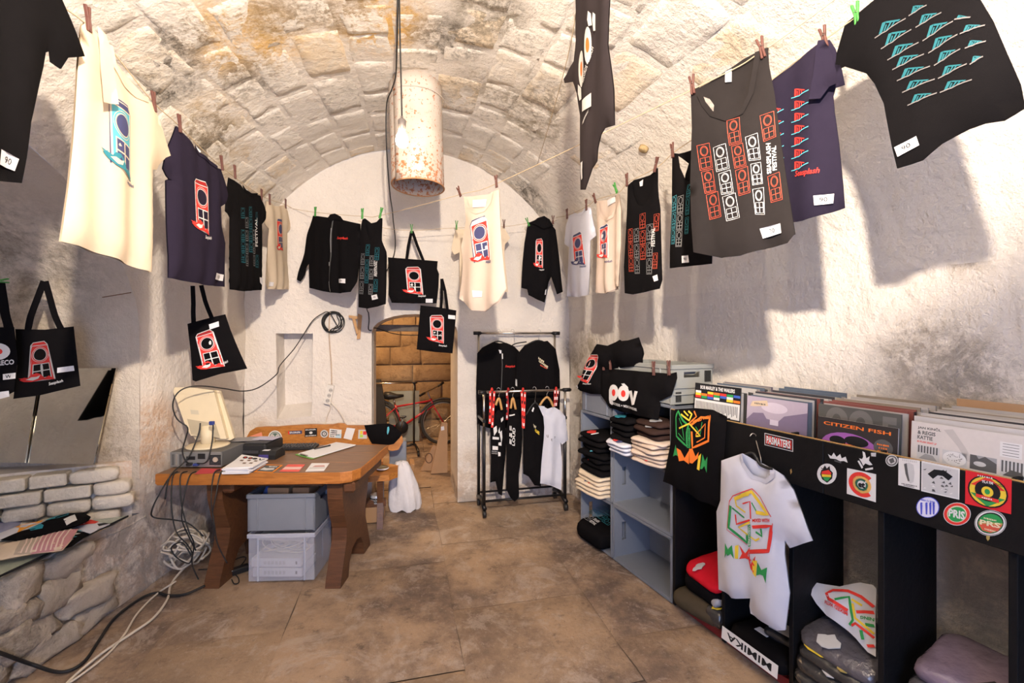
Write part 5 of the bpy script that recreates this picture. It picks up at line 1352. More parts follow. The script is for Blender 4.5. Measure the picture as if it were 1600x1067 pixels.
# power adapter, tangle of cables
r = empty('power_adapter', tuple(FL(357, 898)), 0, 'black power adapter lying under the table', 'adapter')
pa = FL(364, 902); MB().box((pa.x, pa.y + .05, .022), (.055, .15, .04), rz=-.75, bev=.008).build('body', BLKPL, r); MB().box((pa.x - .02, pa.y - .005, .0425), (.02, .035, .002), rz=-.75).build('rating_label', PAPER, r)
MB().tube(spline([FL(367, 893, .02), FL(374, 886, .02), FL(384, 873, .02), FL(379, 870, .01), FL(360, 877, .01), FL(330, 888, .01), FL(310, 890, .01)], 8), .004, 6).build('lead', RUBBER, r, True)
MB().tube(spline([FL(365, 896, .02), FL(372, 902, .01), FL(373, 910, .01), FL(366, 912, .01), FL(362, 905, .01)], 8), .0035, 6).build('plug_lead', RUBBER, r, True)
rnd = random.Random(17); pts = []
c0 = FL(280, 893)
for i in range(70):
    a = i * .83; R = rnd.uniform(.08, .20); pts.append(c0 + Vector((R * .8 * math.cos(a) + .02, R * .75 * math.sin(a) + .03, .03 + .26 * abs(math.sin(i * .37)) * (1 - R * 2.4) + rnd.uniform(0, .05))))
pts += [FL(272, 905, .02), FL(262, 935, .01), FL(240, 965, .008), FL(205, 990, .008), FL(160, 1020, .008), FL(110, 1062, .008), FL(90, 1090, .008)]
tag(MB().tube(spline(pts, 5), .007, 7).build('extension_cable', CABW, None, True), 'tangled heap of white cable by the left table leg', 'cable')
tag(MB().tube(spline([FL(275, 908, .03), FL(245, 928, .01), FL(215, 958, .009), FL(195, 990, .009), FL(170, 1020, .009), FL(130, 1052, .009), FL(95, 1075, .009)], 8), .0055, 7).build('thin_white_cable', CABW, None, True), 'second white cable stretched across the floor at the left', 'cable')
tag(MB().tube(spline([FL(320, 915, .02), FL(290, 928, .01), FL(262, 930, .01), FL(245, 926, .01), FL(220, 935, .01), FL(180, 965, .01), FL(155, 1000, .01), FL(130, 1035, .01), FL(95, 1050, .012), W(50, 1038, 2.2), W(0, 1020, 2.06), W(-60, 1000, 1.95)], 8), .008, 8).build('floor_cable', RUBBER, None, True), 'thick black cable along the foot of the left ledge', 'cable')
for i, (pp, lb) in enumerate(([[(266, 744), (250, 770), (238, 795), (240, 808), (270, 812), (295, 818), (318, 838)], 'black cable hanging from the table and looping to the left'],
        [[(270, 745), (268, 790), (275, 830), (292, 850), (300, 865), (295, 880), (275, 870), (268, 855), (285, 848), (300, 870)], 'black cable hanging from the table into the white tangle'],
        [[(282, 744), (284, 790), (295, 830), (303, 850), (300, 880), (310, 905)], 'black cable hanging straight down beside the table leg'],
        [[(296, 744), (288, 775), (284, 810), (296, 840), (306, 860)], 'thin black cable hanging beside the left table leg'],
        [[(334, 741), (330, 780), (335, 820), (340, 850), (355, 880)], 'black cable hanging in front of the left table leg'],
        [[(344, 741), (338, 770), (332, 800)], 'short black cable hanging over the table edge below the magazines'])):
    dd = [2.86, 2.80, 2.78, 2.80, 2.82, 2.84, 2.86, 2.86, 2.86, 2.86]
    P_ = [W(a, b_, dd[j]) for j, (a, b_) in enumerate(pp)]; P_ = [P_[0] + Vector((0, .06, .012))] + P_
    for q in P_: q.z = max(q.z, .012)
    tag(MB().tube(spline(P_, 8), .0042, 6).build('hanging_cable', RUBBER, None, True), lb, 'cable', 'cables hanging from the table')
# under the bench
p_ = FL(578, 818); tag(MB().box((p_.x, p_.y + .09, .082), (.19, .17, .16), bev=.004, rz=.2).build('cardboard_box', CARD), 'small cardboard box under the bench end', 'cardboard box')
r = empty('tin', (p_.x + .02, p_.y + .08, .163), 0, 'small white tin with a black lettered band on the cardboard box', 'tin')
tc = (p_.x + .04, p_.y + .06, .163); MB().lathe([(.054, 0), (.056, .004), (.056, .066), (.052, .072), (.04, .070)], tc, 24).build('body', mt('tin_white', (.62, .62, .64), .3, .3), r, True)
MB().lathe([(.0566, .014), (.0572, .016), (.0572, .048), (.0566, .050)], tc, 24).build('band', I_black, r, True)
V_, T_ = text2d('POV.COM', .02); mk('lettering', [(tc[0] + .058 * math.sin((x - .5) * 1.7), tc[1] - .058 * math.cos((x - .5) * 1.7), tc[2] + .022 + .02 * y_) for x, y_ in V_], T_, I_white, r)
# white bag
V, Fc = [], []; n = 36; prof = [(1.0, 0), (1.06, .05), (.98, .14), (.86, .25), (.70, .36), (.55, .43), (.40, .47), (.1, .48)]
wb0 = FL(631, 795); wb0 = Vector((wb0.x, wb0.y + .02, 0))
for (rr, zz) in prof:
    for i in range(n):
        a = 2 * math.pi * i / n; f = rr * (1 + .10 * math.sin(5 * a + zz * 9) + .05 * math.sin(11 * a + 2))
        V.append((wb0.x + .145 * f * math.cos(a) - .05 * zz, wb0.y + .11 * f * math.sin(a), .004 + zz * .9 + .012 * math.sin(7 * a)))
for j in range(len(prof) - 1):
    for i in range(n): Fc.append((j * n + i, j * n + (i + 1) % n, (j + 1) * n + (i + 1) % n, (j + 1) * n + i))
Fc.append(tuple(range((len(prof) - 1) * n, len(prof) * n)))
tag(mk('cloth_bag', V, Fc, mt('white_bag_cloth', (.70, .68, .70), .85, bump=.3, bscale=25), None, True), 'crumpled white cloth bag on the floor beside the bench', 'bag')
q0 = W(619, 720, 4.46); r = empty('waste_bin', (q0.x, q0.y + .08, 0), 0, 'ribbed grey plastic bin behind the bench end', 'bin')
MB().box((q0.x, q0.y + .08, .30), (.16, .16, .60), bev=.008, rz=.2).build('body', GCR, r)
for i in range(4): MB().box((q0.x - .06 + i * .04, q0.y - .003 + .008 * i, .29), (.008, .012, .56), rz=.2).build('rib', GCR, r)

# ================================================================== MIRRORS AND CLOTHS ON THE LEDGE
MIR = mt('mirror_glass', (.60, .59, .54), .04, 1.0, var=.25, scale=4)
MSF = Surf((-2.5, 2.60, .84), (1, 0, 0), (0, .32, 1))
for nm, q, lb, dd in (('mirror', [(66, 576), (180, 575), (146, 725), (42, 724)], 'frameless mirror pane leaning in the niche behind the black tote bags', 0), ('mirror', [(-60, 580), (66, 578), (42, 723), (-70, 722)], 'left mirror pane cut off by the edge, leaning in the niche', .012)):
    r = solid('mirror', MSF, q, .006, [MIR], None, dd); tag(r, lb, 'mirror', 'mirror panes in the niche')
gp = [(-2.285, 1.62), (-2.285, 2.74), (-2.95, 2.42), (-2.95, 1.62)]
GL = mt('greenish_glass', (.52, .60, .50), .06, var=0, alpha=.45, spec=.7)
r = empty('ledge_glass_sheet', (-2.6, 2.1, .545), 0, 'glass pane lying on the ledge under the folded textiles', 'glass pane')
MB().prism(gp, lambda q: (q[0], q[1], .546), lambda q: (q[0], q[1], .553)).build('pane', GL, r); MB().box((-2.283, 2.18, .5495), (.006, 1.12, .009)).build('edge_strip', I_black, r)
k7 = lambda pts: scl(pts, 0, 770, 7.114)
def led(label, z, outl, mat, prints=(), gap=.02):
    s = flat(z, folds=.003, seed=int(z * 1000)); r = garment('folded_textile', label, 'folded textile', 'folded textiles on the ledge', s, k7(outl), mat, gap=gap)
    d = Decal(s, .04, .002)
    for (P_, m_) in prints: d.px(k7(P_), m_, 1)
    d.build(r); return r, s
led('blue-grey printed cloth at the far left of the ledge', .575, [(-60, 290), (70, 278), (200, 275), (245, 325), (160, 400), (-60, 470)], ink('bluegrey_cloth', (.24, .25, .36)))
led('white and orange cloth behind the teal socks on the ledge', .58, [(-80, 500), (0, 450), (160, 385), (330, 340), (480, 312), (540, 290), (640, 265), (500, 340), (330, 420), (170, 470), (0, 540), (-80, 560)], WHT, [([(165, 400), (330, 345), (470, 312), (475, 335), (330, 400), (190, 460), (215, 420)], ink('orange_cloth', (.75, .33, .04)))])
led('black and teal folded cloth on the ledge', .60, [(0, 545), (150, 470), (320, 425), (440, 350), (530, 300), (680, 255), (780, 235), (930, 224), (1010, 262), (985, 310), (860, 370), (740, 385), (560, 440), (400, 490), (200, 530)], BLACK,
    [([(310, 425), (440, 372), (485, 405), (470, 430), (340, 465)], ink('teal_cloth', (.02, .26, .36))), ([(450, 350), (535, 300), (690, 255), (770, 250), (760, 290), (640, 330), (500, 345)], ink('teal_cloth', (.02, .26, .36))), ([(705, 335), (830, 278), (858, 330), (740, 375)], I_white)])
led('white and red printed cloth under the black one on the ledge', .566, [(790, 385), (1010, 300), (1130, 335), (1225, 350), (1000, 455), (880, 430)], WHT, [([(800, 382), (1005, 302), (1100, 325), (1060, 360), (900, 378)], I_red), ([(1080, 370), (1160, 340), (1215, 350), (1100, 390)], I_black)], .012)
r, s = led('black cloth with blue and white waves on the ledge', .560, [(660, 640), (860, 420), (1000, 375), (1085, 375), (970, 470), (800, 600)], BLACK, (), .012)
d = Decal(s, .04, .004)
for i, (x, y_, m_) in enumerate(((820, 510, I_lteal), (860, 475, I_white), (900, 440, I_lteal), (960, 412, I_white), (1005, 385, I_lteal), (780, 545, I_white))):
    d.px(k7([(x - 45, y_), (x - 10, y_ - 14), (x + 40, y_ - 4), (x, y_ + 6)]), m_, 1)
d.build(r)
r, s = led('cream cloth with pink striped print at the front of the ledge', .578, [(-60, 565), (200, 530), (400, 500), (640, 440), (870, 405), (800, 520), (690, 640), (340, 690), (0, 755), (-80, 770)], ink('cream_print_cloth', (.66, .55, .42)), [([(340, 690), (520, 465), (640, 440), (868, 407), (798, 520), (688, 638)], ink('dusty_pink_print', (.50, .24, .27))), ([(150, 715), (260, 525), (520, 465), (340, 690)], ink('taupe_print', (.44, .37, .30)))])
d = Decal(s, .04, .003)
for i in range(9): d.pxline(k7([(230 + i * 55, 700 - i * 8), (290 + i * 52, 610 - i * 9), (300 + i * 55, 560 - i * 8), (340 + i * 56, 500 - i * 9)]), .006, ink('pale_rose', (.72, .58, .52)), 2)
d.build(r)
# ================================================================== CLOTHES RACK
BLKMET = mt('black_metal', (.018, .017, .018), .35, .4); CHROME = mt('chrome_tube', (.55, .52, .48), .25, 1.0)
rA, rB = Vector((-.25, 4.12, 0)), Vector((.495, 4.30, 0)); rd = ax * .30; ru = (rB - rA).normalized()
rk = empty('clothes_rack', tuple(rA + (rB - rA) / 2), 0, 'black two-bar clothes rack on castors to the right of the doorway', 'clothes rack')
def lift(v, z): return Vector((v.x, v.y, z))
for p in (rA, rB):
    MB().tube([lift(p - ax * .03, .085), lift(p + rd * .5, .12), lift(p + rd + ax * .02, .085)], .021, 8).build('base_bar', BLKMET, rk, True)
    MB().tube([lift(p, .09), lift(p, .80)], .0145, 10).build('lower_post', BLKMET, rk, True); MB().tube([lift(p, .78), lift(p, 1.115)], .011, 10).build('upper_post', CHROME, rk, True)
    MB().tube([lift(p + rd, .09), lift(p + rd, .95)], .0145, 10).build('lower_post', BLKMET, rk, True); MB().tube([lift(p + rd, .93), lift(p + rd, 1.645)], .011, 10).build('upper_post', CHROME, rk, True)
    MB().box(tuple(lift(p + rd * .5, .86)), (.03, .34, .03), rz=math.atan2(ax.y, ax.x) - math.pi / 2, bev=.006).build('bracket', BLKMET, rk)
    for q in (p - ax * .02, p + rd):
        w_ = MB(); w_.cyl(lift(q, .034) - ru * .014, lift(q, .034) + ru * .014, .032, 16); w_.build('castor', BLKPL, rk, True)
MB().tube([lift(rA - ru * .03, 1.118), lift(rB + ru * .06, 1.118)], .012, 10).build('front_rail', CHROME, rk, True); MB().tube([lift(rA + rd - ru * .03, 1.648), lift(rB + rd + ru * .03, 1.648)], .012, 10).build('rear_rail', CHROME, rk, True)
for p, z in ((rA, 1.118), (rB, 1.118), (rA + rd, 1.648), (rB + rd, 1.648)):
    sg = -1 if (p - rA).length < .4 else 1; MB().tube([lift(p - ru * .02 * sg, z), lift(p + ru * .05 * sg, z)], .018, 10).build('rail_end', BLKMET, rk, True)
for off, z in ((ax * .03, .13), (rd * .9, .135)): MB().tube([lift(rA + off, z), lift(rB + off, z)], .010, 8).build('shoe_rail', BLKMET, rk, True)
def RF(off, **kw): a = rA + ax * off; b = rB + ax * off; return plan(a.x, a.y, b.x, b.y, **kw)
k5 = lambda pts: scl(pts, 735, 600, 4.847); k8 = lambda pts: scl(pts, 560, 470, 3.047)
def hanger(label, s, pts, hook, mat, r=.006, thick=.011):
    h_ = empty('clothes_hanger', tuple(s.pts(s.uvs(pts)).mean(0)), 0, label, 'hanger', 'hangers on the rack'); P = [Vector(q) for q in s.pts(s.uvs(pts))]
    MB().tube(spline(P, 5), thick, 8).build('arm', mat, h_, True); top = P[len(P) // 2]
    MB().tube(spline([top, top + Vector((0, 0, .03)), hook + Vector((.015, 0, -.01)), hook + Vector((.013, 0, .018)), hook + Vector((-.004, 0, .026)), hook + Vector((-.016, 0, .012))], 5), .0022, 6).build('hook', STEEL, h_, True); return h_
s = RF(.30, folds=.01, seed=41); hz = lambda px, y0, z: Vector((s.pts([s.uv(px, y0)])[0][0], s.pts([s.uv(px, y0)])[0][1], z))
hanger('black wire hanger holding the left hoodie on the rear rail', s, k8([(600, 225), (665, 192), (735, 222)]), hz(779, 521, 1.66), BLKPL, thick=.007)
hanger('black wire hanger holding the right hoodie on the rear rail', s, k8([(790, 215), (858, 188), (930, 225)]), hz(842, 521, 1.66), BLKPL, thick=.007)
hanger('spare black hanger in the middle of the rear rail', s, k8([(720, 225), (745, 205), (800, 195)]), hz(801, 521, 1.66), BLKPL, thick=.006)
s = RF(.28, folds=.012, seed=42)
r = garment('hoodie', 'black hoodie with small red lettering on the rear rail', 'hoodie', 'hoodies on the rack', s, k8([(565, 250), (590, 222), (640, 196), (672, 202), (705, 200), (740, 216), (765, 240), (760, 420), (755, 600), (640, 610), (566, 590), (560, 420)]), BLACK, gap=.05)
d = Decal(s, .04, .004); d.pxline(k8([(676, 238), (680, 300), (676, 400), (674, 425)]), .006, I_dgrey, 1); d.pxline(k8([(680, 250), (681, 275)]), .01, I_white, 2); script(d, k8([(694, 304), (740, 304), (740, 318), (694, 318)]), I_red); d.px(k8([(662, 232), (676, 235), (676, 248), (668, 250)]), PAPER, 1); d.build(r)
s = RF(.265, folds=.012, seed=43)
r = garment('hoodie', 'black hoodie with pale lettering on the rear rail, right', 'hoodie', 'hoodies on the rack', s, k8([(750, 260), (790, 215), (850, 190), (880, 194), (900, 190), (940, 230), (958, 330), (960, 430), (955, 600), (860, 610), (752, 600), (742, 430)]), BLACK, gap=.05)
I_cream = ink('cream_ink', (.75, .66, .45))
d = Decal(s, .04, .004); d.quad(k8([(850, 266), (898, 300), (893, 323), (848, 290)])); d.text('IAM', 0, .62, .55, 1, I_cream, 1, .04); d.text('GWISE', .05, .12, 1, .55, I_cream, 1, .04); d.quad(k8([(858, 300), (893, 318), (891, 325), (858, 308)])); scrib(d, 0, 0, 1, 1, I_rust, 1, 6); d.quad(k8([(745, 370), (752, 370), (752, 410), (745, 410)])); scrib(d, 0, 0, 1, 1, I_white, 1, 2); d.build(r)
# lower rail
s = RF(.02, folds=.012, seed=44, lam=.12)
r = garment('long_sleeve_shirt', 'black printed top hanging leftmost on the lower rail', 'shirt', 'clothes on the lower rail', s, k5([(150, 340), (175, 250), (205, 195), (240, 195), (262, 280), (272, 400), (268, 520), (255, 680), (238, 842), (212, 832), (192, 740), (148, 742), (155, 560)]), BLACK, gap=.04)
d = Decal(s, .04, .004)
for q in ([(170, 330), (192, 310), (196, 350), (175, 388)], [(205, 345), (214, 320), (216, 360), (205, 365)], [(212, 360), (232, 345), (236, 400), (228, 440)], [(165, 395), (208, 395), (208, 412), (165, 415)], [(165, 465), (202, 465), (202, 492), (165, 495)], [(205, 435), (228, 432), (228, 460), (205, 455)], [(202, 505), (220, 508), (220, 535), (204, 538)], [(225, 260), (245, 245), (245, 270), (228, 285)]): d.px(k5(q), I_white, 1)
d.quad(k5([(160, 500), (200, 500), (200, 525), (160, 525)])); scrib(d, 0, .55, 1, 1, I_grey, 1, 6); scrib(d, 0, 0, 1, .42, I_grey, 1, 7); d.build(r)
s = RF(.0, folds=.012, seed=45, lam=.12)
r = garment('long_sleeve_shirt', 'black top with white curved lettering, second on the lower rail', 'shirt', 'clothes on the lower rail', s, k5([(270, 350), (285, 250), (310, 190), (345, 190), (385, 270), (392, 400), (388, 520), (362, 680), (366, 850), (332, 888), (304, 862), (268, 790), (272, 560)]), BLACK, gap=.04)
d = Decal(s, .04, .004); d.quad(k5([(288, 290), (335, 300), (330, 480), (285, 470)])); scrib(d, .08, .1, .45, .35, I_white, 1, 2); scrib(d, .05, .42, .45, .62, I_white, 1, 2, 3); scrib(d, .08, .7, .42, .92, I_white, 1, 2, 5); d.text('LOUD', .5, .1, .98, .85, I_white, 1, .03, 0, True); d.px(k5([(292, 232), (330, 222), (330, 230), (292, 242)]), I_white, 1); d.build(r)
s = RF(.04, folds=.012, seed=46, lam=.14)
r = garment('t_shirt', 'black t-shirt with yellow lettering behind the white one on the rack', 't-shirt', 'clothes on the lower rail', s, k5([(402, 300), (415, 235), (480, 150), (520, 158), (555, 250), (572, 400), (556, 432), (548, 600), (530, 772), (488, 770), (440, 700), (400, 680), (402, 450)]), BLACK, gap=.04)
d = Decal(s, .04, .004); d.quad(k5([(465, 295), (515, 330), (512, 380), (468, 345)])); d.text('W', 0, .5, .5, 1, I_cream, 1, .04); d.text('GE', .25, .02, 1, .48, I_yellow, 1, .04); d.px(k5([(458, 200), (472, 172), (478, 180), (466, 208)]), PAPER, 1); d.build(r)
s = RF(-.02, folds=.012, seed=47, lam=.16)
r = garment('t_shirt', 'white t-shirt on a wooden hanger at the right of the rack', 't-shirt', 'clothes on the lower rail', s, k5([(515, 164), (548, 166), (562, 205), (585, 228), (612, 215), (632, 172), (680, 200), (716, 242), (728, 330), (741, 420), (690, 456), (681, 440), (690, 600), (682, 798), (640, 785), (600, 765), (565, 758), (530, 755), (540, 600), (558, 420), (562, 330), (555, 250)]), WHT, gap=.03,
    back=k5([(515, 164), (548, 166), (590, 190), (632, 172), (680, 200), (716, 242), (728, 330), (741, 420), (690, 456), (681, 440), (690, 600), (682, 798), (600, 765), (530, 755), (540, 600), (558, 420), (562, 330), (555, 250)]), collar=k5([(550, 168), (562, 206), (585, 229), (612, 216), (630, 174)]))
d = Decal(s, .04, .004); d.quad(k5([(570, 370), (640, 370), (640, 430), (570, 430)]))
for t, x, y_ in (('u', .05, .5), ('t', .42, .1), ('y', .8, .35)): d.text(t, x, y_, x + .14, y_ + .32, I_black, 1)
d.build(r); label_in(r, s, k5([(562, 200), (582, 200), (580, 222), (565, 220)]))
s = RF(.0)
def hk(px): q = s.pts([s.uv(px, 612)])[0]; return Vector((q[0], q[1], 1.128))
HW = mt('hanger_wood', (.55, .30, .10), .5, var=.15)
hanger('wooden hanger of the leftmost black top', RF(-.03), k5([(192, 160), (216, 108), (238, 195)]), hk(779), HW); hanger('wooden hanger of the second black top', RF(-.03), k5([(306, 185), (321, 105), (343, 192)]), hk(801), HW); hanger('wooden hanger of the white t-shirt', RF(-.02), k5([(526, 162), (550, 125), (580, 100), (606, 125), (628, 172)]), hk(855), HW); hanger('black hanger of the black t-shirt', RF(.04), k5([(420, 235), (490, 140), (540, 220)]), hk(835), BLKPL, thick=.007)
def lanyard(label, pts2, m1):
    s = RF(-.035); r = empty('lanyard', tuple(s.pts(s.uvs(k5(pts2[0]))).mean(0)), 0, label, 'lanyard', 'lanyards on the rack')
    for i, P_ in enumerate(pts2):
        d = Decal(s, .03, .002 + .004 * i); d.pxline(k5(P_), .020, m1, 0); d.pxline(k5(P_), .020, m1, -3); uvp = s.uvs(k5(P_)); d.build(r, 'ribbon')
        d = Decal(s, .03, .0035 + .004 * i); n = 5
        for j in range(n):
            f = (j + .5) / n; a, b_ = P_[0], P_[-1]; x, y_ = a[0] + (b_[0] - a[0]) * f, a[1] + (b_[1] - a[1]) * f; d.px(k5([(x - 5, y_ - 12), (x + 5, y_ - 12), (x + 5, y_ + 10), (x - 5, y_ + 10)]), I_black if j % 2 else I_white, 1)
        d.build(r)
    q = Vector(s.pts([s.uv(*k5([pts2[0][0]])[0])])[0]); MB().tube([q + ru * .012 + Vector((0, 0, .006)), q + ax * .025 + Vector((0, 0, .022)) + ru * .02, q + ax * .05 + ru * .03], .010, 6).build('loop', m1, r)
lanyard('red printed lanyard at the left end of the lower rail', [[(150, 55), (152, 180), (146, 300)], [(180, 55), (172, 180), (164, 328)]], I_red)
lanyard('dark printed lanyard on the lower rail', [[(275, 55), (284, 160), (276, 270)]], I_dred)
lanyard('red printed lanyard in the middle of the lower rail', [[(388, 55), (394, 180), (398, 330)], [(412, 60), (406, 200), (402, 335)]], I_red)
lanyard('red printed lanyard at the right end of the lower rail', [[(640, 48), (640, 110), (640, 168)], [(662, 50), (654, 100), (646, 165)]], I_red)

# ================================================================== SHELVES ALONG THE RIGHT WALL
e_ = Vector((.386, -.9225, 0)).normalized(); n_ = Vector((.9225, .386, 0)).normalized(); Q0 = Vector((.553, 3.76, 0))
ARZ = math.atan2(e_.y, e_.x)
def S3(s, y, z): return Q0 + e_ * s + n_ * y + Vector((0, 0, z))
def SP(y, **kw): a = S3(0, y, 0); b = S3(1, y, 0); return plan(a.x, a.y, b.x, b.y, **kw)
def side_M(s, z, dep): return Matrix(((e_.x, 0, -n_.x, 0), (e_.y, 0, -n_.y, 0), (0, 1, 0, 0), (0, 0, 0, 1))) if False else Matrix.Translation(S3(s, dep, z)) @ Matrix(((e_.x, 0, -n_.x), (e_.y, 0, -n_.y), (0, 1, 0))).to_4x4()
ZW = ['lowest', 'middle', 'top']
GCR2 = mt('blue_grey_crate', (.185, .205, .245), .55, var=.06)
for i in range(3): crate('shelf_crate', 'grey crate on its side next to the black record unit, ' + ZW[i] + ' of its stack', 'crates stacked as shelves', .612, .398, .33, GCR2, side_M(.755, .2005 + .4 * i, .335), .012)
crate('shelf_crate', 'grey crate on its side nearest the clothes rack, lowest of its stack', 'crates stacked as shelves', .435, .398, .33, GCR2, side_M(.222, .2005, .335), .012)
crate('shelf_crate', 'tall grey crate on its side holding the pile nearest the rack', 'crates stacked as shelves', .435, .618, .33, GCR2, side_M(.222, .711, .335), .012)
crate('open_crate', 'grey open crate half hidden under a draped black t-shirt', 'open crates on the shelves', .43, .33, .24, GCR2, Matrix.Translation(S3(.222, .17, 1.022)) @ Matrix.Rotation(ARZ, 4, 'Z'))
GCR3 = mt('green_grey_crate', (.30, .31, .29), .55, var=.06)
r = crate('open_crate', 'pale grey open crate with slotted ends on top of the shelves', 'open crates on the shelves', .62, .35, .24, GCR3, Matrix.Translation(S3(.755, .165, 1.2045)) @ Matrix.Rotation(ARZ, 4, 'Z'), .010)
for zz in (.06, .10): MB().box((.308, 0, zz), (.006, .30, .008)).build('rib', GCR3, r)
for i in range(6): MB().box((.3075, .10 + i * .009, .165), (.004, .004, .07)).build('vent_slot', I_black, r); 
for i in range(5): MB().box((.3075, -.13 + i * .009, .045), (.004, .004, .06)).build('vent_slot', I_black, r)
mk_ = MB().box((0, -.02, .19), (.5, .22, .03), bev=.01).build('packed_clothes', mt('grey_cloth', (.30, .28, .27), .9)); mk_.matrix_world = Matrix.Translation(S3(.755, .165, 1.2045)) @ Matrix.Rotation(ARZ, 4, 'Z'); tag(mk_, 'folded grey cloth inside the pale top crate', 'folded cloth')
# folded shirts
_fold = {}
def fold_mesh(w, d_, h, seed):
    key = (w, d_, h, seed)
    if key in _fold: return _fold[key]
    V, Fc = [], []; nu, nv = 28, 9
    for j in range(nv):
        b = -math.pi / 2 + math.pi * j / (nv - 1)
        for i in range(nu):
            a = 2 * math.pi * i / nu; s_ = lambda q, p: math.copysign(abs(q) ** p, q)
            v = Vector((s_(math.cos(b), .35) * s_(math.cos(a), .3) * w / 2, s_(math.cos(b), .35) * s_(math.sin(a), .3) * d_ / 2, s_(math.sin(b), .8) * h / 2))
            q = noise.noise(v * 9 + Vector((seed * 3.1, 0, 0))); q2 = noise.noise(Vector((v.x * 7, v.y * 7, seed * 5.)))
            v.x += .016 * q; v.y += .022 * q2; v.z += .014 * q2 - (.018 * max(0, -v.y / (d_ / 2) - .6) if v.y < 0 else 0)
            V.append(v)
    for j in range(nv - 1):
        for i in range(nu): Fc.append((j * nu + i, j * nu + (i + 1) % nu, (j + 1) * nu + (i + 1) % nu, (j + 1) * nu + i))
    _fold[key] = (V, Fc); return V, Fc
rf = random.Random(12)
def folded(label, group, s, y, z, mat, w=.25, d_=.28, h=.03, accent=None, rz=None, name='folded_t_shirt', cat='folded t-shirt', tilt=0.0, tilt2=0.0):
    r = empty(name, (0, 0, 0), 1e-9, label, cat, group)
    r.matrix_world = Matrix.Translation(S3(s, y, z + h / 2)) @ Matrix.Rotation(ARZ + (rf.uniform(-.2, .2) if rz is None else rz), 4, 'Z') @ Matrix.Rotation(tilt, 4, 'X') @ Matrix.Rotation(tilt2, 4, 'Y')
    V, Fc = fold_mesh(w, d_, h, rf.randint(0, 4)); mk('body', V, Fc, mat, r, True)
    if accent:
        for m_, x0, ww in accent:
            if m_ is PAPER: MB().box((x0 * w, -d_ / 2 + .055, h / 2 + .0035), (ww * w, .075, .002), rx=.10).build('paper_label', m_, r); continue
            pg = [(math.cos(a) * ww * w * .5 * rf.uniform(.55, 1.1), math.sin(a) * .042 * rf.uniform(.6, 1.1)) for a in [q * math.pi / 6 for q in range(12)]]
            MB().prism(pg, lambda q: (x0 * w + q[0], -d_ / 2 + .05 + q[1], h / 2 + .002 + .10 * q[1]), lambda q: (x0 * w + q[0], -d_ / 2 + .05 + q[1], h / 2 + .006 + .10 * q[1])).build('print', m_, r)
    return r
def ordn(i, n): return 'bottom one' if i == 0 else ('top one' if i == n - 1 else WORDS[i] + ' from the bottom')
z = .408
NP = 12
for i in range(NP):
    if i < 5: m_, ac, nm = CREAM, ([(I_navy, -.1, .2), (I_red, .05, .1)] if i < 4 else None), 'cream'
    else: m_, ac, nm = BLACK, ([(I_red, -.1, .25), (I_white, .1, .06)] if i in (6, 9, 11) else ([(I_lteal, .0, .1)] if i in (7, 8) else None)), 'black'
    h = .034 if i < 5 else .046
    folded('folded %s t-shirt in the crate pile nearest the rack, %s' % (nm, ordn(i, NP)), 'folded t-shirts nearest the rack', .215, .10 + rf.uniform(-.015, .015) - (.03 if i < 5 else .0), z, m_, .34, .30, h, ac); z += h * .93
z = .812; NP = 7
for i in range(NP):
    if i < 3: m_, ac, nm = WHT, [(I_red, -.05, .25), (I_navy, .12, .2)], 'white'
    else: m_, ac, nm = BLACK, ([(I_teal, -.1, .4)] if i > 3 else [(I_grey, 0, .3)]), 'black'
    h = .03 if i < 3 else .042
    folded('folded %s t-shirt in the left pile of the middle crates, %s' % (nm, ordn(i, NP)), 'folded t-shirts, left pile on the middle crates', .60, .10 + rf.uniform(-.015, .015) - (.03 if i < 3 else 0), z, m_, .25, .30, h, ac); z += h * .93
z = .812; NP = 9
DBR = cloth('dark_brown_cotton', (.045, .026, .022))
for i in range(NP):
    if i < 6: m_, ac, nm = BEIGE, ([(I_red, .0, .3), (I_navy, -.2, .12)] if i < 3 else None), 'beige'
    else: m_, ac, nm = DBR, [(I_grey, .1, .3)], 'dark brown'
    h = .029 if i < 6 else .038
    folded('folded %s t-shirt in the right pile of the middle crates, %s' % (nm, ordn(i, NP)), 'folded t-shirts, right pile on the middle crates', .895, .09 + rf.uniform(-.015, .015) - (.03 if i < 6 else 0), z, m_, .29, .30, h, ac); z += h * .93
r = folded('black folded t-shirt with teal box print in the lowest crate', None, .19, .10, .014, BLACK, .36, .32, .14, rz=.05)
V, T = [], []
ps = Surf(S3(0, 0, .185), tuple(e_), tuple(n_ + Vector((0, 0, .25)))); d = Decal(ps, .08, .002)
d.quad_uv([(.05, .20), (.36, .20), (.36, -.06), (.05, -.06)]); bq_ = d.q
for (x, y_, m_) in ((.02, .72, I_teal), (.36, .74, I_teal), (.70, .70, I_teal), (.02, .42, I_teal), (.34, .44, I_teal), (.66, .40, I_teal), (.1, .12, I_grey)):
    d.q = bq_; d.line([(x, y_), (x + .27, y_), (x + .27, y_ + .22), (x, y_ + .22)], .004, m_, 1, True); d.ring(x + .07, y_ + .11, .045, .07, .003, m_, 1, 12); d.line([(x + .14, y_ + .11), (x + .26, y_ + .11)], .003, m_, 1); d.line([(x + .2, y_ + .03), (x + .2, y_ + .19)], .003, m_, 1)
d.text('SPLASH', .42, .26, .64, .36, I_white, 1, .02); d.text('FESTIVAL', .42, .12, .68, .22, I_white, 1, .02); d.build(None)
pr_ = bpy.context.scene.collection.objects[-1]
pr_.parent = r; bpy.context.view_layer.update(); pr_.matrix_parent_inverse = r.matrix_world.inverted()
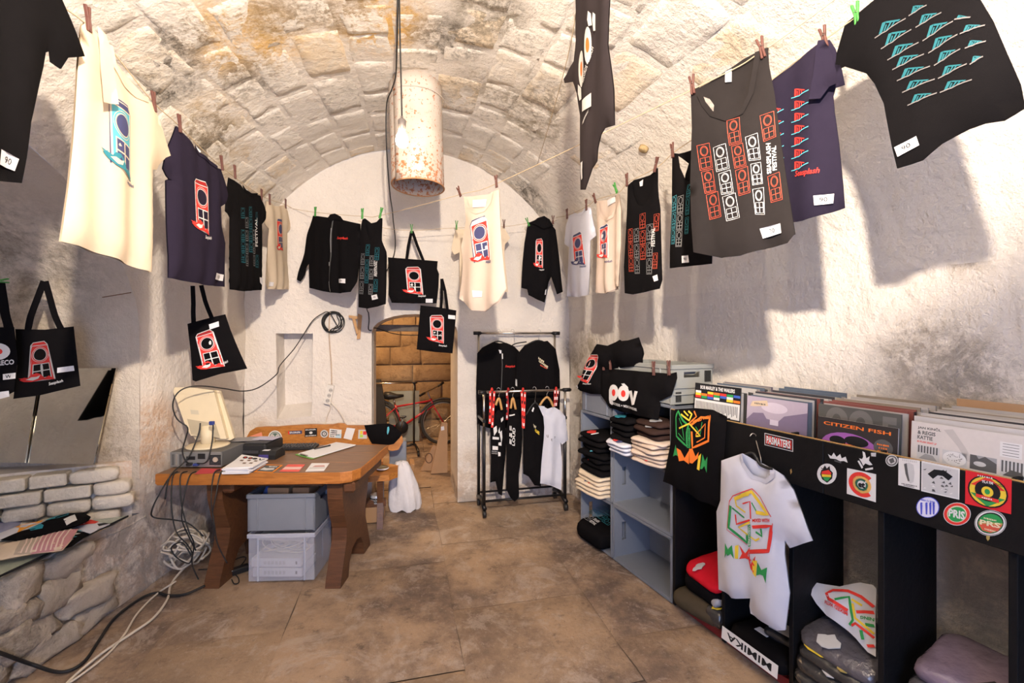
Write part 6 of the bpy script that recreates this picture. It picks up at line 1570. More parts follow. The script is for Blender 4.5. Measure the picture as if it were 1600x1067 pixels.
# draped shirts over the crates
k4 = lambda pts: scl(pts, 880, 520, 4.104)
s = SP(-.015, folds=.010, seed=51)
r = garment('t_shirt', 'black t-shirt with white round lettering pegged over the pale crate', 't-shirt', 'shirts draped over the shelves', s, k4([(250, 215), (310, 230), (420, 240), (560, 252), (690, 262), (726, 252), (729, 290), (700, 400), (618, 438), (622, 470), (602, 556), (440, 522), (300, 482), (284, 466), (250, 400), (244, 300)]), BLACK, gap=.03)
d = Decal(s, .03, .004)
E = lambda cx, cy, rx, ry: [(cx + rx * math.cos(i * math.pi / 11), cy + ry * math.sin(i * math.pi / 11)) for i in range(22)]
d.px(k4(E(350, 382, 33, 52)), I_white, 1); d.px(k4([(318, 362), (340, 350), (342, 455), (328, 462), (316, 450)]), I_white, 1); d.px(k4(E(352, 382, 12, 22)), I_red, 3)
d.px(k4(E(412, 386, 33, 50)), I_white, 1); d.px(k4(E(412, 388, 12, 22)), I_red, 3); d.px(k4([(400, 325), (418, 322), (440, 348), (436, 362)]), I_white, 2)
d.px(k4([(442, 372), (464, 368), (478, 420), (490, 370), (510, 374), (486, 458), (468, 462)]), I_white, 1)
d.quad(k4([(338, 438), (497, 480), (496, 502), (338, 460)])); d.text('RECORDS + MERCHANDISE', 0, .1, 1, .9, I_white, 1, .03); d.build(r)
for (a, b_, an, lb) in ((275, 200, -4, 'first'), (322, 195, -6, 'second'), (600, 226, -2, 'third'), (702, 222, -4, 'fourth')):
    o = copy_tree(pegproto[0]); P = Vector(s.pts([s.uv(*k4([(a, b_)])[0])], .006)[0]); Xd = -e_ if e_.x < 0 else e_; Yd = Vector((0, 0, 1)).cross(Xd)
    o.matrix_world = Matrix.Translation(P) @ Matrix((Xd, Yd, Vector((0, 0, 1)))).transposed().to_4x4() @ Matrix.Rotation(math.radians(an), 4, 'Y') @ Matrix.Scale(1.2, 4)
    tag(o, 'brown clothes peg on the pale crate rim, %s from the left' % lb, 'clothes peg', 'clothes pegs on the crate')
s = SP(-.01, folds=.014, seed=52)
r = garment('t_shirt', 'black t-shirt with a red loudspeaker print thrown over the crate nearest the rack', 't-shirt', 'shirts draped over the shelves', s, k4([(85, 350), (108, 310), (132, 260), (160, 190), (185, 130), (212, 72), (290, 82), (360, 44), (376, 52), (420, 48), (480, 28), (506, 100), (508, 190), (450, 216), (330, 228), (262, 240), (255, 395), (180, 392), (110, 372)]), BLACK, gap=.05)
d = Decal(s, .03, .004); door(d, k4([(198, 140), (278, 142), (200, 318), (122, 300)]), I_red, BLACK, I_white, top=I_dred, lw=.003); script(d, k4([(165, 318), (215, 322), (213, 332), (165, 330)]), I_white); d.build(r)
price(r, s, k4([(90, 340), (112, 332), (118, 352), (98, 362)]))

# ================================================================== BLACK RECORD UNIT
BLKW = mt('black_painted_wood', (.006, .0055, .006), .65, spec=.2, var=.3, scale=25, bump=.1, bscale=40); REDW = mt('dark_red_paint', (.20, .012, .016), .55, var=.2); RAWW = mt('worn_wood', (.40, .24, .08), .7, var=.3)
un = empty('record_unit', (0, 0, 0), 1e-9, 'black painted record display unit covered in stickers along the right wall', 'display unit')
un.matrix_world = Matrix.Translation(S3(0, 0, 0)) @ Matrix.Rotation(ARZ, 4, 'Z')
DV = [1.082, 1.447, 1.825, 2.185, 2.545, 2.93]
for i, sx in enumerate(DV): MB().box((sx, .175, .485), (.022, .35, .95), bev=.002).build('divider', BLKW, un)
FS0, FS1, UH = 1.071, 2.945, 1.18
MB().box(((FS0 + 1.98) / 2, -.008, 1.07), (1.98 - FS0, .018, .22), bev=.003).build('fascia_board', BLKW, un); MB().box(((1.982 + FS1) / 2, -.008, 1.07), (FS1 - 1.982, .018, .22), bev=.003).build('fascia_board', BLKW, un)
MB().box(((FS0 + FS1) / 2, -.0075, 1.1815), (FS1 - FS0, .012, .003)).build('worn_edge', RAWW, un)
MB().box(((FS0 + FS1) / 2, .175, .972), (FS1 - FS0, .35, .018), bev=.002).build('bin_floor', BLKW, un)
MB().box(((FS0 + FS1) / 2, .358, 1.08), (FS1 - FS0, .016, .24), bev=.002).build('bin_back', BLKW, un)
MB().box(((FS0 + FS1) / 2, .19, .035), (FS1 - FS0 - .02, .31, .024), bev=.002).build('bottom_shelf', REDW, un); MB().box(((FS0 + FS1) / 2, .03, .024), (FS1 - FS0 - .02, .02, .045), bev=.002).build('kick_board', REDW, un)
for i in range(5): MB().box(((DV[i] + DV[i + 1]) / 2, .345, .10), (DV[i + 1] - DV[i] - .024, .012, .12)).build('back_rail', REDW, un)
for sx in DV[1:5]: MB().box((sx, .17, 1.085), (.012, .33, .20), bev=.002).build('bin_divider', BLKW, un)
unI = un.matrix_world.inverted()
def adopt(o, par):
    if o is None: return
    bpy.context.view_layer.update(); o.parent = par; o.matrix_parent_inverse = par.matrix_world.inverted()
FA = SP(-.0175); ka = lambda pts: scl(pts, 1070, 590, 4.444); kb = lambda pts: scl(pts, 1300, 630, 4.267)
def fsticker(label, fn):
    d = Decal(FA, .06, .0012, .0004); fn(d); o = d.build(None, 'sticker', label); adopt(o, un); ORG[o.name] = Vector((0, 0, 0))
def f_(d): d.quad(ka([(555, 383), (753, 428), (753, 515), (555, 467)])); d.poly(SQ, I_white); d.poly([(.02, .05), (.98, .05), (.98, .95), (.02, .95)], I_black, 1); d.poly([(.05, .14), (.95, .14), (.95, .86), (.05, .86)], I_red, 2); d.text('PASMATERS', .07, .12, .93, .88, I_black, 3, .06); d.text('PASMATERS', .08, .18, .92, .82, I_white, 4, .03)
fsticker('black and red sticker lettered in white', f_)
def f_(d): d.px(circ(ka, 988, 668, 68, 72), I_white); d.px(ka([(950, 640), (1000, 628), (1030, 660), (1025, 700), (990, 730), (955, 705), (942, 670)]), I_black, 1); d.px(ka([(955, 650), (1000, 640), (1020, 662), (1015, 672), (950, 668)]), I_red, 2); d.px(ka([(952, 670), (1018, 674), (1018, 690), (956, 688)]), I_yellow, 2); d.px(ka([(960, 690), (1015, 692), (995, 718), (975, 714)]), I_green, 2); d.px(ka([(945, 618), (960, 632), (975, 608), (988, 630), (1008, 612), (1012, 640), (955, 636)]), I_black, 2)
fsticker('round white sticker with a red, yellow and green head', f_)
def f_(d):
    d.quad(ka([(1128, 627), (1330, 670), (1328, 865), (1126, 805)])); d.poly(SQ, I_white)
    d.ring(.52, .50, .38, .38, .016, I_red, 1, 24, .75, 5.5); d.ring(.52, .50, .27, .27, .012, ink('ochre_ink', (.70, .42, .12)), 1, 20); d.ring(.52, .5, .19, .19, .009, ink('dark_green_ink', (.03, .13, .08)), 1, 18, .9, 6.9); d.text('et', .40, .38, .64, .60, I_black, 2, .06)
fsticker('square white sticker with red, yellow and green rings', f_)
def f_(d):
    d.px(ka([(995, 530), (1020, 545), (1035, 520), (1055, 550), (1080, 530), (1090, 560), (1118, 548), (1132, 590), (1105, 578), (1080, 580), (1050, 565), (1010, 560)]), I_white); d.pxline(ka([(1040, 575), (1088, 590)]), .006, I_dgrey, 1)
fsticker('white brush lettering', f_)
def f_(d):
    d.px(ka([(1235, 510), (1252, 520), (1262, 560), (1285, 545), (1280, 575), (1305, 605), (1285, 608), (1255, 595), (1240, 612), (1230, 590), (1212, 560), (1232, 565), (1240, 550)]), I_white); d.px(ka([(1200, 578), (1212, 575), (1240, 622), (1230, 632)]), I_white); d.px(ka([(1252, 632), (1308, 622), (1308, 636), (1256, 645)]), I_white); d.px(ka([(1293, 522), (1330, 520), (1328, 548), (1296, 545)]), I_lgrey)
fsticker('white figure cut-out', f_)
def f_(d): d.px(circ(kb, 400, 382, 42, 39), I_lgrey); d.px(circ(kb, 400, 382, 36, 33), I_dgrey, 1); d.px(circ(kb, 400, 382, 28, 25), I_lgrey, 2); d.px(kb([(380, 375), (410, 362), (420, 390), (395, 402)]), I_dgrey, 3)
fsticker('round grey seal sticker', f_)
def f_(d):
    d.px(kb([(445, 362), (588, 382), (586, 578), (443, 545)]), I_white); d.px(kb([(482, 402), (515, 395), (545, 410), (552, 470), (545, 525), (525, 535), (505, 518), (498, 470)]), I_lgrey, 1); d.px(kb([(482, 405), (500, 400), (510, 470), (520, 520), (508, 518), (492, 470)]), I_dgrey, 2)
    d.quad(kb([(470, 370), (575, 385), (575, 400), (470, 385)])); scrib(d, 0, 0, 1, 1, I_lgrey, 2, 8); d.quad(kb([(465, 530), (570, 550), (570, 568), (465, 548)])); scrib(d, 0, .55, 1, 1, I_dgrey, 2, 10); scrib(d, .15, 0, .85, .45, I_dgrey, 2, 8)
fsticker('white sticker with a grey foot', f_)
def f_(d):
    d.quad(kb([(598, 382), (853, 435), (850, 643), (596, 585)])); d.poly(SQ, I_white); d.poly([(.03, .04), (.97, .04), (.97, .94), (.03, .94)], I_lgrey, 1)
    q = random.Random(3)
    for i in range(26): x, y_ = q.uniform(.04, .85), q.uniform(.05, .85); d.poly([(x, y_), (x + q.uniform(.03, .12), y_ + q.uniform(-.02, .03)), (x + q.uniform(.02, .1), y_ + q.uniform(.03, .09))], I_dgrey if i % 3 else I_white, 2)
    d.line([(.25, .55), (.4, .72), (.6, .74), (.78, .62)], .02, I_black, 3)
fsticker('black and white picture sticker', f_)
def f_(d):
    d.quad(kb([(892, 445), (1200, 508), (1196, 740), (888, 668)])); d.poly(SQ, ink('sticker_red', (.62, .02, .03))); d.ell(.5, .5, .42, .44, I_yellow, 1); d.poly([(.12, .62), (.5, .95), (.88, .62), (.5, .6)], I_red, 2); d.poly([(.12, .38), (.5, .06), (.88, .38), (.5, .40)], I_green, 2)
    d.ring(.5, .5, .42, .44, .004, I_black, 3); d.ell(.5, .52, .28, .30, I_black, 3); d.ell(.5, .5, .13, .15, I_yellow, 4); d.ell(.5, .5, .06, .08, I_green, 5); d.text('95,4 FM', .38, .72, .62, .82, I_white, 5, .03); scrib(d, .28, .90, .62, .95, I_white, 5, 7); d.text('STATION', .66, .72, .86, .80, I_black, 5, .02); d.poly([(.25, .28), (.75, .24), (.75, .34), (.25, .38)], I_red, 5); scrib(d, .38, .28, .62, .33, I_white, 6, 5)
fsticker('red sticker with a vinyl record emblem', f_)
def f_(d):
    d.px(circ(kb, 640, 693, 78, 70), I_blue); d.px(circ(kb, 640, 693, 72, 66), ink('pale_lilac', (.72, .72, .85)), 1)
    for x in (598, 632, 658, 680): d.px(kb([(x - 8, 672), (x + 8, 676), (x + 5, 742), (x - 5, 740)]), I_blue, 2); d.px(circ(kb, x, 668, 8), I_blue, 2)
    d.quad(kb([(592, 632), (690, 652), (688, 668), (590, 648)])); scrib(d, 0, .1, .38, .9, I_blue, 2, 5); d.text('After', .40, 0, .62, 1, I_blue, 2, 0, .3); scrib(d, .66, .1, 1, .9, I_blue, 2, 6)
fsticker('round lilac sticker with four blue figures', f_)
def f_(d):
    d.px(circ(kb, 835, 738, 92, 77), I_white); d.px(circ(kb, 835, 738, 87, 73), I_red, 1); d.px(circ(kb, 835, 738, 66, 56), ink('cream_ink2', (.78, .70, .50)), 2); d.px(circ(kb, 835, 740, 60, 50), I_green, 3); d.quad(kb([(782, 700), (890, 722), (888, 778), (780, 752)])); d.text('PRIS', 0, 0, 1, 1, I_white, 4, .04)
fsticker('round red and green sticker with white letters', f_)
def f_(d):
    d.px(circ(kb, 1058, 798, 107, 87), I_lgrey); d.px(circ(kb, 1058, 798, 103, 83), I_black, 1); d.pxline(circ(kb, 1058, 798, 94, 75), .004, I_white, 2, True); d.px(circ(kb, 1058, 800, 82, 64), I_green, 3); d.px(kb([(978, 800), (1138, 812), (1110, 850), (1060, 862), (1005, 845)]), I_rust, 4); d.px(kb([(980, 785), (1140, 800), (1138, 812), (980, 800)]), I_gold, 4); d.quad(kb([(1005, 755), (1115, 778), (1115, 792), (1005, 768)])); scrib(d, .1, 0, .9, 1, I_cream, 5, 8); d.quad(kb([(1010, 828), (1110, 850), (1100, 862), (1015, 842)])); scrib(d, .1, 0, .9, 1, I_cream, 5, 8); d.quad(kb([(990, 772), (1128, 800), (1126, 834), (988, 806)])); d.text('PRS', 0, 0, 1, 1, I_cream, 5, .03)
fsticker('round black sticker with a green and rust centre', f_)
fsticker('small gold emblem', lambda d: d.px(kb([(1030, 875), (1042, 885), (1054, 880), (1052, 905), (1040, 918), (1030, 900)]), I_gold))
fsticker('chip of bare wood in the paint', lambda d: d.px(ka([(732, 640), (742, 632), (746, 655), (736, 672)]), RAWW))
# records
RCOL = [(.05, .05, .06), (.30, .28, .27), (.45, .43, .42), (.12, .10, .14), (.25, .08, .07), (.50, .47, .42), (.10, .13, .18), (.06, .06, .06), (.30, .25, .20), (.55, .53, .52), (.16, .08, .14)]
RM = [mt('sleeve_%d' % i, c, .45, var=.15) for i, c in enumerate(RCOL)]
VINYLP = mt('clear_sleeve', (.8, .8, .85), .15, var=0, alpha=.25)
rr_ = random.Random(9)
def record(label, group, s0, y, ztop, mat, lean=.06, w=.315, fn=None, th=.0035, cat='record', sf_h=.315):
    r = empty('record_sleeve', tuple(S3(s0 + w / 2, y, ztop - sf_h)), 0, label, cat, group)
    sf = Surf(S3(0, y, ztop), tuple(e_), tuple(Vector((0, 0, 1)) + n_ * lean))
    q = [(s0, -sf_h), (s0 + w, -sf_h), (s0 + w, 0), (s0, 0)]
    solid('sleeve', sf, q, th, mat, r, 0, uv=True)
    if fn: d = Decal(sf, .08, .0008, .0003); d.quad_uv([q[3], q[2], q[1], q[0]]); fn(d); d.build(r, 'cover_print')
    return r
def marley(d):
    d.poly(SQ, I_black, 0); d.text('BOB MARLEY & THE WAILERS', .13, .90, .88, .965, I_white, 1, .03)
    pal = [I_red, I_black, I_green, I_yellow, ink('flag_blue', (.05, .12, .5)), I_orange, I_white]
    for row, y0 in ((0, .74), (1, .30), (2, .14)):
        for i in range(7):
            for j in range(3): d.poly([(.02 + i * .14, y0 + j * .043), (.15 + i * .14, y0 + j * .043), (.15 + i * .14, y0 + .042 + j * .043), (.02 + i * .14, y0 + .042 + j * .043)], pal[(i * 2 + j * 3 + row) % 7], 1)
    d.poly([(.01, .46), (.99, .46), (.99, .72), (.01, .72)], I_white, 1)
    for i in range(28): d.poly([(.04 + i * .033, .50 + .02 * (i % 3)), (.055 + i * .033, .50 + .02 * (i % 3)), (.055 + i * .033, .68), (.04 + i * .033, .68)], I_dgrey, 2)
record('record sleeve with black strip, white lettering and bright colour blocks', 'records in the bins', 1.197, .055, 1.35, RM[7], fn=marley)
def purp(d):
    d.poly(SQ, ink('mauve_sky', (.44, .38, .46)), 0); d.poly([(0, .62), (.12, .74), (.30, .76), (.36, .68), (.55, .66), (.65, .76), (1, .86), (1, 0), (0, 0)], ink('mauve_dark', (.20, .16, .24)), 1); d.ell(.48, .86, .22, .08, ink('mauve_pale', (.60, .54, .62)), 1); d.poly([(.42, .60), (.56, .60), (.56, .68), (.42, .68)], ink('mauve_pale', (.60, .54, .62)), 2)
    d.poly([(.06, .84), (.10, .92), (.36, .96), (.38, .88), (.12, .84)], ink('cream_band', (.66, .52, .36)), 2); scrib(d, .14, .88, .34, .91, I_dgrey, 3, 7)
record('record sleeve with a misty mauve landscape', 'records in the bins', 1.55, .055, 1.318, RM[3], fn=purp)
def darkb(d): d.poly(SQ, ink('slate', (.10, .10, .09)), 0); d.ring(.25, .82, .10, .12, .028, ink('slate_pale', (.17, .16, .15)), 1); d.ring(.55, .82, .10, .12, .028, ink('slate_pale', (.17, .16, .15)), 1); d.poly([(.72, .72), (.80, .72), (.80, .95), (.95, .95), (.95, .86), (.86, .86), (.86, .72)], ink('slate_pale', (.17, .16, .15)), 1)
record('dark grey record sleeve with faint large letters', 'records in the bins', 1.90, .075, 1.322, RM[7], fn=darkb)
def fish(d):
    d.poly(SQ, ink('fish_black', (.035, .03, .03)), 0); d.text('CITIZEN FISH', .08, .90, .92, .945, I_orange, 1, .02)
    d.ell(.42, .66, .36, .18, I_purple, 1); d.ell(.28, .72, .11, .06, I_black, 2); d.ell(.52, .75, .15, .065, I_black, 2); d.ell(.42, .67, .13, .03, I_orange, 2); d.ell(.84, .74, .11, .10, I_dgrey, 3); scrib(d, .77, .76, .91, .785, I_orange, 4, 6); scrib(d, .79, .72, .89, .745, I_orange, 4, 4); scrib(d, .78, .68, .90, .705, I_orange, 4, 6)
record('black record sleeve with orange lettering and a purple shape', 'records in the bins', 1.925, .035, 1.274, RM[9], fn=fish, w=.30)
def jan(d):
    d.poly(SQ, ink('cover_white', (.64, .60, .57)), 0)
    for i, t in enumerate(('JAN KINČL', '& REGIS', 'KATTIE')): d.text(t, .06, .915 - i * .055, .06 + .024 * len(t), .958 - i * .055, I_dgrey, 1, .03)
    d.text('IN PLAIN SIGHT LP', .06, .765, .24, .787, I_red, 1, .03); q = random.Random(6)
    for i in range(4):
        x = .06 + i * .235; d.poly([(x, .585), (x + .21, .585), (x + .21, .735), (x, .735)], I_lgrey if i != 2 else I_grey, 1)
        if i in (0, 3):
            for j in range(7): d.poly([(x + .01 + j * .028, .655 if i == 0 else .62), (x + .024 + j * .028, .655 if i == 0 else .62), (x + .024 + j * .028, .735), (x + .01 + j * .028, .735)], I_dgrey, 2)
            d.poly([(x + .02, .585), (x + .19, .585), (x + .15, .64), (x + .08, .65)], I_grey if i == 0 else I_dgrey, 2)
        elif i == 1:
            d.ell(x + .105, .655, .10, .075, I_white, 2)
            for j in range(34): a, b_ = x + .105 + q.uniform(-.065, .065), .655 + q.uniform(-.048, .048); d.poly([(a, b_), (a + .012, b_ + .004), (a + .005, b_ + .010)], I_dgrey, 3)
        else:
            d.poly([(x, .585), (x + .21, .585), (x + .21, .68), (x + .12, .735), (x + .07, .70), (x + .05, .735), (x, .735), (x, .62)], I_dgrey, 2); d.ell(x + .08, .65, .05, .025, I_lgrey, 3)
    d.poly([(.76, .77), (.92, .77), (.92, .92), (.76, .92)], I_white, 1)
    for i in range(5): d.line([(.78, .90 - i * .028), (.90, .90 - i * .028)], .0015, I_dgrey, 2)
    d.poly([(.30, .95), (.42, .80), (.5, .66), (.56, .64), (.5, .78), (.38, .97)], ink('cover_grey', (.52, .49, .47)), 1)
record('white record sleeve with black and red lettering and four small pictures', 'records in the bins', 2.257, .055, 1.308, RM[9], fn=jan)
for b_, (s0, y0, lb) in enumerate(((1.19, .075, 'behind the colour-block sleeve'), (1.545, .075, 'behind the mauve sleeve'), (1.90, .095, 'behind the dark grey sleeve'), (2.25, .075, 'behind the white sleeve'))):
    nrec = 15; 
    for i in range(nrec):
        y = y0 + i * .0185 * (1 if y0 < .09 else .93)
        record('thin record sleeve ' + lb + ', ' + WORDS[i] + ' from the front', 'records ' + lb, s0 + rr_.uniform(-.006, .010), y, 1.322 + rr_.uniform(-.010, .012) + .018 * i / nrec, RM[rr_.randrange(len(RM))], .03 * (1 - i / nrec), th=rr_.uniform(.003, .008))
r = record('brown cardboard divider at the back of the last record bin', None, 2.26, .348, 1.375, CARD, 0, .36, None, .006, 'cardboard', .38)
# shirts hanging on the unit
kc = lambda pts: scl(pts, 1030, 630, 2.963)
s = SP(-.045, folds=.010, seed=61)
r = garment('t_shirt', 'black t-shirt with a green, yellow and red cube print draped over the unit corner', 't-shirt', 'shirts hanging on the record unit', s, kc([(72, 28), (160, 22), (250, 30), (312, 62), (306, 160), (300, 270), (285, 490), (200, 455), (110, 405), (20, 362), (35, 280), (50, 200)]), BLACK, gap=.02)
d = Decal(s, .03, .004, .0005); L = lambda P_, w, m, l=1, c=False: d.pxline(k4(P_), w, m, l, c)
L([(735, 540), (745, 500), (790, 560), (825, 590), (815, 640), (815, 725), (745, 660), (735, 540)], .012, I_green); L([(762, 545), (785, 590), (800, 690), (760, 640)], .005, I_green); L([(770, 520), (830, 560), (840, 520), (815, 500)], .010, I_yellow); L([(785, 500), (820, 530)], .008, I_yellow); L([(840, 590), (900, 540), (960, 545), (955, 690), (850, 735), (845, 630)], .012, I_orange); L([(870, 650), (935, 580), (930, 670), (875, 700)], .006, I_orange); L([(765, 610), (830, 580), (900, 660), (870, 660)], .009, I_yellow, 2); L([(830, 580), (870, 535), (850, 500)], .008, I_orange, 2); L([(870, 600), (900, 650), (912, 570)], .005, I_green, 2)
d.quad(k4([(815, 610), (835, 608), (837, 735), (817, 735)])); d.poly(SQ, I_green, 1); d.text('EVERYTHING', .15, .05, .85, .95, I_black, 2, .02, 0, True); d.quad(k4([(850, 560), (960, 525), (965, 540), (855, 578)])); d.text('MIXED WITH', 0, 0, 1, 1, I_orange, 1, .03)
for P_, m_ in (([(722, 790), (740, 715), (760, 790), (745, 780)], I_green), ([(748, 735), (775, 750), (800, 800), (830, 750), (828, 840), (795, 815), (765, 820)], I_orange), ([(830, 740), (850, 740), (870, 790), (890, 760), (885, 800), (850, 835), (832, 830)], I_orange), ([(888, 790), (905, 770), (895, 880), (880, 870)], I_yellow), ([(900, 870), (915, 775), (930, 820), (948, 790), (940, 895), (925, 850), (912, 870)], I_green)): d.px(k4(P_), m_, 1)
d.build(r)
s = SP(-.075, folds=.010, seed=62)
r = garment('t_shirt', 'white t-shirt with a green, yellow and red cube print hung on the record unit', 't-shirt', 'shirts hanging on the record unit', s, kc([(385, 232), (395, 275), (440, 338), (500, 360), (535, 335), (530, 305), (575, 335), (620, 400), (680, 540), (715, 635), (665, 650), (600, 672), (580, 635), (580, 700), (588, 770), (600, 880), (590, 1000), (585, 1050), (550, 1050), (500, 1020), (450, 1000), (416, 975), (412, 940), (415, 905), (340, 900), (275, 862), (272, 700), (268, 500), (285, 450), (290, 265), (330, 250)]), WHT, gap=.03,
    back=kc([(385, 232), (430, 270), (490, 298), (530, 305), (575, 335), (620, 400), (680, 540), (715, 635), (665, 650), (600, 672), (580, 635), (580, 700), (588, 770), (600, 880), (590, 1000), (585, 1050), (550, 1050), (500, 1020), (450, 1000), (416, 975), (412, 940), (415, 905), (340, 900), (275, 862), (272, 700), (268, 500), (285, 450), (290, 265), (330, 250)]), collar=kc([(386, 235), (396, 278), (441, 340), (500, 361), (534, 336), (531, 308)]))
d = Decal(s, .03, .004, .0005); L = lambda P_, w, m, l=1, c=False: d.pxline(kc(P_), w, m, l, c)
L([(346, 450), (362, 425), (450, 392), (490, 430), (545, 520)], .004, I_red, 0); L([(370, 440), (450, 405), (530, 510), (470, 500)], .016, I_yellow); L([(375, 440), (380, 470), (425, 500)], .008, I_yellow); L([(390, 430), (440, 420)], .006, I_yellow); L([(352, 470), (345, 570), (430, 640), (432, 600)], .014, I_green); L([(360, 480), (420, 525)], .008, I_green); L([(412, 460), (445, 450), (448, 530)], .006, I_red); L([(375, 510), (380, 555), (445, 535)], .008, I_red); L([(452, 455), (480, 510)], .006, I_green, 1); L([(455, 568), (545, 562), (530, 675), (440, 680)], .014, I_red); L([(495, 575), (500, 610), (470, 590)], .010, I_green); L([(445, 545), (390, 570), (470, 630), (488, 620)], .008, I_yellow); L([(346, 450), (338, 580), (430, 650)], .003, I_red, 0); L([(552, 550), (545, 590), (532, 685), (440, 690)], .003, I_red, 0)
d.quad(kc([(455, 530), (538, 528), (538, 545), (455, 545)])); d.text('MIXED WITH', 0, 0, 1, 1, I_red, 1, .03); d.quad(kc([(435, 560), (447, 555), (447, 655), (436, 660)])); d.poly(SQ, I_green, 1); d.text('EVERYTHING', .15, .05, .85, .95, I_white, 2, .02, 0, True)
for P_, m_ in (([(328, 710), (330, 640), (345, 670), (362, 650), (372, 715), (358, 690), (345, 700), (338, 690)], I_green), ([(375, 655), (390, 650), (388, 715), (375, 712)], I_yellow), ([(392, 650), (420, 690), (445, 660), (432, 700), (452, 725), (420, 712), (392, 715), (405, 690)], I_red), ([(440, 670), (445, 740), (470, 700), (460, 780), (445, 760), (436, 720)], I_red), ([(455, 720), (478, 722), (472, 800), (455, 780)], I_yellow), ([(475, 790), (480, 730), (500, 765), (528, 752), (522, 825), (508, 790), (492, 785)], I_green)): d.px(kc(P_), m_, 1)
d.build(r)
hh = hanger('black plastic hanger holding the white t-shirt on the record unit', SP(-.06), kc([(395, 240), (435, 232), (470, 285), (525, 305)]), Vector(SP(-.03).pts([SP(-.03).uv(*kc([(435, 165)])[0])])[0]), BLKPL, thick=.007); hh['group'] = 'hangers on the unit'
# clothes in the lower compartments
zb = .048
OLV = cloth('olive_cotton', (.075, .060, .040)); REDC = cloth('red_cotton', (.60, .015, .03)); PLY = mt('polybag_black', (.03, .03, .032), .18, var=.4, bump=.5, bscale=18, spec=.8); PLM = mt('polybag_mauve', (.22, .17, .23), .22, var=.45, bump=1.0, bscale=11, spec=.8); PLO = mt('polybag_orange', (.45, .18, .08), .25, var=.3, bump=.4, bscale=16, spec=.8); PLY2 = mt('polybag_grey', (.09, .085, .10), .2, var=.5, bump=1.0, bscale=13, spec=.8)
G1 = 'folded clothes in the first compartment'
folded('olive folded shirt at the bottom of the first compartment', G1, 1.26, .10, zb, OLV, .31, .30, .10, rz=.1)
folded('black folded shirt under the red one in the first compartment', G1, 1.29, .13, zb + .10, BLACK, .27, .28, .12, rz=0)
r = folded('red folded t-shirt with a small white crest in the first compartment', G1, 1.30, .12, zb + .22, REDC, .28, .28, .06, [(I_lgrey, -.15, .16)], rz=-.1, tilt=.25)
folded('small polybag with yellow print at the front of the first compartment', G1, 1.385, .04, zb + .02, PLY, .10, .14, .09, [(I_yellow, 0, .6)], rz=.2, name='packed_shirt', cat='packed shirt')
folded('crumpled clear bag with white tags in the first compartment', G1, 1.385, .05, zb + .12, mt('clear_bag', (.5, .5, .53), .2, bump=.6, bscale=15, alpha=.7), .09, .12, .05, rz=-.3, name='packed_shirt', cat='packed shirt')
G2 = 'folded clothes in the second compartment'
r = folded('black folded t-shirt with a white lettered band in the second compartment', G2, 1.64, .14, zb, BLACK, .33, .33, .09, rz=.0)
s = Surf(S3(0, -.062, 0), tuple(e_), tuple(Vector((0, 0, 1)) + n_ * .12)); d = Decal(s, .08, .003, .0005); d.quad_uv([(1.487, .132), (1.80, .132), (1.80, .072), (1.487, .072)]); d.poly(SQ, I_white); 
q = d.q; d.q = [q[2], q[3], q[0], q[1]]; d.text('MIMIKA', .10, .22, .90, .78, I_black, 1, .02); o = d.build(None, 'band'); adopt(o, r)
V_ = MB().box((0, 0, 0), (.07, .04, .002)); q = V_.build('care_label', PAPER, r); q.location = (-.02, -.06, .053)
G3 = 'packed shirts in the third compartment'
lbs = ['flat black packed shirt lowest in the third compartment', 'packed shirt with a white paper label low in the third compartment', 'packed black shirt with grey lines in the third compartment', 'packed black shirt with yellow print in the third compartment', 'packed grey shirt just under the white t-shirt']
zz = zb
for i, (m_, ac) in enumerate(((PLY, None), (PLY, [(PAPER, .1, .4)]), (PLY, [(I_lgrey, .0, .3)]), (PLY, [(I_yellow, -.25, .35), (I_gold, .1, .2)]), (PLY2, [(I_lgrey, -.1, .3)]))):
    folded(lbs[i], G3, 2.0 + .01 * (i % 2), .10 + .012 * i, zz, m_, .32, .31, .065, ac, rz=rf.uniform(-.08, .08), name='packed_shirt', cat='packed shirt', tilt=.06 * i); zz += .058
folded('black packed shirt with a white label lying in the second compartment', G2, 1.70, .20, zb + .09, PLY, .20, .25, .05, [(PAPER, .0, .7)], rz=.15, name='packed_shirt', cat='packed shirt')
kd = lambda pts: scl(pts, 1250, 800, 3.997)
s = Surf(S3(2.0, .06, .35), tuple(e_), tuple(Vector((0, 0, 1)) + n_ * .8), folds=.006, seed=63)
r = garment('t_shirt', 'white t-shirt with a coloured cube print lying in the third compartment', 't-shirt', 'packed shirts in the third compartment', s, kd([(55, 485), (75, 460), (105, 444), (200, 455), (250, 466), (380, 440), (455, 455), (478, 480), (472, 700), (468, 900), (420, 872), (350, 790), (300, 742), (230, 690), (165, 645), (100, 570)]), WHT, gap=.03)
d = Decal(s, .03, .004); L = lambda P_, w, m, l=1: d.pxline(kd(P_), w, m, l)
L([(320, 635), (200, 560), (180, 520), (220, 500), (320, 510), (400, 545), (470, 600)], .013, I_red); L([(245, 570), (330, 550), (348, 690), (320, 715)], .010, I_green); L([(345, 565), (405, 600)], .009, I_yellow); L([(350, 590), (365, 680), (468, 765)], .009, I_yellow); L([(372, 642), (470, 634)], .012, I_red); L([(335, 720), (365, 712), (468, 790)], .010, I_red); L([(425, 716), (470, 716)], .011, I_green); L([(400, 755), (408, 810)], .012, I_green); L([(430, 845), (468, 838)], .010, I_red)
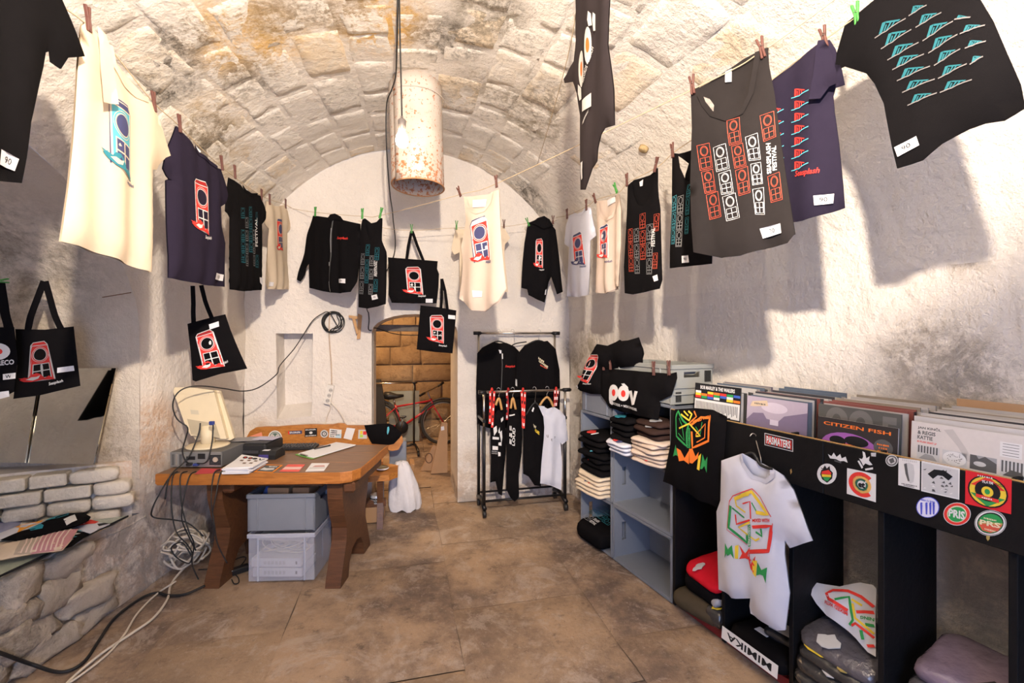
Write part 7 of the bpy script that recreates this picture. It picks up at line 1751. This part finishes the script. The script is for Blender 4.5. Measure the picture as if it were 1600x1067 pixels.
d.quad(kd([(315, 665), (165, 580), (172, 560), (318, 645)])); d.text('MIXED WITH', 0, 0, 1, 1, I_red, 1, .03); d.quad(kd([(470, 690), (395, 685), (397, 665), (470, 668)])); d.text('NING', 0, 0, 1, 1, I_green, 1, .03); d.build(r)
G4 = 'packed shirts in the fourth compartment'
for i, (m_, lb, h) in enumerate(((PLO, 'orange packed shirt lowest in the fourth compartment', .09), (PLM, 'mauve packed shirt in the fourth compartment, second from the bottom', .095), (PLM, 'mauve packed shirt in the middle of the fourth compartment pile', .095), (PLY2, 'grey packed shirt near the top of the fourth compartment pile', .09), (PLM, 'mauve packed shirt with a black mark topmost in the fourth compartment', .08))):
    folded(lb, G4, 2.37 + .015 * (i - 2), .12 + .02 * i, zb + .082 * i, m_, .32, .30, h, [(I_black, .15, .2)] if i == 4 else None, name='packed_shirt', cat='packed shirt', tilt=.04 * i, rz=rf.uniform(-.1, .1))

# ================================================================== STORE ROOM THINGS
def QP(q, **kw): a = bxy(0, q, 0); b = bxy(1, q, 0); return plan(a.x, a.y, b.x, b.y, **kw)
kx = lambda pts: scl(pts, 560, 490, 3.678)
s = QP(2.45); REDM = mt('red_bike_paint', (.45, .02, .03), .3, spec=.6); TYRE = mt('tyre_rubber', (.03, .028, .025), .8); DIRT = mt('dusty_rim', (.28, .25, .21), .4, .7)
def bp(x, y, off=0): return Vector(s.pts([s.uv(*kx([(x, y)])[0])], off)[0])
R0, F0 = bp(105, 655), bp(487, 648); R0.z = F0.z = .335
bk_ = empty('bicycle', ((R0.x + F0.x) / 2, (R0.y + F0.y) / 2, 0), 0, 'red bicycle leaning in the store room beyond the doorway', 'bicycle')
Ub = Vector(s.U); Nb = Vector(s.N)
for c_ in (R0, F0):
    pts = [c_ + Ub * .315 * math.cos(a) + Vector((0, 0, .315 * math.sin(a))) for a in [i * math.pi / 18 for i in range(36)]]
    wh = MB().tube(pts, .021, 8, closed=True).build('tyre', TYRE, bk_, True)
    MB().tube([c_ + (q - c_) * .92 for q in pts], .009, 6, closed=True).build('rim', DIRT, wh, True)
    b = MB()
    for i in range(18): b.tube([c_ + Nb * .02 * (-1) ** i, c_ + (pts[i * 2] - c_) * .92], .0011, 4)
    sp_ = b.build('spokes', STEEL, wh); sp_['kind'] = 'stuff'
    MB().cyl(c_ - Nb * .04, c_ + Nb * .04, .018, 10).build('hub', STEEL, wh, True)
    b = MB(); b.tube([c_ + (pts[i] - c_) * 1.12 for i in (range(3, 17) if c_ is R0 else range(5, 19))], .016, 6); b.build('mudguard', DKPL, bk_, True)
BB = bp(248, 655); BB.z = .29; ST = bp(212, 525); HD = bp(415, 500); HL = bp(430, 528)
for a, b_, rr2, nm in ((ST, BB, .015, 'seat_tube'), (ST + (BB - ST) * .08, HD, .014, 'top_tube'), (HL, BB, .017, 'down_tube'), (HD + Vector((0, 0, .03)), HL, .018, 'head_tube')): MB().tube([a, b_], rr2, 10).build(nm, REDM, bk_, True)
for sg in (-1, 1):
    MB().tube([BB + Nb * .03 * sg, R0 + Nb * .06 * sg], .009, 8).build('chain_stay', REDM, bk_, True); MB().tube([ST + (BB - ST) * .1 + Nb * .02 * sg, R0 + Nb * .06 * sg], .008, 8).build('seat_stay', REDM, bk_, True); MB().tube([HL + Nb * .03 * sg, F0 + Nb * .05 * sg], .011, 8).build('fork_blade', REDM, bk_, True)
MB().tube([ST, bp(202, 488)], .012, 8).build('seat_post', STEEL, bk_, True)
b = MB(); sd = bp(200, 476); b.tube([sd - Ub * .13 + Vector((0, 0, .02)), sd - Ub * .05 + Vector((0, 0, .012)), sd + Ub * .05, sd + Ub * .15 + Vector((0, 0, .01))], [.055, .06, .035, .018], 10); b.build('saddle', BLKPL, bk_, True)
MB().tube(spline([HD + Vector((0, 0, .03)), bp(405, 470), bp(398, 450)], 4), .012, 8).build('stem', STEEL, bk_, True)
MB().tube(spline([bp(360, 458, .22), bp(385, 447, .10), bp(400, 445), bp(440, 430, -.08), bp(478, 412, -.14)], 5), .011, 8).build('handlebar', STEEL, bk_, True)
for a, b_ in ((bp(350, 458, .25), bp(378, 450, .14)), (bp(462, 420, -.1), bp(494, 402, -.16))): MB().tube([a, b_], .018, 8).build('grip', BLKPL, bk_, True)
MB().lathe([(.09, -.004), (.095, 0), (.09, .004)], (0, 0, 0), 24, Matrix.Translation(BB + Nb * .05) @ Nb.to_track_quat('Z', 'Y').to_matrix().to_4x4()).build('chainring', BLKMET, bk_, True)
MB().tube([BB + Nb * .07, BB + Nb * .08 + Vector((.02, 0, .16))], .009, 8).build('crank', STEEL, bk_, True); MB().box(tuple(BB + Nb * .12 + Vector((.02, 0, .165))), (.08, .1, .025), bev=.006).build('pedal', BLKPL, bk_)
s2 = QP(2.05)
def gp_(px, z): q = s2.pts([s2.uv(px, 650)])[0]; return Vector((q[0], q[1], z))
r = empty('garment_rail', tuple(gp_(647, 0)), 0, 'bare black garment rail standing in front of the bicycle', 'clothes rack')
zr = float(s2.pts([s2.uv(640, 598)])[0][2])
MB().tube([gp_(647, .10), gp_(647, zr)], .013, 10).build('post', BLKMET, r, True); MB().tube([gp_(560, zr), gp_(652, zr)], .011, 10).build('rail', CHROME, r, True); MB().tube(spline([gp_(634, .10) - ax * .0, gp_(640, .11), gp_(647, .12), gp_(651, .10) - ax * .15, gp_(653, .06) - ax * .22], 5), .018, 8).build('foot', BLKMET, r, True)
for q in (gp_(633, .03), gp_(653, .03) - ax * .22): MB().cyl(q - Ub * .014, q + Ub * .014, .03, 14).build('castor', BLKPL, r, True)
MB().box(tuple(gp_(648, zr)), (.05, .04, .03), bev=.006).build('rail_end', BLKMET, r)
s3_ = QP(2.72); q4 = kx([(175, 445), (350, 442), (350, 780), (178, 780)])
uv4 = s3_.uvs(q4); zl = .012; uv4[2] = (uv4[2][0], zl); uv4[3] = (uv4[3][0], zl)
tag(solid('leaning_glass_sheet', s3_, uv4, .008, mt('dull_glass', (.30, .33, .30), .08, var=.1, spec=.8), uv=True), 'tall pane of glass leaning behind the bicycle', 'glass sheet')
d = Decal(s3_, .1, .001); d.quad(kx([(243, 440), (308, 440), (308, 488), (243, 488)])); d.build(None)
s4 = QP(2.25); gcase = s4.uvs(kx([(60, 380), (128, 380), (150, 500), (140, 560), (60, 560)])); tag(solid('instrument_case', s4, [(a, b_) for a, b_ in gcase[:3]] + [(gcase[2][0] + .06, .01), (gcase[0][0], .01)], .12, mt('case_black', (.02, .018, .018), .7), uv=True), 'black case standing at the left edge of the store room', 'case')
# cardboard leaning by the jamb
a0, a1 = FL(682, 747), FL(660, 735)
def cardb(label, pts, d0, th=.03):
    s = QP(d0); uvp = s.uvs(kx(pts)); lo = min(v for _, v in uvp); uvp = [(u, max(.006, v)) for u, v in uvp]; return tag(solid('cardboard_sheet', s, uvp, th, CARD, uv=True), label, 'cardboard', 'cardboard by the door jamb'), s
o, s5 = cardb('tall flattened cardboard box leaning by the right door jamb', [(480, 625), (512, 628), (512, 935), (455, 950), (415, 930)], .98)
d = Decal(s5, .1, .002); d.px(kx([(474, 650), (492, 646), (494, 668), (476, 672)]), PAPER); d.build(o, 'paper_label')
o, s5 = cardb('brown cardboard bag with a round printed mark behind the tall box', [(355, 905), (430, 755), (470, 770), (440, 930), (370, 912)], 1.12)
d = Decal(s5, .1, .002); d.pxline(kx([(405 + 20 * math.cos(i * .5), 830 + 28 * math.sin(i * .5)) for i in range(12)]), .012, mt('stamp_brown', (.12, .06, .03), .8), 0, True); d.build(o)
c_ = FL(650, 755); tag(MB().box((c_.x - .06, c_.y, .12), (.05, .22, .24), rz=.25, ry=.15, bev=.004).build('carton', CARD), 'narrow carton leaning behind the white cloth bag', 'carton')
